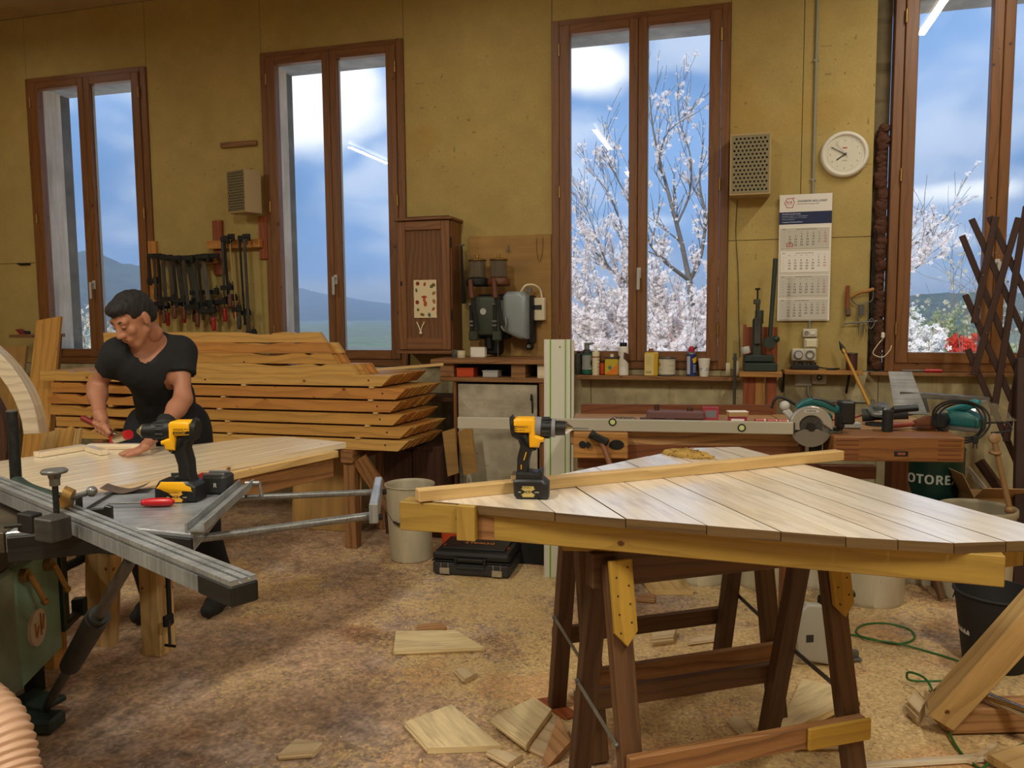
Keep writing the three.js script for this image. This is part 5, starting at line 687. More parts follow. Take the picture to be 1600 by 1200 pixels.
  t = sillThing('oil_spray_can', 'blue spray can with red cap and thin straw', 'can', -0.245); part('can_body', vessel([[0, 0], [0.028, 0], [0.03, 0.004], [0.03, 0.142], [0.02, 0.156], [0, 0.156]]), M.steel, t); part('red_cap', [cyl(0, 0.15, 0, 0.02, 0.022, 16), at(new THREE.SphereGeometry(0.018, 14, 10), 0, 0.174, 0)], std('#b21f3a', 0.4), t); part('straw', [rod([0.006, 0.172, 0.008], [0.075, 0.24, 0.008], 0.0016, 6), rod([0.012, 0.168, 0.004], [0.034, 0.186, 0.006], 0.006, 8)], M.charcoal, t); labelBand(t, 0.0302, 0.006, 0.138, (c, w, h) => { c.fillStyle = '#1a2a6c'; c.fillRect(0, 0, w, h); for (const o of [0, 128]) { c.fillStyle = '#e2b81c'; c.beginPath(); c.moveTo(o + 10, 50); c.lineTo(o + 62, 20); c.lineTo(o + 70, 80); c.lineTo(o + 20, 110); c.fill(); c.fillStyle = '#b9bcc4'; c.fillRect(o + 84, 20, 36, 220); c.fillStyle = '#d8d8de'; for (let k = 0; k < 5; k++) c.fillRect(o + 18, 130 + k * 20, 40, 6); } });
  t = sillThing('white_cup', 'white printed plastic cup on the window board', 'cup', -0.166); part('cup_wall', vessel([[0, 0.002], [0.025, 0.002], [0.026, 0], [0.037, 0.108], [0.0385, 0.112], [0.036, 0.112], [0.0245, 0.005], [0, 0.005]], 28), M.white, t); part('printed_text', at(new THREE.CylinderGeometry(0.0355, 0.0283, 0.075, 28, 1, true), 0, 0.058, 0), printMat(512, 160, (c, w, h) => { c.fillStyle = '#e6e3da'; c.fillRect(0, 0, w, h); c.fillStyle = '#444'; for (let q = 0; q < 4; q++) for (let k = 0; k < 5; k++) c.fillRect(20 + q * 128 + (k % 2) * 8, 20 + k * 24, 60 + (k * 13) % 20, 7); }), t); part('dregs', cyl(0, 0.006, 0, 0.0235, 0.022, 20, 0.0255), M.charcoal, t);
  for (const [x, z, r, l] of [[-0.02, 0.1, 0.044, 'roll of masking tape standing at the end of the window board'], [0.035, 0.1, 0.05, 'second roll of masking tape hung beside the window board']]) { const q = thing('tape_roll', l, 'tape', [x, r === 0.05 ? SY : SY, z]); part('tape', rot(lathe([[r - 0.018, -0.0125], [r, -0.0125], [r, 0.0125], [r - 0.018, 0.0125], [r - 0.018, -0.0125]], 32), 0, 0, Math.PI / 2).translate(0, r, 0), M.cream, q); part('core', rot(lathe([[r - 0.02, -0.012], [r - 0.0182, -0.012], [r - 0.0182, 0.012], [r - 0.02, 0.012], [r - 0.02, -0.012]], 32), 0, 0, Math.PI / 2).translate(0, r, 0), M.cardboard, q); }
  solo('tape_shelf', slabBox(0.007, 0.07, SY - 0.02, SY, 0.006, 0.14, 0.002), M.tanWood, 'short wooden ledge beside the window board', 'shelf');
}
// clock
{
  const r = 0.135, t = thing('wall_clock', 'round white wall clock showing ten to eight', 'clock', [0.632, 2.338, 0.001]);
  part('case', rot(lathe([[0, 0], [r, 0], [r + 0.002, 0.012], [r - 0.004, 0.03], [r - 0.016, 0.036], [r - 0.024, 0.03], [r - 0.026, 0.022], [0, 0.022]], 48), Math.PI / 2), M.white, t);
  part('dial', at(new THREE.CircleGeometry(r - 0.026, 48), 0, 0, 0.0225), printMat(512, 512, (c, w) => { c.fillStyle = '#dedbc9'; c.fillRect(0, 0, w, w); c.translate(256, 256); c.strokeStyle = '#b9b6a6'; c.lineWidth = 4; c.beginPath(); c.arc(0, 0, 222, 0, 7); c.stroke(); c.fillStyle = '#4a483f'; c.font = '34px sans-serif'; c.textAlign = 'center'; c.textBaseline = 'middle'; for (let k = 1; k <= 12; k++) c.fillText(String(k), Math.sin(k * Math.PI / 6) * 190, -Math.cos(k * Math.PI / 6) * 190); for (let k = 0; k < 60; k++) { const a = k * Math.PI / 30; c.fillRect(Math.sin(a) * 232 - 2, -Math.cos(a) * 232 - 2, 4, 4); } c.fillStyle = '#b8402e'; c.fillRect(-30, -96, 60, 18); c.fillStyle = '#8a8878'; c.fillRect(-34, 84, 68, 8); }), t);
  const hand = (a, l, w, z, m, back = 0.012) => { const s = Math.sin(a), c = Math.cos(a); return part('clock_hand', bar([-s * back, -c * back, z], [s * l, c * l, z], w, 0.0015, 0.0003, [c, -s, 0]), m, t); };
  hand(rad(235), 0.055, 0.006, 0.026, M.black); hand(rad(300), 0.088, 0.0045, 0.028, M.black); hand(rad(322), 0.085, 0.0015, 0.03, M.charcoal, 0.03); part('hub', at(rot(new THREE.CylinderGeometry(0.005, 0.005, 0.01, 12), Math.PI / 2), 0, 0, 0.028), M.black, t);
}
// calendar
{
  const x0 = 0.269, x1 = 0.57, yT = 2.115, yB = 1.349, W = x1 - x0, Hh = yT - yB, t = thing('wall_calendar', 'four month wall calendar with a dark blue band', 'calendar', [(x0 + x1) / 2, yB, 0.021]); t.rotation.x = -0.004;
  part('backing_card', box(0, Hh / 2, 0.002, W, Hh, 0.003, 0.0005), M.paper, t);
  part('header_print', at(planeUV(W, Hh * 0.24), 0, Hh * 0.88, 0.0038), printMat(760, 470, (c, w, h) => {
    c.fillStyle = '#e9e5dc'; c.fillRect(0, 0, w, h); c.strokeStyle = '#a8202c'; c.lineWidth = 9; c.beginPath(); [[110, 60], [190, 60], [215, 120], [190, 200], [110, 200], [72, 130]].forEach(([x, y], i) => i ? c.lineTo(x, y) : c.moveTo(x, y)); c.closePath(); c.stroke(); c.fillStyle = '#a8202c'; c.font = 'bold 54px sans-serif'; c.fillText('ICA', 96, 138); c.font = 'bold 15px sans-serif'; c.fillText('SINCE 1971', 100, 162); c.fillRect(196, 50, 24, 12);
    c.fillStyle = '#1c2430'; c.font = 'italic bold 44px sans-serif'; c.fillText('SHERWIN-WILLIAMS', 256, 122, 440); c.font = 'italic bold 21px sans-serif'; c.fillText('Industrial Wood Coatings EMEA', 256, 156, 430);
    c.fillStyle = '#13224e'; c.fillRect(0, 268, w, 190); c.fillStyle = '#d9dce8'; c.font = 'bold 22px sans-serif'; c.fillText('ICA DEUTSCHLAND GmbH', 40, 306); c.font = '17px sans-serif'; ['Robert-Bosch-Strasse 10 - 12 - 73550 Waldstetten', 'Tel. +49 7171 104 690 - Fax +49 7171 104 6920', 'info@ica-deutschland.de'].forEach((s, i) => c.fillText(s, 40, 336 + i * 26)); c.font = 'bold 20px sans-serif'; c.fillText('A company of Sherwin-Williams', 40, 430); }), t);
  const months = [['Dezember December', 2, 31, '#cfcabd', [5, 1]], ['Januar January', 0, 31, '#c9c4b6', null]];
  const rows = [['Januar January Gennaio Janvier', 2, 31, '#c6c2b4', 27], ['Februar February Febbraio', 5, 28, '#ece8de', 0], ['Maerz March Marzo Mars', 5, 31, '#cbc7ba', 0], ['April April Aprile Avril', 1, 30, '#cbc7ba', 0]];
  rows.forEach(([name, start, n, bg, mark], i) => { const h = Hh * 0.165, y = Hh * (0.655 - i * 0.188); const pd = part('month_pad', box(0, y, 0.006, W * 0.93, h, 0.005, 0.0005), M.paper, t);
    part('month_print', at(planeUV(W * 0.92, h * 0.98), 0, y, 0.0089), printMat(700, 340, (c, w, hh) => { c.fillStyle = bg; c.fillRect(0, 0, w, hh); c.fillStyle = '#333'; c.font = 'bold 20px sans-serif'; c.fillText('2025', 20, 28); c.fillText(name, 220, 28); c.textAlign = 'center'; c.font = '22px sans-serif'; ['Mo', 'Di', 'Mi', 'Do', 'Fr', 'Sa', 'So'].forEach((s, k) => { c.fillStyle = '#8a867c'; c.fillText(s, 130 + k * 85, 66); }); for (let d = 1; d <= n; d++) { const q = start + d - 1, col = q % 7, row = Math.floor(q / 7); c.fillStyle = col === 6 ? '#b03a3a' : col === 5 ? '#7f7b72' : '#1d1d1d'; c.font = 'bold 38px sans-serif'; c.fillText(String(d), 130 + col * 85, 108 + row * 46); if (!col || d === 1) { c.fillStyle = '#6f8a88'; c.font = '24px sans-serif'; c.fillText(String(1 + i * 4 + row + (i ? 1 : 0)), 44, 106 + row * 46); } } if (mark) { c.strokeStyle = '#b8322c'; c.lineWidth = 12; c.strokeRect(88, 254, 84, 50); } }), pd);
    if (i < 3) part('pad_strip', box(0, y - h / 2 - 0.006, 0.005, W * 0.94, 0.006, 0.004, 0.0005), M.paper, pd); });
}
// wiring and sockets
{
  const c = thing('cable_conduit', 'thin grey conduit running up the wall behind the calendar', 'conduit', [0.46, 0, 0]); part('conduit_pipe', rod([0, 1.3, 0.009], [0.0, 3.76, 0.009], 0.0085, 10), std('#8f9180', 0.6), c); for (const y of [1.5, 2.2, 2.9, 3.5]) part('pipe_clip', box(0, y, 0.008, 0.032, 0.014, 0.016, 0.002), std('#8f9180', 0.6), c);
  const w = thing('loudspeaker_wire', 'thin wire hanging down the wall from the right loudspeaker', 'wire', [0.019, 2.1, 0.006]); part('wire', tube([[0, 0, 0], [-0.005, -0.2, 0.002], [0.012, -0.45, 0], [0.02, -0.7, 0.002], [0.032, -0.98, 0]], 0.0022, 40, 5), M.charcoal, w);
  const box3 = (name, label, px, py, wdt, hgt, d, kids) => { const t = thing(name, label, 'socket', [px, py, 0.001]); part('housing', box(0, 0, d / 2, wdt, hgt, d, 0.006), std('#cfc8b2', 0.55), t); for (const [k, g, m] of kids) part(k, g, m, t); };
  const ring = (x, y, z, r) => rot(lathe([[r * 0.6, 0], [r, 0], [r, 0.006], [r * 0.6, 0.006], [r * 0.6, 0]], 24), Math.PI / 2).translate(x, y, z);
  box3('switch_socket', 'flat cream switch plate under the calendar', 0.462, 1.274, 0.085, 0.05, 0.03, [['rocker', box(0.015, 0, 0.033, 0.03, 0.02, 0.006, 0.002), M.white], ['ring', ring(-0.02, 0, 0.03, 0.012), M.grey]]);
  box3('wall_socket', 'cream socket with hinged lid under the switch plate', 0.467, 1.211, 0.08, 0.06, 0.045, [['lid', box(0, 0, 0.05, 0.06, 0.045, 0.01, 0.004), M.cream]]);
  box3('wall_socket', 'grey power socket on the left above the small shelf', 0.395, 1.141, 0.075, 0.075, 0.055, [['ring', ring(0, 0, 0.055, 0.028), M.grey], ['plug', rod([0, 0, 0.05], [0, 0, 0.085], 0.02, 14), M.lightGrey]]);
  box3('wall_socket', 'grey power socket on the right above the small shelf', 0.462, 1.142, 0.07, 0.075, 0.055, [['ring', ring(0, 0, 0.055, 0.028), M.grey]]);
  box3('wall_socket', 'white square socket under the small shelf', 0.52, 1.002, 0.085, 0.08, 0.04, [['ring', ring(0, 0, 0.04, 0.03), M.lightGrey], ['well', ring(0, 0, 0.038, 0.016), M.charcoal]]);
  box3('junction_box', 'flat grey junction box beside the white square socket', 0.431, 0.989, 0.1, 0.09, 0.02, [['cover', box(0, 0, 0.022, 0.085, 0.075, 0.006, 0.002), M.lightGrey]]);
  const p = thing('surface_pipe', 'grey pipe along the wall under the small shelf', 'pipe', [0.48, 0.9, 0.012]); part('pipe', tube([[-0.02, 0.06, 0], [-0.015, -0.01, 0], [0.02, -0.04, 0], [0.06, -0.045, 0], [0.35, -0.045, 0]], 0.008, 30, 8), std('#8d8a78', 0.6), p); part('pipe_end', cyl(0.35, -0.06, 0, 0.012, 0.03, 10), std('#8d8a78', 0.6), p);
  const s = thing('small_shelf', 'small wooden shelf on the wall between sockets', 'shelf', [0.53, 1.04, 0.001]); part('shelf_board', box(0.0, 0, 0.08, 0.44, 0.024, 0.16, 0.002), M.oak, s); part('bracket', bar([0.15, -0.012, 0.12], [0.15, -0.13, 0.006], 0.02, 0.012, 0.002), M.castIron, s); part('bracket', bar([-0.22, -0.012, 0.12], [-0.22, -0.13, 0.006], 0.02, 0.012, 0.002), M.castIron, s);
  const ad = thing('multi_socket_strip', 'black multi socket strip lying on the small shelf', 'socket strip', [0.43, 1.0525, 0.08]); part('strip', box(0, 0.014, 0, 0.16, 0.026, 0.045, 0.004), M.black, ad); part('plugs', [-0.05, 0, 0.05].map((x) => cyl(x, 0.026, 0, 0.017, 0.02, 14)), M.charcoal, ad); part('cord', tube([[0.08, 0.014, 0], [0.14, 0.008, 0.02], [0.2, 0.008, 0], [0.16, 0.006, 0.05], [0.12, 0.006, 0.04]], 0.004, 30, 6), M.black, ad);
  const pot = thing('brush_pot', 'dark tin pot on the end of the small shelf', 'pot', [0.695, 1.0525, 0.09]); part('pot_wall', lathe([[0, 0], [0.03, 0], [0.032, 0.005], [0.032, 0.1], [0.029, 0.1], [0.029, 0.006], [0, 0.006]], 22), std('#4a2620', 0.5), pot); part('rim', lathe([[0.028, 0.098], [0.034, 0.098], [0.034, 0.103], [0.028, 0.103]], 22), M.steel, pot);
}
{ // long handled brush leaning against the shelf
  const a = [0.78, 0.841, 0.3], b = [0.615, 1.228, 0.14], t = thing('long_handled_brush', 'long yellow handled brush leaning beside the small shelf', 'brush', a), d = V(b).sub(V(a)), on = (q) => d.clone().multiplyScalar(q).toArray();
  part('handle', rod(on(-(a[1] - 0.672) / (b[1] - a[1])), on(0.82), 0.011, 14, 0.009), std('#c08a2c', 0.45), t); part('ferrule', rod(on(0.82), on(0.88), 0.013, 14), M.brass, t); part('bristles', rod(on(0.88), on(1.0), 0.016, 12, 0.002), M.black, t);
}
{ // bracing and hand tools hung by the right window
  const t = thing('wooden_mallet', 'small brown wooden handle tool hung on the wall', 'tool', [0.669, 1.476, 0.02]); part('handle', bar([0, 0.085, 0.01], [0, -0.06, 0.01], 0.022, 0.02, 0.005, [1, 0, 0]), M.redWood, t); part('blade_holder', bar([0, -0.05, 0.012], [0.006, -0.1, 0.03], 0.024, 0.03, 0.004, [1, 0, 0]), M.horse, t);
  const f = thing('hand_clamp_tool', 'old steel frame tool with curved wooden handle hung on the wall', 'tool', [0.75, 1.39, 0.02]); part('wood_handle', tube([[-0.06, 0.1, 0.02], [-0.02, 0.125, 0.03], [0.03, 0.135, 0.03], [0.06, 0.145, 0.02]], 0.011, 20, 10), M.oak, f); part('steel_frame', [tube([[-0.06, 0.1, 0.02], [-0.05, 0.07, 0.02], [-0.02, 0.055, 0.02], [0.02, 0.06, 0.02], [0.055, 0.08, 0.02], [0.06, 0.14, 0.02]], 0.004, 30, 6), rod([-0.02, 0.055, 0.02], [-0.02, -0.06, 0.02], 0.004, 6), rod([0.035, 0.07, 0.02], [0.035, -0.06, 0.02], 0.004, 6), rod([-0.1, -0.06, 0.025], [0.09, -0.045, 0.025], 0.005, 8), tube([[0.03, -0.06, 0.03], [0.055, -0.03, 0.03], [0.07, -0.06, 0.03], [0.05, -0.09, 0.03], [0.03, -0.06, 0.03]], 0.004, 24, 6), rod([-0.015, -0.06, 0.02], [-0.012, -0.14, 0.02], 0.006, 8, 0.002), rod([0.012, -0.06, 0.02], [0.01, -0.14, 0.02], 0.006, 8, 0.002), box(0.0, 0.02, 0.015, 0.03, 0.06, 0.008, 0.003)], M.steel, f);
  const r = thing('thin_rods', 'two thin dark rods hung down beside the window frame', 'rods', [0.814, 1.9, 0.02]); part('rod', rod([0, 0, 0], [0.006, -0.75, 0.01], 0.004, 6), M.castIron, r); part('rod', rod([-0.012, -0.1, 0.008], [-0.008, -0.7, 0.012], 0.003, 6), M.castIron, r);
}
{ // brown foam and masonry exposed at the left of the right window
  const R = rng(61), L = []; for (let y = 1.08; y < 2.5; y += 0.035) { const g = new THREE.IcosahedronGeometry(1, 2), P = g.attributes.position, s = 0.024 + R() * 0.014; for (let i = 0; i < P.count; i++) { const n = 0.8 + 0.5 * fbm(P.getX(i) * 2 + y * 9, P.getY(i) * 2 + P.getZ(i) * 2 + 7, 71, 3); P.setXYZ(i, P.getX(i) * s * n, P.getY(i) * s * 1.1 * n, P.getZ(i) * s * n); } g.computeVertexNormals(); L.push(at(flat(g), 0.848 + (R() - 0.5) * 0.016, y, -0.022 + (R() - 0.5) * 0.01)); }
  solo('expanding_foam', L, std('#6a3f26', 0.85, 0, { map: texGrime }), 'bulging brown expanding foam in the gap beside the right window', 'foam');
  solo('bare_mortar', slabBox(0.797, 0.885, 1.045, 3.286, -0.09, -0.055, 0.002), std('#8d8063', 0.9, 0, { map: texLow }), 'bare mortar strip in the gap beside the right window', 'mortar');
  const cb = thing('loose_cable', 'loose cable coil at the bottom of the right window frame', 'cable', [0.87, 1.2, 0.03]); part('cord', tube([[0.01, 0.05, 0.01], [-0.03, 0, 0.02], [-0.05, -0.05, 0.01], [0.0, -0.07, 0.02], [0.04, -0.03, 0.015], [0.05, 0.0, 0.01]], 0.003, 40, 6), M.cream, cb); part('plug', box(0.0, 0.06, 0.015, 0.02, 0.035, 0.018, 0.005), M.white, cb);
  solo('window_ledge', slabBox(0.8, 2.2, 1.022, 1.04, 0.006, 0.1, 0.002), M.tanWood, 'narrow wooden ledge under the right window', 'shelf');
  const sd = thing('red_screwdriver', 'red and grey screwdriver lying on the right window ledge', 'screwdriver', [1.1, 1.0405, 0.06]); part('grip', rod([0, 0.011, 0], [0.09, 0.011, 0.005], 0.011, 10), M.red, sd); part('shaft', rod([-0.12, 0.011, -0.004], [0, 0.011, 0], 0.004, 8), M.steel, sd);
}
{ // column drill stand beside the small shelf
  const t = thing('mortising_stand', 'old green mortising machine with a tall lever on a wooden post', 'machine', [0.165, 1.055, 0.27]);
  part('base_casting', [box(0, 0.025, 0, 0.19, 0.05, 0.14, 0.006), box(-0.01, 0.075, 0, 0.17, 0.04, 0.09, 0.006)], M.machineDark, t); part('column', box(-0.02, 0.19, -0.01, 0.055, 0.24, 0.06, 0.006), M.drillPress, t); part('slide', box(-0.02, 0.24, 0.03, 0.04, 0.16, 0.03, 0.004), M.steelDark, t);
  part('head', [cyl(-0.01, 0.28, 0, 0.025, 0.08, 14), cyl(-0.02, 0.35, 0, 0.012, 0.05, 10), box(-0.025, 0.41, 0, 0.04, 0.03, 0.02, 0.004)], M.drillPress, t); part('screw_knob', [cyl(-0.022, 0.42, 0, 0.005, 0.06, 8), box(-0.022, 0.485, 0, 0.03, 0.012, 0.012, 0.003)], M.castIron, t); part('lever', rod([0.05, 0.17, 0.02], [0.075, 0.66, 0.01], 0.012, 10, 0.014), M.machineDark, t); part('gear_boss', [at(rot(new THREE.CylinderGeometry(0.035, 0.035, 0.05, 18), Math.PI / 2), 0.05, 0.17, 0.02), at(new THREE.SphereGeometry(0.022, 12, 8), 0.085, 0.19, 0.03)], M.machineDark, t); part('hand_wheel', at(rot(lathe([[0.012, -0.02], [0.026, -0.02], [0.026, 0.02], [0.012, 0.02], [0.012, -0.02]], 18), 0, 0, 0.2), -0.085, 0.125, 0.03), M.lightGrey, t);
  const bb = thing('stand_back_board', 'brown board behind the mortising machine', 'board', [0.165, 1.055, 0.19]); part('board', box(0, 0.13, 0, 0.2, 0.26, 0.02, 0.002, 'y'), M.redWood, bb); part('edge_batten', box(-0.09, 0.14, 0.012, 0.02, 0.27, 0.006, 0.001, 'y'), M.redWood, bb);
  const s = thing('wooden_stand', 'brown wooden post stand carrying the mortising machine', 'stand', [0.165, 0, 0.26]); part('top_plate', box(0, 1.04, 0, 0.24, 0.03, 0.24, 0.003), M.oak, s); part('post', box(-0.06, 0.512, 0, 0.07, 1.025, 0.09, 0.003, 'y'), M.redWood, s); part('post', box(0.065, 0.512, 0, 0.06, 1.025, 0.09, 0.003, 'y'), M.redWood, s); part('middle_board', box(0.0, 0.512, 0.03, 0.055, 1.025, 0.03, 0.003, 'y'), M.oak, s);
  const st = thing('steel_upright', 'thin grey steel upright beside the wooden stand', 'upright', [0.02, 0, 0.3]); part('upright', box(0, 0.58, 0, 0.018, 1.16, 0.02, 0.002), M.steelDark, st); part('bolt', rod([-0.015, 1.13, 0], [0.015, 1.13, 0], 0.006, 8), M.steel, st);
}

// ------------------------------------------------------------------ power tools and the things on the bench
function drill(label, pos, turn, opt) {
  const t = thing('cordless_drill', label, 'drill', pos, turn), s = 1 / 4193, P = (L) => L.map(([x, y]) => [(x - 395) * s, (1080 - y) * s]), X = (x) => (x - 395) * s, Y = (y) => (1080 - y) * s;
  part('grip', creased(prism(P([[178, 200], [210, 165], [240, 330], [372, 330], [440, 500], [470, 522], [420, 540], [385, 660], [380, 770], [430, 790], [430, 850], [225, 850], [245, 770], [250, 620], [285, 480], [262, 410], [190, 370]]), 0.052, 0.008, [], 3), 0.7), M.black, t);
  part('motor_housing', creased(prism(P([[212, 175], [250, 158], [440, 160], [462, 185], [462, 345], [560, 380], [556, 425], [520, 432], [500, 490], [392, 490], [385, 325], [205, 318]]), 0.064, 0.008, [], 3), 0.7), M.yellow, t);
  part('rear_cap', rod([X(172), Y(265), 0], [X(214), Y(260), 0], 0.026, 22, 0.033), M.black, t);
  part('gear_collar', rod([X(455), Y(270), 0], [X(520), Y(275), 0], 0.029, 24), opt.collar, t);
  const ring = part('clutch_ring', rod([X(515), Y(275), 0], [X(640), Y(278), 0], 0.0285, 24, 0.026), M.black, t); part('grip_ribs', Array.from({ length: 14 }, (_, k) => at(cbox(0.022, 0.004, 0.004, 0.001), X(575), Y(276) + Math.cos(k * 0.449) * 0.028, Math.sin(k * 0.449) * 0.028)), M.charcoal, ring);
  part('collar_band', rod([X(640), Y(278), 0], [X(682), Y(279), 0], 0.0255, 24), opt.collar, t);
  part('chuck', [rod([X(680), Y(280), 0], [X(800), Y(281), 0], 0.021, 22, 0.0195)], M.black, t); part('chuck_nose', [rod([X(800), Y(281), 0], [X(818), Y(281), 0], 0.0185, 20), rod([X(818), Y(281), 0], [X(880), Y(282), 0], 0.0165, 18, 0.005)], opt.nose, t);
  if (opt.bit) part('drill_bit', rod([X(875), Y(283), 0], [X(1060), Y(285), 0], 0.0028, 8, 0.0022), M.steel, t);
  part('trigger', creased(prism(P([[478, 490], [520, 435], [545, 440], [520, 500], [500, 520], [478, 515]]), 0.022, 0.004)), M.black, t);
  if (opt.big) {
    part('battery_shell', creased(prism(P([[160, 900], [250, 835], [590, 835], [640, 920], [645, 1075], [160, 1078]]), 0.078, 0.01, [], 3), 0.7), M.black, t); part('battery_top', creased(prism(P([[185, 960], [200, 900], [300, 842], [560, 842], [620, 920], [560, 940], [470, 985], [300, 960]]), 0.0805, 0.006, [], 2), 0.7), M.yellow, t);
  } else {
    part('battery_foot', creased(prism(P([[232, 790], [260, 770], [400, 770], [480, 780], [520, 745], [548, 775], [545, 850], [570, 870], [230, 880]]), 0.06, 0.007, [], 2), 0.7), M.black, t); part('battery_shell', creased(prism(P([[205, 870], [250, 850], [540, 850], [612, 915], [612, 1065], [590, 1078], [240, 1078], [212, 1040]]), 0.076, 0.009, [], 3), 0.7), M.black, t); part('latch', box(X(215), Y(850), 0, 0.018, 0.024, 0.05, 0.003), opt.nose, t);
  }
  for (const sgn of [1, -1]) {
    const a = at(planeUV(opt.big ? 0.045 : 0.042, 0.019), X(opt.big ? 335 : 325), Y(opt.big ? 265 : 270), 0.0326), b = at(planeUV(0.06, 0.031), X(opt.big ? 400 : 380), Y(opt.big ? 1010 : 990), opt.big ? 0.0395 : 0.0385); if (sgn < 0) { a.rotateY(Math.PI); a.translate(2 * X(320), 0, 0); b.rotateY(Math.PI); b.translate(2 * X(390), 0, 0); }
    part('lettering', a, printMat(288, 128, (c, w, h) => { c.fillStyle = opt.big ? '#e0a20f' : '#d79c12'; c.fillRect(0, 0, w, h); c.fillStyle = '#161310'; if (opt.big) c.fillRect(0, 70, w, 50); c.font = 'bold 56px sans-serif'; c.fillText('DEWALT', 10, 56, 265); c.fillStyle = opt.big ? '#e0a20f' : '#161310'; c.font = 'bold 30px sans-serif'; c.fillText(opt.big ? '18V XR LI-ION' : 'BRUSHLESS', 14, 106, 250); }, 0.4), t);
    part('battery_print', b, printMat(384, 200, (c, w, h) => { c.fillStyle = '#151413'; c.fillRect(0, 0, w, h); c.fillStyle = opt.big ? '#d9a23a' : '#b9a25c'; c.fillRect(90, 2, 200, 44); c.fillRect(90, 160, 200, 34); c.beginPath(); c.moveTo(60, 46); c.lineTo(320, 46); c.lineTo(230, 100); c.lineTo(320, 160); c.lineTo(60, 160); c.lineTo(150, 100); c.fill(); c.fillStyle = '#151413'; c.font = 'bold 40px sans-serif'; c.fillText('DEWALT', 100, 40, 180); c.font = 'bold 76px sans-serif'; c.fillText('XR', 138, 130); c.fillStyle = '#cfc6a8'; c.font = 'bold 30px sans-serif'; c.fillText('18V', 16, 118); c.fillText(opt.big ? '5.0Ah' : '4.0Ah', 300, 118); }, 0.4), t);
  }
  const v = []; for (let k = 0; k < 4; k++) v.push(box(X(232), Y(245 + k * 22), 0, 0.008, 0.0025, 0.0655, 0.0005)); part('vent_slots', v, M.black, t);
  if (opt.clip) part('belt_clip', [box(X(520), Y(900), 0.036, 0.03, 0.05, 0.004, 0.002), box(X(520), Y(860), 0.034, 0.026, 0.012, 0.01, 0.002)], M.steelDark, t);
  if (!opt.big) part('grip_inlay', [at(rot(cbox(0.006, 0.027, 0.0525, 0.002), 0, 0, -0.3), X(342), Y(590), 0), at(cbox(0.006, 0.016, 0.0525, 0.002), X(298), Y(715), 0)], M.yellow, t);
  return t;
}
drill('yellow and black cordless drill with a long bit standing on the gate', [-0.528, 0.9005, 3.119], rad(10), { collar: M.grey, nose: M.chrome, bit: true });
drill('yellow cordless drill with big yellow battery on the saw table', [-1.452, 0.9005, 3.38], rad(193), { collar: M.black, nose: std('#b5a878', 0.3, 0.8), big: true, clip: true });
{ // on the saw table
  let t = thing('red_screwdriver', 'red handled screwdriver lying on the saw table', 'screwdriver', [-1.497, 0.9005, 3.481], rad(20)); part('shaft', rod([-0.085, 0.0125, 0], [0, 0.0125, 0], 0.0028, 8), M.steel, t); part('grip', rot(lathe([[0, 0], [0.008, 0], [0.009, 0.006], [0.0115, 0.02], [0.0125, 0.05], [0.011, 0.075], [0.006, 0.083], [0, 0.083]], 8), 0, 0, -Math.PI / 2).translate(0, 0.0125, 0), M.red, t);
  t = thing('red_battery', 'red and black tool battery behind the drill on the saw table', 'battery', [-1.427, 0.9005, 3.277], rad(14)); part('battery_body', box(0.015, 0.026, 0, 0.07, 0.052, 0.07, 0.006), M.charcoal, t); part('red_side', box(-0.032, 0.026, 0, 0.034, 0.05, 0.07, 0.006), M.red, t); part('battery_rails', [box(0.012, 0.055, -0.02, 0.06, 0.008, 0.01, 0.002), box(0.012, 0.055, 0.02, 0.06, 0.008, 0.01, 0.002)], M.grey, t); part('mark', at(planeUV(0.02, 0.02), 0.02, 0.027, 0.0352), printMat(64, 64, (c) => { c.fillStyle = '#252525'; c.fillRect(0, 0, 64, 64); c.fillStyle = '#cfcac0'; c.font = 'bold 54px sans-serif'; c.fillText('R', 14, 52); }), t);
  const p = [-1.675, 0.9, 3.336]; t = thing('sandpaper_sheet', 'folded brown sheet of sandpaper on the saw table', 'sandpaper', [p[0], 0.9005, p[2]], rad(25)); const g = new THREE.PlaneGeometry(0.12, 0.07, 10, 4); g.rotateX(-Math.PI / 2); const P = g.attributes.position; for (let i = 0; i < P.count; i++) P.setY(i, 0.003 + 0.018 * Math.abs(P.getX(i) / 0.06) ** 1.5); g.computeVertexNormals(); part('sheet', g, std('#6d5a4c', 0.9, 0, { side: THREE.DoubleSide, map: texGrime }), t);
}
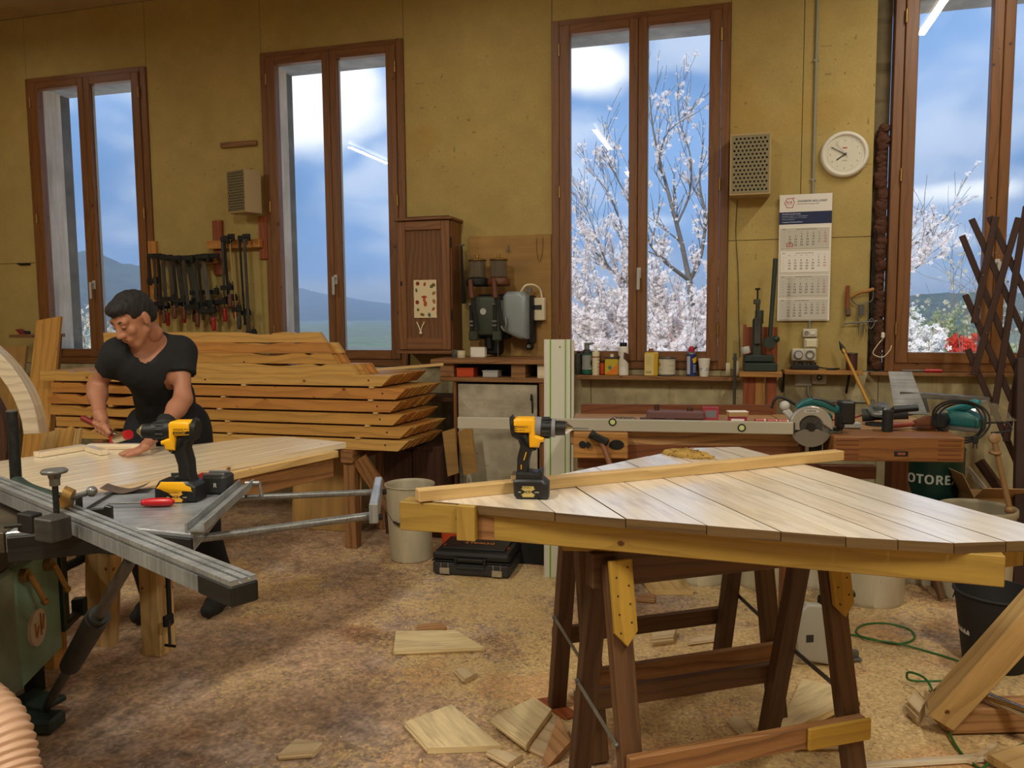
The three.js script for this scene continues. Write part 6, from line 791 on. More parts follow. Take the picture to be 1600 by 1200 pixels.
{ // level and clutter on the bench
  const a = [-0.66, 0.881, 1.727], b = [0.259, 0.881, 1.642], k = [lerp(b[0], a[0], 1.6), lerp(b[2], a[2], 1.6)], L = Math.hypot(b[0] - k[0], b[2] - k[1]), t = thing('spirit_level', 'long grey spirit level lying along the front of the workbench', 'level', [(k[0] + b[0]) / 2, 0.8805, (k[1] + b[2]) / 2], -Math.atan2(b[2] - k[1], b[0] - k[0]));
  const std2 = std('#b8b3a0', 0.42, 0.3); part('level_body', box(0, 0.026, 0, L, 0.052, 0.024, 0.002), std2, t); for (const q of [-0.02, 0.355]) { const x = q * L; const v = part('vial_ring', at(rot(lathe([[0.012, -0.002], [0.017, -0.002], [0.017, 0.003], [0.012, 0.003], [0.012, -0.002]], 22), Math.PI / 2), x, q < 0 ? 0.042 : 0.026, 0.013), M.black, t); part('vial', at(rot(new THREE.CylinderGeometry(0.0118, 0.0118, 0.003, 20), Math.PI / 2), x, q < 0 ? 0.042 : 0.026, 0.0125), std('#c9d08a', 0.2), v); } part('end_cap', box(L / 2 + 0.003, 0.026, 0, 0.006, 0.05, 0.022, 0.002), M.charcoal, t);
  const on = (p, dz = 0) => [p[0], 0.8802, p[2] + dz]; let u;
  const carton = (label, p, w, h, d, m, turn, print) => { u = thing('small_carton', label, 'carton', on(p), turn); part('carton_body', box(0, h / 2, 0, w, h, d, 0.001), m, u); part('carton_label', box(0, h / 2, d / 2 + 0.0004, w * 0.7, h * 0.6, 0.0008, 0.0002), print, u); part('carton_flap', box(0, h + 0.001, 0.003, w, 0.0015, d, 0.0004), m, u); };
  carton('red and grey screw carton behind the level', [-0.096, 0.88, 1.216], 0.075, 0.058, 0.06, std('#a83a4a', 0.7), 0.1, M.grey); carton('flat dark pink screw carton behind the level', [0.031, 0.88, 1.308], 0.085, 0.026, 0.06, std('#a02a48', 0.7), 0.06, M.paper);
  u = thing('small_carton', 'pale carton lying on the dark pink one', 'carton', [0.031, 0.9085, 1.308], 0.25); part('carton_body', box(0, 0.012, 0, 0.09, 0.022, 0.055, 0.001), M.cardboard, u); part('carton_lid', box(0, 0.0245, 0, 0.092, 0.004, 0.057, 0.001), M.paper, u);
  u = thing('jointer_plane', 'long dark wooden hand plane behind the level', 'plane', on([-0.263, 0.88, 1.252]), 0.05); part('plane_body', box(0, 0.022, 0, 0.28, 0.042, 0.06, 0.008), std('#6a4a48', 0.6), u); part('plane_knob', [cyl(-0.09, 0.042, 0, 0.012, 0.03, 12), box(0.07, 0.05, 0, 0.03, 0.03, 0.02, 0.006)], M.darkWood, u);
  for (const [l, p, w, m, r] of [['grey chisel behind the level by the left vial', [-0.421, 0.88, 1.381], 0.12, M.steelDark, 0.2], ['bright chisel behind the level', [-0.302, 0.88, 1.356], 0.1, M.steel, -0.3]]) { u = thing('chisel', l, 'chisel', on(p), r); part('blade', box(-w / 4, 0.006, 0, w / 2, 0.006, 0.016, 0.001), m, u); part('handle', rod([0, 0.011, 0], [w / 2, 0.011, 0], 0.01, 10), M.darkWood, u); }
  for (const [px, l] of [[0, 'red drill bit case by the saw blade'], [1, 'second red drill bit case by the saw blade'], [2, 'third red drill bit case by the saw blade']]) { const p = [[0.13, 0.88, 1.332], [0.184, 0.88, 1.343], [0.231, 0.88, 1.355]][px]; u = thing('bit_case', l, 'case', on(p), 0.3); part('case_body', rod([-0.02, 0.013, 0], [0.02, 0.013, 0], 0.012, 14), std('#b0524c', 0.4), u); part('case_cap', rod([0.02, 0.013, 0], [0.028, 0.013, 0], 0.009, 12), M.white, u); }
  u = thing('wire_wool', 'tangle of grey wire behind the level', 'wire', on([-0.515, 0.88, 1.378])); part('wire', Array.from({ length: 5 }, (_, q) => tube([[-0.05 + q * 0.02, 0.004, 0], [-0.03 + q * 0.02, 0.022, 0.012], [-0.01 + q * 0.02, 0.012, -0.014], [0.02 + q * 0.015, 0.004, 0.01]], 0.002, 18, 5)), M.steel, u);
}
{ // circular saw with its blade over the bench edge
  const c = [0.328, 0.882, 1.593], t = thing('circular_saw', 'cordless circular saw with teal body at the front of the workbench', 'saw', [c[0], 0.8805, c[2]], rad(8));
  part('base_plate', box(0.02, 0.003, -0.06, 0.23, 0.004, 0.13, 0.001), M.steel, t);
  const disc = (r, d, y, z) => at(rot(new THREE.CylinderGeometry(r, r, d, 44), Math.PI / 2), 0, y, z);
  part('saw_blade', disc(0.0825, 0.002, 0.03, 0.02), M.steel, t);
  const gd = new THREE.Shape(); gd.absarc(0, 0.03, 0.09, -0.15, Math.PI + 0.15, false); gd.lineTo(-0.045, 0.016); gd.absarc(0, 0.03, 0.05, Math.PI - 0.3, 0.3, true); gd.closePath(); part('upper_guard', at(prism(gd, 0.03, 0.003), 0, 0, 0.022), std('#b6b4ac', 0.35, 0.6), t);
  const lg = new THREE.Shape(); lg.absarc(0, 0.03, 0.086, Math.PI + 0.35, -0.35, false); lg.lineTo(0.03, 0.02); lg.lineTo(-0.03, 0.02); lg.closePath(); part('lower_guard', at(prism(lg, 0.006, 0.001), 0, 0, 0.033), std('#8d8c86', 0.35, 0.7), t);
  part('arbor_bolt', disc(0.018, 0.012, 0.03, 0.034), M.black, t); part('spoked_hub', disc(0.045, 0.003, 0.03, 0.026), M.steelDark, t); part('lettering', at(planeUV(0.06, 0.014), 0, 0.1, 0.0376), printMat(256, 60, (x) => { x.fillStyle = '#b6b4ac'; x.fillRect(0, 0, 256, 60); x.fillStyle = '#1c1c1c'; x.font = 'italic bold 50px sans-serif'; x.fillText('makita', 30, 46, 200); }), t);
  part('motor', [at(rot(new THREE.CylinderGeometry(0.04, 0.045, 0.11, 24), Math.PI / 2), 0.01, 0.055, -0.06), box(0.06, 0.05, -0.03, 0.08, 0.07, 0.05, 0.012)], M.makita, t);
  part('main_handle', creased(prism([[-0.06, 0.10], [-0.03, 0.135], [0.01, 0.148], [0.06, 0.14], [0.115, 0.115], [0.14, 0.11], [0.14, 0.075], [0.11, 0.08], [0.06, 0.105], [0.01, 0.118], [-0.03, 0.1]], 0.036, 0.008, [], 2), 0.8).translate(0, 0.005, -0.02), M.makita, t); part('rubber_grip', creased(prism([[0.01, 0.15], [0.06, 0.142], [0.11, 0.118], [0.11, 0.1], [0.055, 0.128], [0.01, 0.138]], 0.039, 0.005)).translate(0, 0.006, -0.02), M.black, t); part('battery', [box(0.155, 0.09, -0.02, 0.06, 0.1, 0.075, 0.008), box(0.13, 0.06, -0.02, 0.03, 0.08, 0.06, 0.008)], M.black, t); part('front_knob', [at(new THREE.SphereGeometry(0.022, 16, 12), -0.1, 0.115, -0.02), bar([-0.1, 0.1, -0.02], [-0.065, 0.06, -0.02], 0.03, 0.03, 0.006)], M.lightGrey, t); part('hang_hook', tube([[-0.05, 0.118, -0.05], [-0.09, 0.142, -0.05], [-0.115, 0.15, -0.05], [-0.135, 0.14, -0.05], [-0.15, 0.1, -0.05]], 0.006, 24, 8), M.black, t);
  let u = thing('sanding_block', 'small pale block lying behind the circular saw', 'block', [0.521, 0.8802, 1.378], 0.1); part('block', box(0, 0.012, 0, 0.085, 0.023, 0.05, 0.002), M.lightGrey, u); part('grit', box(0, 0.0015, 0, 0.08, 0.002, 0.045, 0.0005), M.cardboard, u);
  u = thing('hex_key_holder', 'small grey fitting with a dark knob beside the circular saw', 'fitting', [0.443, 0.8802, 1.51], 0.1); part('fitting', rod([-0.02, 0.01, 0], [0.03, 0.012, 0], 0.009, 10), M.steel, u); part('knob', at(new THREE.SphereGeometry(0.01, 12, 8), -0.026, 0.014, 0), M.black, u);
}
{ // right end of the bench
  let p = [0.636, 0.88, 1.269], t = thing('angle_grinder', 'black angle grinder with metal guard on the tail vice', 'grinder', [p[0], 0.8802, p[2]], rad(-10)); part('body', [rod([0.0, 0.045, -0.02], [0.14, 0.06, -0.03], 0.026, 18, 0.03), rod([-0.05, 0.04, -0.02], [0.0, 0.045, -0.02], 0.03, 18, 0.028)], M.charcoal, t); part('guard', at(rot(lathe([[0.01, 0], [0.046, 0], [0.048, -0.022], [0.044, -0.022], [0.042, -0.003], [0.01, -0.003]], 32), 0.5), 0.02, 0.082, 0.0), M.steel, t); part('gear_head', cyl(0.02, 0.045, 0, 0.025, 0.04, 16), M.blueGrey, t); part('side_handle', rod([0.08, 0.075, 0.0], [0.18, 0.085, -0.02], 0.016, 14), M.black, t); part('foot_disc', cyl(0.01, 0, 0.01, 0.045, 0.012, 24), M.rubber, t); part('cable', tube([[-0.05, 0.04, -0.02], [-0.12, 0.02, 0], [-0.2, 0.01, -0.04], [-0.26, 0.01, -0.08]], 0.004, 24, 6), std('#7a2018', 0.6), t);
  p = [0.659, 0.88, 1.47]; t = thing('black_cup', 'plain black cylinder cup on the tail vice', 'cup', [p[0], 0.8802, p[2]]); part('cup_wall', lathe([[0, 0], [0.021, 0], [0.0225, 0.003], [0.0225, 0.088], [0.0195, 0.09], [0.0195, 0.006], [0, 0.006]], 24), M.rubber, t); part('rim', lathe([[0.019, 0.088], [0.0235, 0.088], [0.0235, 0.092], [0.019, 0.092]], 24), M.charcoal, t);
  p = [0.792, 0.88, 1.361]; t = thing('hand_brush', 'brown bristled hand brush with red handle on the tail vice', 'brush', [p[0], 0.8802, p[2]], rad(10)); part('bristles', creased(prism([[-0.01, 0.008], [0.04, 0.0], [0.13, 0.004], [0.135, 0.05], [0.05, 0.06], [-0.005, 0.035]], 0.045, 0.008, [], 2)), std('#6b3f22', 0.95, 0, { map: texRough }), t); part('handle', rod([-0.11, 0.014, 0.01], [0.0, 0.022, 0], 0.013, 12, 0.01), std('#8a3a2a', 0.45), t);
  p = [0.971, 0.88, 1.362]; t = thing('hand_planer', 'teal electric planer with coiled black cable on the tail vice', 'planer', [p[0], 0.8802, p[2]], rad(-35)); part('sole', box(0, 0.012, 0, 0.2, 0.022, 0.08, 0.004), M.steel, t); part('planer_body', creased(prism([[-0.07, 0.02], [0.09, 0.02], [0.09, 0.06], [0.04, 0.085], [-0.03, 0.085], [-0.07, 0.06]], 0.09, 0.012, [], 3), 0.8), M.makita, t); part('planer_handle', creased(prism([[-0.06, 0.08], [0.05, 0.135], [0.075, 0.13], [0.08, 0.105], [-0.03, 0.06]], 0.036, 0.01, [], 3), 0.8).translate(0, 0.006, 0), std('#1f7a80', 0.38), t); part('motor_end', at(rot(new THREE.CylinderGeometry(0.03, 0.032, 0.05, 20), Math.PI / 2), -0.055, 0.045, 0.065), M.black, t);
  const loops = []; const R = rng(12); for (let k = 0; k < 3; k++) { const L = []; for (let q = 0; q < 10; q++) { const a = q * 0.628; L.push([0.03 + Math.cos(a) * (0.09 + k * 0.012), 0.05 + Math.sin(a) * (0.075 + k * 0.008), 0.07 + k * 0.008 + 0.02 * Math.cos(a * 2 + k)]); } loops.push(tube(L, 0.0042, 60, 6, true)); } loops.push(tube([[0.12, 0.05, 0.07], [0.2, 0.055, 0.05], [0.22, 0.03, 0.06], [0.15, 0.012, 0.08]], 0.0042, 30, 6)); part('cable_coil', loops, M.rubber, t); part('plug', [box(0.1, -0.02, 0.1, 0.02, 0.035, 0.02, 0.005), rod([0.094, -0.038, 0.1], [0.092, -0.058, 0.1], 0.0025, 6), rod([0.106, -0.038, 0.1], [0.106, -0.058, 0.1], 0.0025, 6)], M.rubber, t);
  p = [1.022, 0.88, 0.806]; t = thing('perforated_sheet', 'long perforated metal strip lying at the back of the bench end', 'metal strip', [p[0], 0.8802, p[2]], rad(4)); part('sheet', [bar([-0.19, 0.1, -0.02], [0.22, 0.075, 0.0], 0.028, 0.002, 0.0005), bar([-0.19, 0.113, -0.045], [0.22, 0.088, -0.025], 0.002, 0.05, 0.0005)], M.steel, t); part('folded_legs', [bar([-0.12, 0.1, -0.02], [-0.1, 0.002, 0.0], 0.1, 0.002, 0.0005, [1, 0, 0]), bar([0.15, 0.085, -0.01], [0.15, 0.002, 0.0], 0.06, 0.002, 0.0005, [1, 0, 0])], M.steelDark, t);
  { const g = new THREE.IcosahedronGeometry(1, 4), P = g.attributes.position; for (let i = 0; i < P.count; i++) { const x = P.getX(i), y = P.getY(i), z = P.getZ(i), n = 0.55 + 0.9 * fbm(x * 2.2 + 9, y * 2.2 + z * 2 + 9, 88, 4); P.setXYZ(i, x * 0.15 * n, Math.max(-0.02, y) * 0.1 * n, z * 0.06 * n); } g.computeVertexNormals(); const m = solo('plastic_bag', g, new THREE.MeshPhysicalMaterial({ color: '#e9e4d2', roughness: 0.12, transmission: 0.92, thickness: 0, side: THREE.DoubleSide }), 'crumpled clear plastic bag at the back of the bench end', 'bag'); m.position.set(1.139, 0.8835, 0.99); }
  p = [0.838, 0.88, 0.844]; t = thing('metal_angle', 'thin steel sheet leaning behind the brush', 'metal sheet', [p[0], 0.8802, p[2] - 0.02]); t.rotation.x = -0.25; part('sheet', at(prism([[-0.03, 0], [0.12, 0], [0.05, 0.22], [-0.06, 0.22]], 0.003, 0), 0, 0, 0), M.steel, t); part('bent_edge', bar([-0.03, 0.002, 0.008], [0.12, 0.002, 0.008], 0.003, 0.014, 0.0005), M.steel, t);
  p = [1.049, 0.866, 1.58]; t = thing('vice_handle', 'turned wooden vice handle hanging at the bench end', 'handle', [p[0], p[1], 1.56]); part('knob', [at(rot(lathe([[0, -0.012], [0.02, -0.01], [0.023, 0], [0.02, 0.01], [0, 0.012]], 24), 1.2), 0, 0.01, 0), at(rot(lathe([[0, -0.006], [0.023, -0.006], [0.023, 0.006], [0, 0.006]], 24), 0.3), 0.005, -0.045, 0)], M.tan, t); part('shaft', rod([0, 0, 0], [0.06, -0.27, 0.02], 0.011, 14), M.tan, t); part('end_knob', at(lathe([[0, -0.014], [0.017, -0.012], [0.019, 0], [0.017, 0.012], [0, 0.014]], 20), 0.062, -0.28, 0.02), M.tan, t);
  p = [1.005, 0.88, 1.645]; const hm = [-0.543, 0.843, 1.79]; t = thing('claw_hammer', 'hammer leaning head up against the workbench front', 'hammer', [hm[0], hm[1], 1.79]); part('handle', rod([0, 0, 0], [0.085, -0.2, 0.05], 0.012, 12, 0.013), std('#7a4a2c', 0.5), t); part('head', [bar([-0.045, 0.03, 0.0], [0.03, -0.005, 0.0], 0.03, 0.032, 0.006), rod([-0.05, 0.034, 0], [-0.035, 0.026, 0], 0.02, 14)], M.castIron, t);
}
// drum, box and timber odds and ends under the bench end
{
  const c = [1.15, 0, 0.264], t = thing('oil_drum', 'dark green oil drum with white lettering under the bench end', 'drum', [1.067, 0, 0.43]), r = 0.168, h = 0.66;
  part('drum_wall', lathe([[0, 0.01], [r - 0.004, 0.01], [r, 0], [r + 0.004, 0.008], [r, 0.016], [r, 0.2], [r + 0.007, 0.21], [r, 0.22], [r, 0.42], [r + 0.007, 0.43], [r, 0.44], [r, h - 0.016], [r + 0.004, h - 0.008], [r, h], [r - 0.008, h], [r - 0.008, h - 0.014], [0, h - 0.014]], 48), std('#0d4a3c', 0.4, 0, { map: texGrime }), t); part('bung', cyl(0.06, h - 0.014, 0.05, 0.025, 0.012, 16), M.steel, t);
  const font = await new FontLoader().loadAsync('fonts/droid/droid_sans_bold.typeface.json'); const tg = new TextGeometry('MOTOREX', { font, size: 0.05, depth: 0.0012, curveSegments: 4 }); tg.computeBoundingBox(); const P = tg.attributes.position, mw = tg.boundingBox.max.x; for (let i = 0; i < P.count; i++) { const a = (P.getX(i) - mw * 0.56) / r - 0.2, rr = r + 0.0006 + P.getZ(i); P.setXYZ(i, Math.sin(a) * rr, P.getY(i) + 0.492 - 0.012, Math.cos(a) * rr); } tg.computeVertexNormals(); part('lettering', tg, std('#cfd3c6', 0.6), t);
  const b = thing('cardboard_box', 'open cardboard box with raised flaps beside the drum', 'box', [1.33, 0, 0.62], 0.15); part('box_wall', [box(0, 0.23, 0.1, 0.28, 0.44, 0.006, 0.001), box(0, 0.23, -0.1, 0.28, 0.44, 0.006, 0.001), box(-0.14, 0.23, 0, 0.006, 0.44, 0.2, 0.001), box(0.14, 0.23, 0, 0.006, 0.44, 0.2, 0.001), box(0, 0.008, 0, 0.28, 0.006, 0.2, 0.001)], M.cardboard, b); part('flap', bar([-0.14, 0.45, 0], [-0.2, 0.57, 0], 0.005, 0.2, 0.001), M.cardboard, b); part('flap', bar([0, 0.45, 0.1], [0.0, 0.52, 0.2], 0.005, 0.28, 0.001), M.cardboard, b);
  for (const [l, a0, b0, w, m] of [['brown lath leaning against the green drum', [0.842, 0.627, 0.75], [0.894, 0.419, 0.86], 0.03, M.horse], ['dark rail leaning at the wall behind the drum', [1.369, 0.549, 0.2], [1.51, 0.322, 0.3], 0.05, M.darkWood], ['grey crooked stick leaning right of the drum', [1.301, 0.517, 0.24], [1.462, 0.297, 0.36], 0.024, M.greyWood], ['bent stick leaning behind the crooked one', [1.351, 0.448, 0.16], [1.466, 0.268, 0.24], 0.02, M.greyWood]]) { const d = V(b0).sub(V(a0)), q = V(a0).addScaledVector(d, (a0[1] - 0.015) / -d.y); solo('leaning_stick', bar(a0, q.toArray(), w, w * 0.7, 0.003), m, l, 'stick'); }
  for (const [l, x, z, w, h, d, m, r] of [['brown offcut stack under the bench', 0.81, 0.72, 0.13, 0.07, 0.16, M.redWood, 0.2], ['yellow block under the bench', 0.675, 0.72, 0.08, 0.05, 0.1, M.batten, 0.4]]) { const s = thing('offcut_pile', l, 'offcuts', [x, 0.21, z], r); part('block', box(0, h / 2, 0, w, h, d, 0.002), m, s); part('block', box(0.02, h * 1.5 + 0.001, 0.01, w * 0.8, h, d * 0.8, 0.002), m, s); const cr = thing('wooden_crate', 'crate carrying the ' + l.split(' ')[0] + ' blocks under the bench', 'crate', [x, 0, z]); part('crate_body', box(0, 0.1, 0, w + 0.02, 0.2, d + 0.02, 0.003), M.darkWood, cr); part('crate_rim', box(0, 0.2045, 0, w + 0.03, 0.009, d + 0.03, 0.002), M.darkWood, cr); }
}
// folded trellis
{
  const t = thing('folded_trellis', 'dark brown folding garden trellis leaning in front of the right window', 'trellis', [1.35, 0, 0.62]), O = [1.35, 0, 0.62], r = (p) => [p[0] - O[0], p[1], p[2] - O[2]];
  for (const [a, b] of [[[1.176, 1.871, 0.6], [1.581, 0.961, 0.6]], [[1.135, 1.788, 0.6], [1.547, 0.762, 0.6]], [[1.161, 1.486, 0.6], [1.53, 0.629, 0.6]], [[1.183, 1.204, 0.6], [1.486, 0.493, 0.6]], [[1.257, 1.881, 0.6], [1.586, 1.157, 0.6]]]) part('slat', bar(r(a), r(b), 0.03, 0.012, 0.002, [1, 0, 0]), M.trellis, t);
  for (const [a, b] of [[[1.281, 1.877, 0.62], [1.203, 1.337, 0.62]], [[1.384, 1.867, 0.62], [1.21, 1.066, 0.62]], [[1.416, 1.923, 0.62], [1.31, 0.858, 0.62]], [[1.501, 1.894, 0.62], [1.374, 0.726, 0.62]]]) part('slat', bar(r(a), r(b), 0.032, 0.012, 0.002, [1, 0, 0]), M.trellis, t);
  for (const p of [[1.233, 1.582, 0.626], [1.222, 1.419, 0.626], [1.286, 1.694, 0.626], [1.259, 1.288, 0.626], [1.347, 1.547, 0.626], [1.341, 1.353, 0.626]]) { const q = r(p); part('rivet', rod([q[0], q[1], q[2] - 0.002], [q[0], q[1], q[2] + 0.006], 0.004, 8), M.steel, t); }
  part('support_post', bar(r([1.416, 1.159, 0.66]), r([1.402, 0.004, 0.8]), 0.05, 0.05, 0.003), M.trellis, t);
}

// ------------------------------------------------------------------ things on the floor
{
  let c = [-1.773, 0, 1.164], t = thing('white_bucket', 'tall off white bucket with wire bail standing by the toolbox', 'bucket', [c[0], 0, c[2] - 0.125]); const h = 0.44, r0 = 0.115, r1 = 0.138;
  part('bucket_wall', lathe([[0, 0.006], [r0 - 0.004, 0.006], [r0, 0], [r0 + 0.002, 0.01], [r1, h - 0.012], [r1 + 0.006, h - 0.01], [r1 + 0.006, h], [r1 - 0.003, h], [r1 - 0.004, h - 0.02], [r0 - 0.003, 0.012], [0, 0.012]], 44), M.bucket, t); part('wire_bail', tube([[-r1 - 0.004, h - 0.06, 0], [-0.13, h - 0.12, 0.05], [-0.06, h - 0.19, 0.12], [0, h - 0.205, 0.142], [0.06, h - 0.19, 0.125], [0.13, h - 0.12, 0.05], [r1 + 0.004, h - 0.06, 0]], 0.0025, 50, 6), M.steel, t); part('bail_grip', tube([[-0.045, h - 0.197, 0.133], [0, h - 0.205, 0.144], [0.045, h - 0.197, 0.133]], 0.007, 16, 8), M.black, t);
  // tool case
  c = [-1.337, 0, 1.28]; t = thing('tool_case', 'black plastic tool case with orange lettering and steel latches', 'tool case', [c[0], 0, c[2] - 0.16], rad(3)); const W = 0.43, D = 0.32;
  part('lower_shell', box(0, 0.04, 0, W, 0.08, D, 0.016), M.charcoal, t); part('lid', [box(0, 0.105, 0, W, 0.048, D, 0.014), box(0, 0.132, -0.02, W * 0.82, 0.012, D * 0.72, 0.005)], M.black, t); part('seam', box(0, 0.0815, 0, W + 0.004, 0.006, D + 0.004, 0.002), M.black, t);
  part('carry_handle', [box(0, 0.095, D / 2 + 0.012, 0.15, 0.02, 0.016, 0.005), box(-0.08, 0.09, D / 2 + 0.004, 0.018, 0.034, 0.03, 0.005), box(0.08, 0.09, D / 2 + 0.004, 0.018, 0.034, 0.03, 0.005)], M.black, t); part('front_rib', box(0, 0.05, D / 2 + 0.003, 0.16, 0.014, 0.012, 0.003), M.charcoal, t);
  for (const s of [-1, 1]) { part('latch', [box(s * 0.145, 0.03, D / 2 + 0.004, 0.056, 0.036, 0.008, 0.002), box(s * 0.145 - 0.02, 0.06, D / 2 + 0.003, 0.004, 0.03, 0.004, 0.001), box(s * 0.145 + 0.02, 0.06, D / 2 + 0.003, 0.004, 0.03, 0.004, 0.001)], M.chrome, t); part('orange_corner', prism([[-0.018, -0.018], [0.018, -0.018], [0.018, 0.018], [-0.018, 0.018]], 0.003, 0, [[[-0.008, -0.008], [0.008, -0.008], [0.008, 0.008], [-0.008, 0.008]]]).rotateX(-Math.PI / 2).translate(s * 0.165, 0.131, 0.03), M.orange, t); }
  part('lettering', at(rot(planeUV(0.2, 0.05), -Math.PI / 2, Math.PI), 0, 0.1386, -0.01), printMat(512, 128, (x) => { x.fillStyle = '#151515'; x.fillRect(0, 0, 512, 128); x.fillStyle = '#d0762a'; x.font = 'bold 112px sans-serif'; x.fillText('DEWALT', 14, 106, 480); }), t);
  // orange tool and black bag behind the case
  c = [-1.607, 0, 1.001]; t = thing('orange_power_tool', 'orange power tool standing behind the toolbox', 'power tool', [c[0] + 0.045, 0, c[2] - 0.12]); part('tool_body', creased(prism([[-0.06, 0.0], [0.05, 0.0], [0.06, 0.16], [0.03, 0.21], [-0.035, 0.21], [-0.065, 0.15]], 0.12, 0.018, [], 3), 0.8), M.orange, t); part('tool_grip', [box(0.0, 0.19, 0.062, 0.05, 0.02, 0.01, 0.004), tube([[0, 0.08, 0.062], [0.01, 0.1, 0.09], [0.03, 0.08, 0.1], [0.05, 0.03, 0.09]], 0.012, 20, 10)], M.black, t); part('tool_base', box(0, 0.012, 0, 0.16, 0.022, 0.14, 0.004), M.charcoal, t);
  c = [-1.555, 0, 0.767]; t = thing('tripod_stand', 'grey folded metal stand legs behind the toolbox', 'stand', [c[0], 0, c[2]]); for (const [x, z] of [[-0.06, 0.02], [0.0, 0.05], [0.06, -0.02]]) part('leg', rod([x, 0.004, z], [x * 0.2, 0.34, 0], 0.008, 8), M.steelDark, t); part('hub', cyl(0, 0.33, 0, 0.025, 0.03, 14), M.grey, t);
  c = [-1.097, 0, 1.019]; t = thing('black_bag', 'slumped black tool bag on the floor beside the toolbox', 'bag', [c[0] + 0.03, 0, c[2] - 0.14]); { const g = new THREE.BoxGeometry(0.28, 0.2, 0.22, 14, 10, 12), P = g.attributes.position; for (let i = 0; i < P.count; i++) { const x = P.getX(i), y = P.getY(i), z = P.getZ(i), n = 1 + 0.28 * (fbm(x * 9 + 4, y * 9 + z * 7 + 8, 95, 3) - 0.5), k = 1 - 0.25 * smooth(-0.02, 0.1, y); P.setXYZ(i, x * n * k, (y + 0.1) * (y < -0.09 ? 1 : n), z * n * k); } g.computeVertexNormals(); part('bag_body', g, std('#1a1817', 0.9), t); part('bag_strap', tube([[-0.1, 0.16, 0.02], [-0.05, 0.23, 0.03], [0.03, 0.235, 0.03], [0.09, 0.17, 0.02]], 0.01, 24, 8), M.charcoal, t); }
  t = thing('chipboard_off_cuts', 'two chipboard offcuts hung on a hook in front of the cupboard', 'offcuts', [-1.614, 0.681, 0.62]); part('board', at(rot(uvs(prism([[-0.05, 0], [0.03, 0.02], [0.05, -0.26], [-0.02, -0.28]], 0.02, 0.001)), 0, 0.5), -0.06, 0, 0), M.ply, t); part('board', at(rot(uvs(prism([[-0.06, 0.0], [0.04, 0.045], [0.075, -0.24], [-0.02, -0.27]], 0.02, 0.001)), 0, -0.3), 0.05, 0, 0.01), M.ply, t); part('hook', rod([0.0, -0.23, -0.03], [0.0, -0.34, -0.03], 0.009, 8), M.steel, t);
}
// offcuts on the floor: outline in plan, thickness, tongue along one edge
function offcut(label, pts, th, mat, y = 0.001, tilt, edge = 0) {
  const cx = pts.reduce((s, p) => s + p[0], 0) / pts.length, cz = pts.reduce((s, p) => s + p[2], 0) / pts.length, t = thing('board_offcut', label, 'offcut', [cx, y, cz], 0, 'board offcuts on the floor'), L = pts.map((p) => [p[0] - cx, p[2] - cz]);
  const a = L[edge], b = L[(edge + 1) % L.length], ang = Math.atan2(b[1] - a[1], b[0] - a[0]);
  part('board', slab(L, 0, th, 0.0015, ang), mat, t);
  const n = [b[1] - a[1], -(b[0] - a[0])], l = Math.hypot(...n), s = (n[0] * (a[0] + b[0]) + n[1] * (a[1] + b[1])) > 0 ? 1 : -1, o = [s * n[0] / l * 0.004, s * n[1] / l * 0.004];
  part('tongue', bar([a[0] * 0.96 + o[0], th / 2, a[1] * 0.96 + o[1]], [b[0] * 0.96 + o[0], th / 2, b[1] * 0.96 + o[1]], th * 0.34, 0.008, 0.0008), mat, t);
  if (tilt) t.rotation.set(...tilt); return t;
}
const dusted = M.dusted;
offcut('large pale trapezoid offcut lying alone near the toolbox', [[-1.325, 0.02, 2.293], [-0.973, 0.02, 2.164], [-1.15, 0.02, 2.022], [-1.401, 0.02, 2.101]], 0.022, dusted);
offcut('small dark sliver offcut behind the large trapezoid', [[-1.325, 0.02, 2.052], [-1.206, 0.02, 1.984], [-1.243, 0.02, 1.948], [-1.339, 0.02, 2.003]], 0.018, M.offcutB);
offcut('small pale wedge between the two large offcuts', [[-1.021, 0.02, 2.391], [-0.958, 0.02, 2.459], [-0.928, 0.02, 2.396], [-1.002, 0.02, 2.363]], 0.022, M.offcut);
offcut('big square ended offcut dusted with sawdust', [[-1.052, 0.02, 2.816], [-0.917, 0.02, 2.945], [-0.694, 0.02, 2.871], [-0.94, 0.02, 2.659]], 0.024, dusted);
offcut('tilted pale offcut resting on another by the sawhorse foot', [[-0.762, 0.03, 2.76], [-0.61, 0.03, 2.875], [-0.579, 0.03, 2.641], [-0.657, 0.03, 2.582]], 0.022, dusted, 0.024, [0.03, 0, -0.04]);
offcut('flat offcut under the tilted one by the sawhorse foot', [[-0.61, 0.02, 2.849], [-0.546, 0.02, 2.879], [-0.5, 0.02, 2.723], [-0.594, 0.02, 2.616]], 0.02, M.offcut);
offcut('brown offcut leaning on edge by the sawhorse foot', [[-0.552, 0.02, 2.906], [-0.529, 0.02, 2.926], [-0.463, 0.02, 2.834], [-0.524, 0.02, 2.742]], 0.018, M.offcutB, 0.024, [0.5, 0, 0.25]);
offcut('narrow pointed offcut in front of the square ended one', [[-0.731, 0.02, 2.912], [-0.643, 0.02, 2.96], [-0.614, 0.02, 2.9], [-0.71, 0.02, 2.895]], 0.022, M.offcut);
offcut('pale kite shaped offcut lying apart on bare floor', [[-1.362, 0.02, 3.1], [-1.26, 0.02, 3.058], [-1.26, 0.02, 3], [-1.357, 0.02, 3.001]], 0.022, M.offcut);
offcut('dark stub offcut below the workbench', [[-0.429, 0.02, 1.433], [-0.34, 0.02, 1.429], [-0.349, 0.02, 1.34], [-0.426, 0.02, 1.378]], 0.018, M.offcutB);
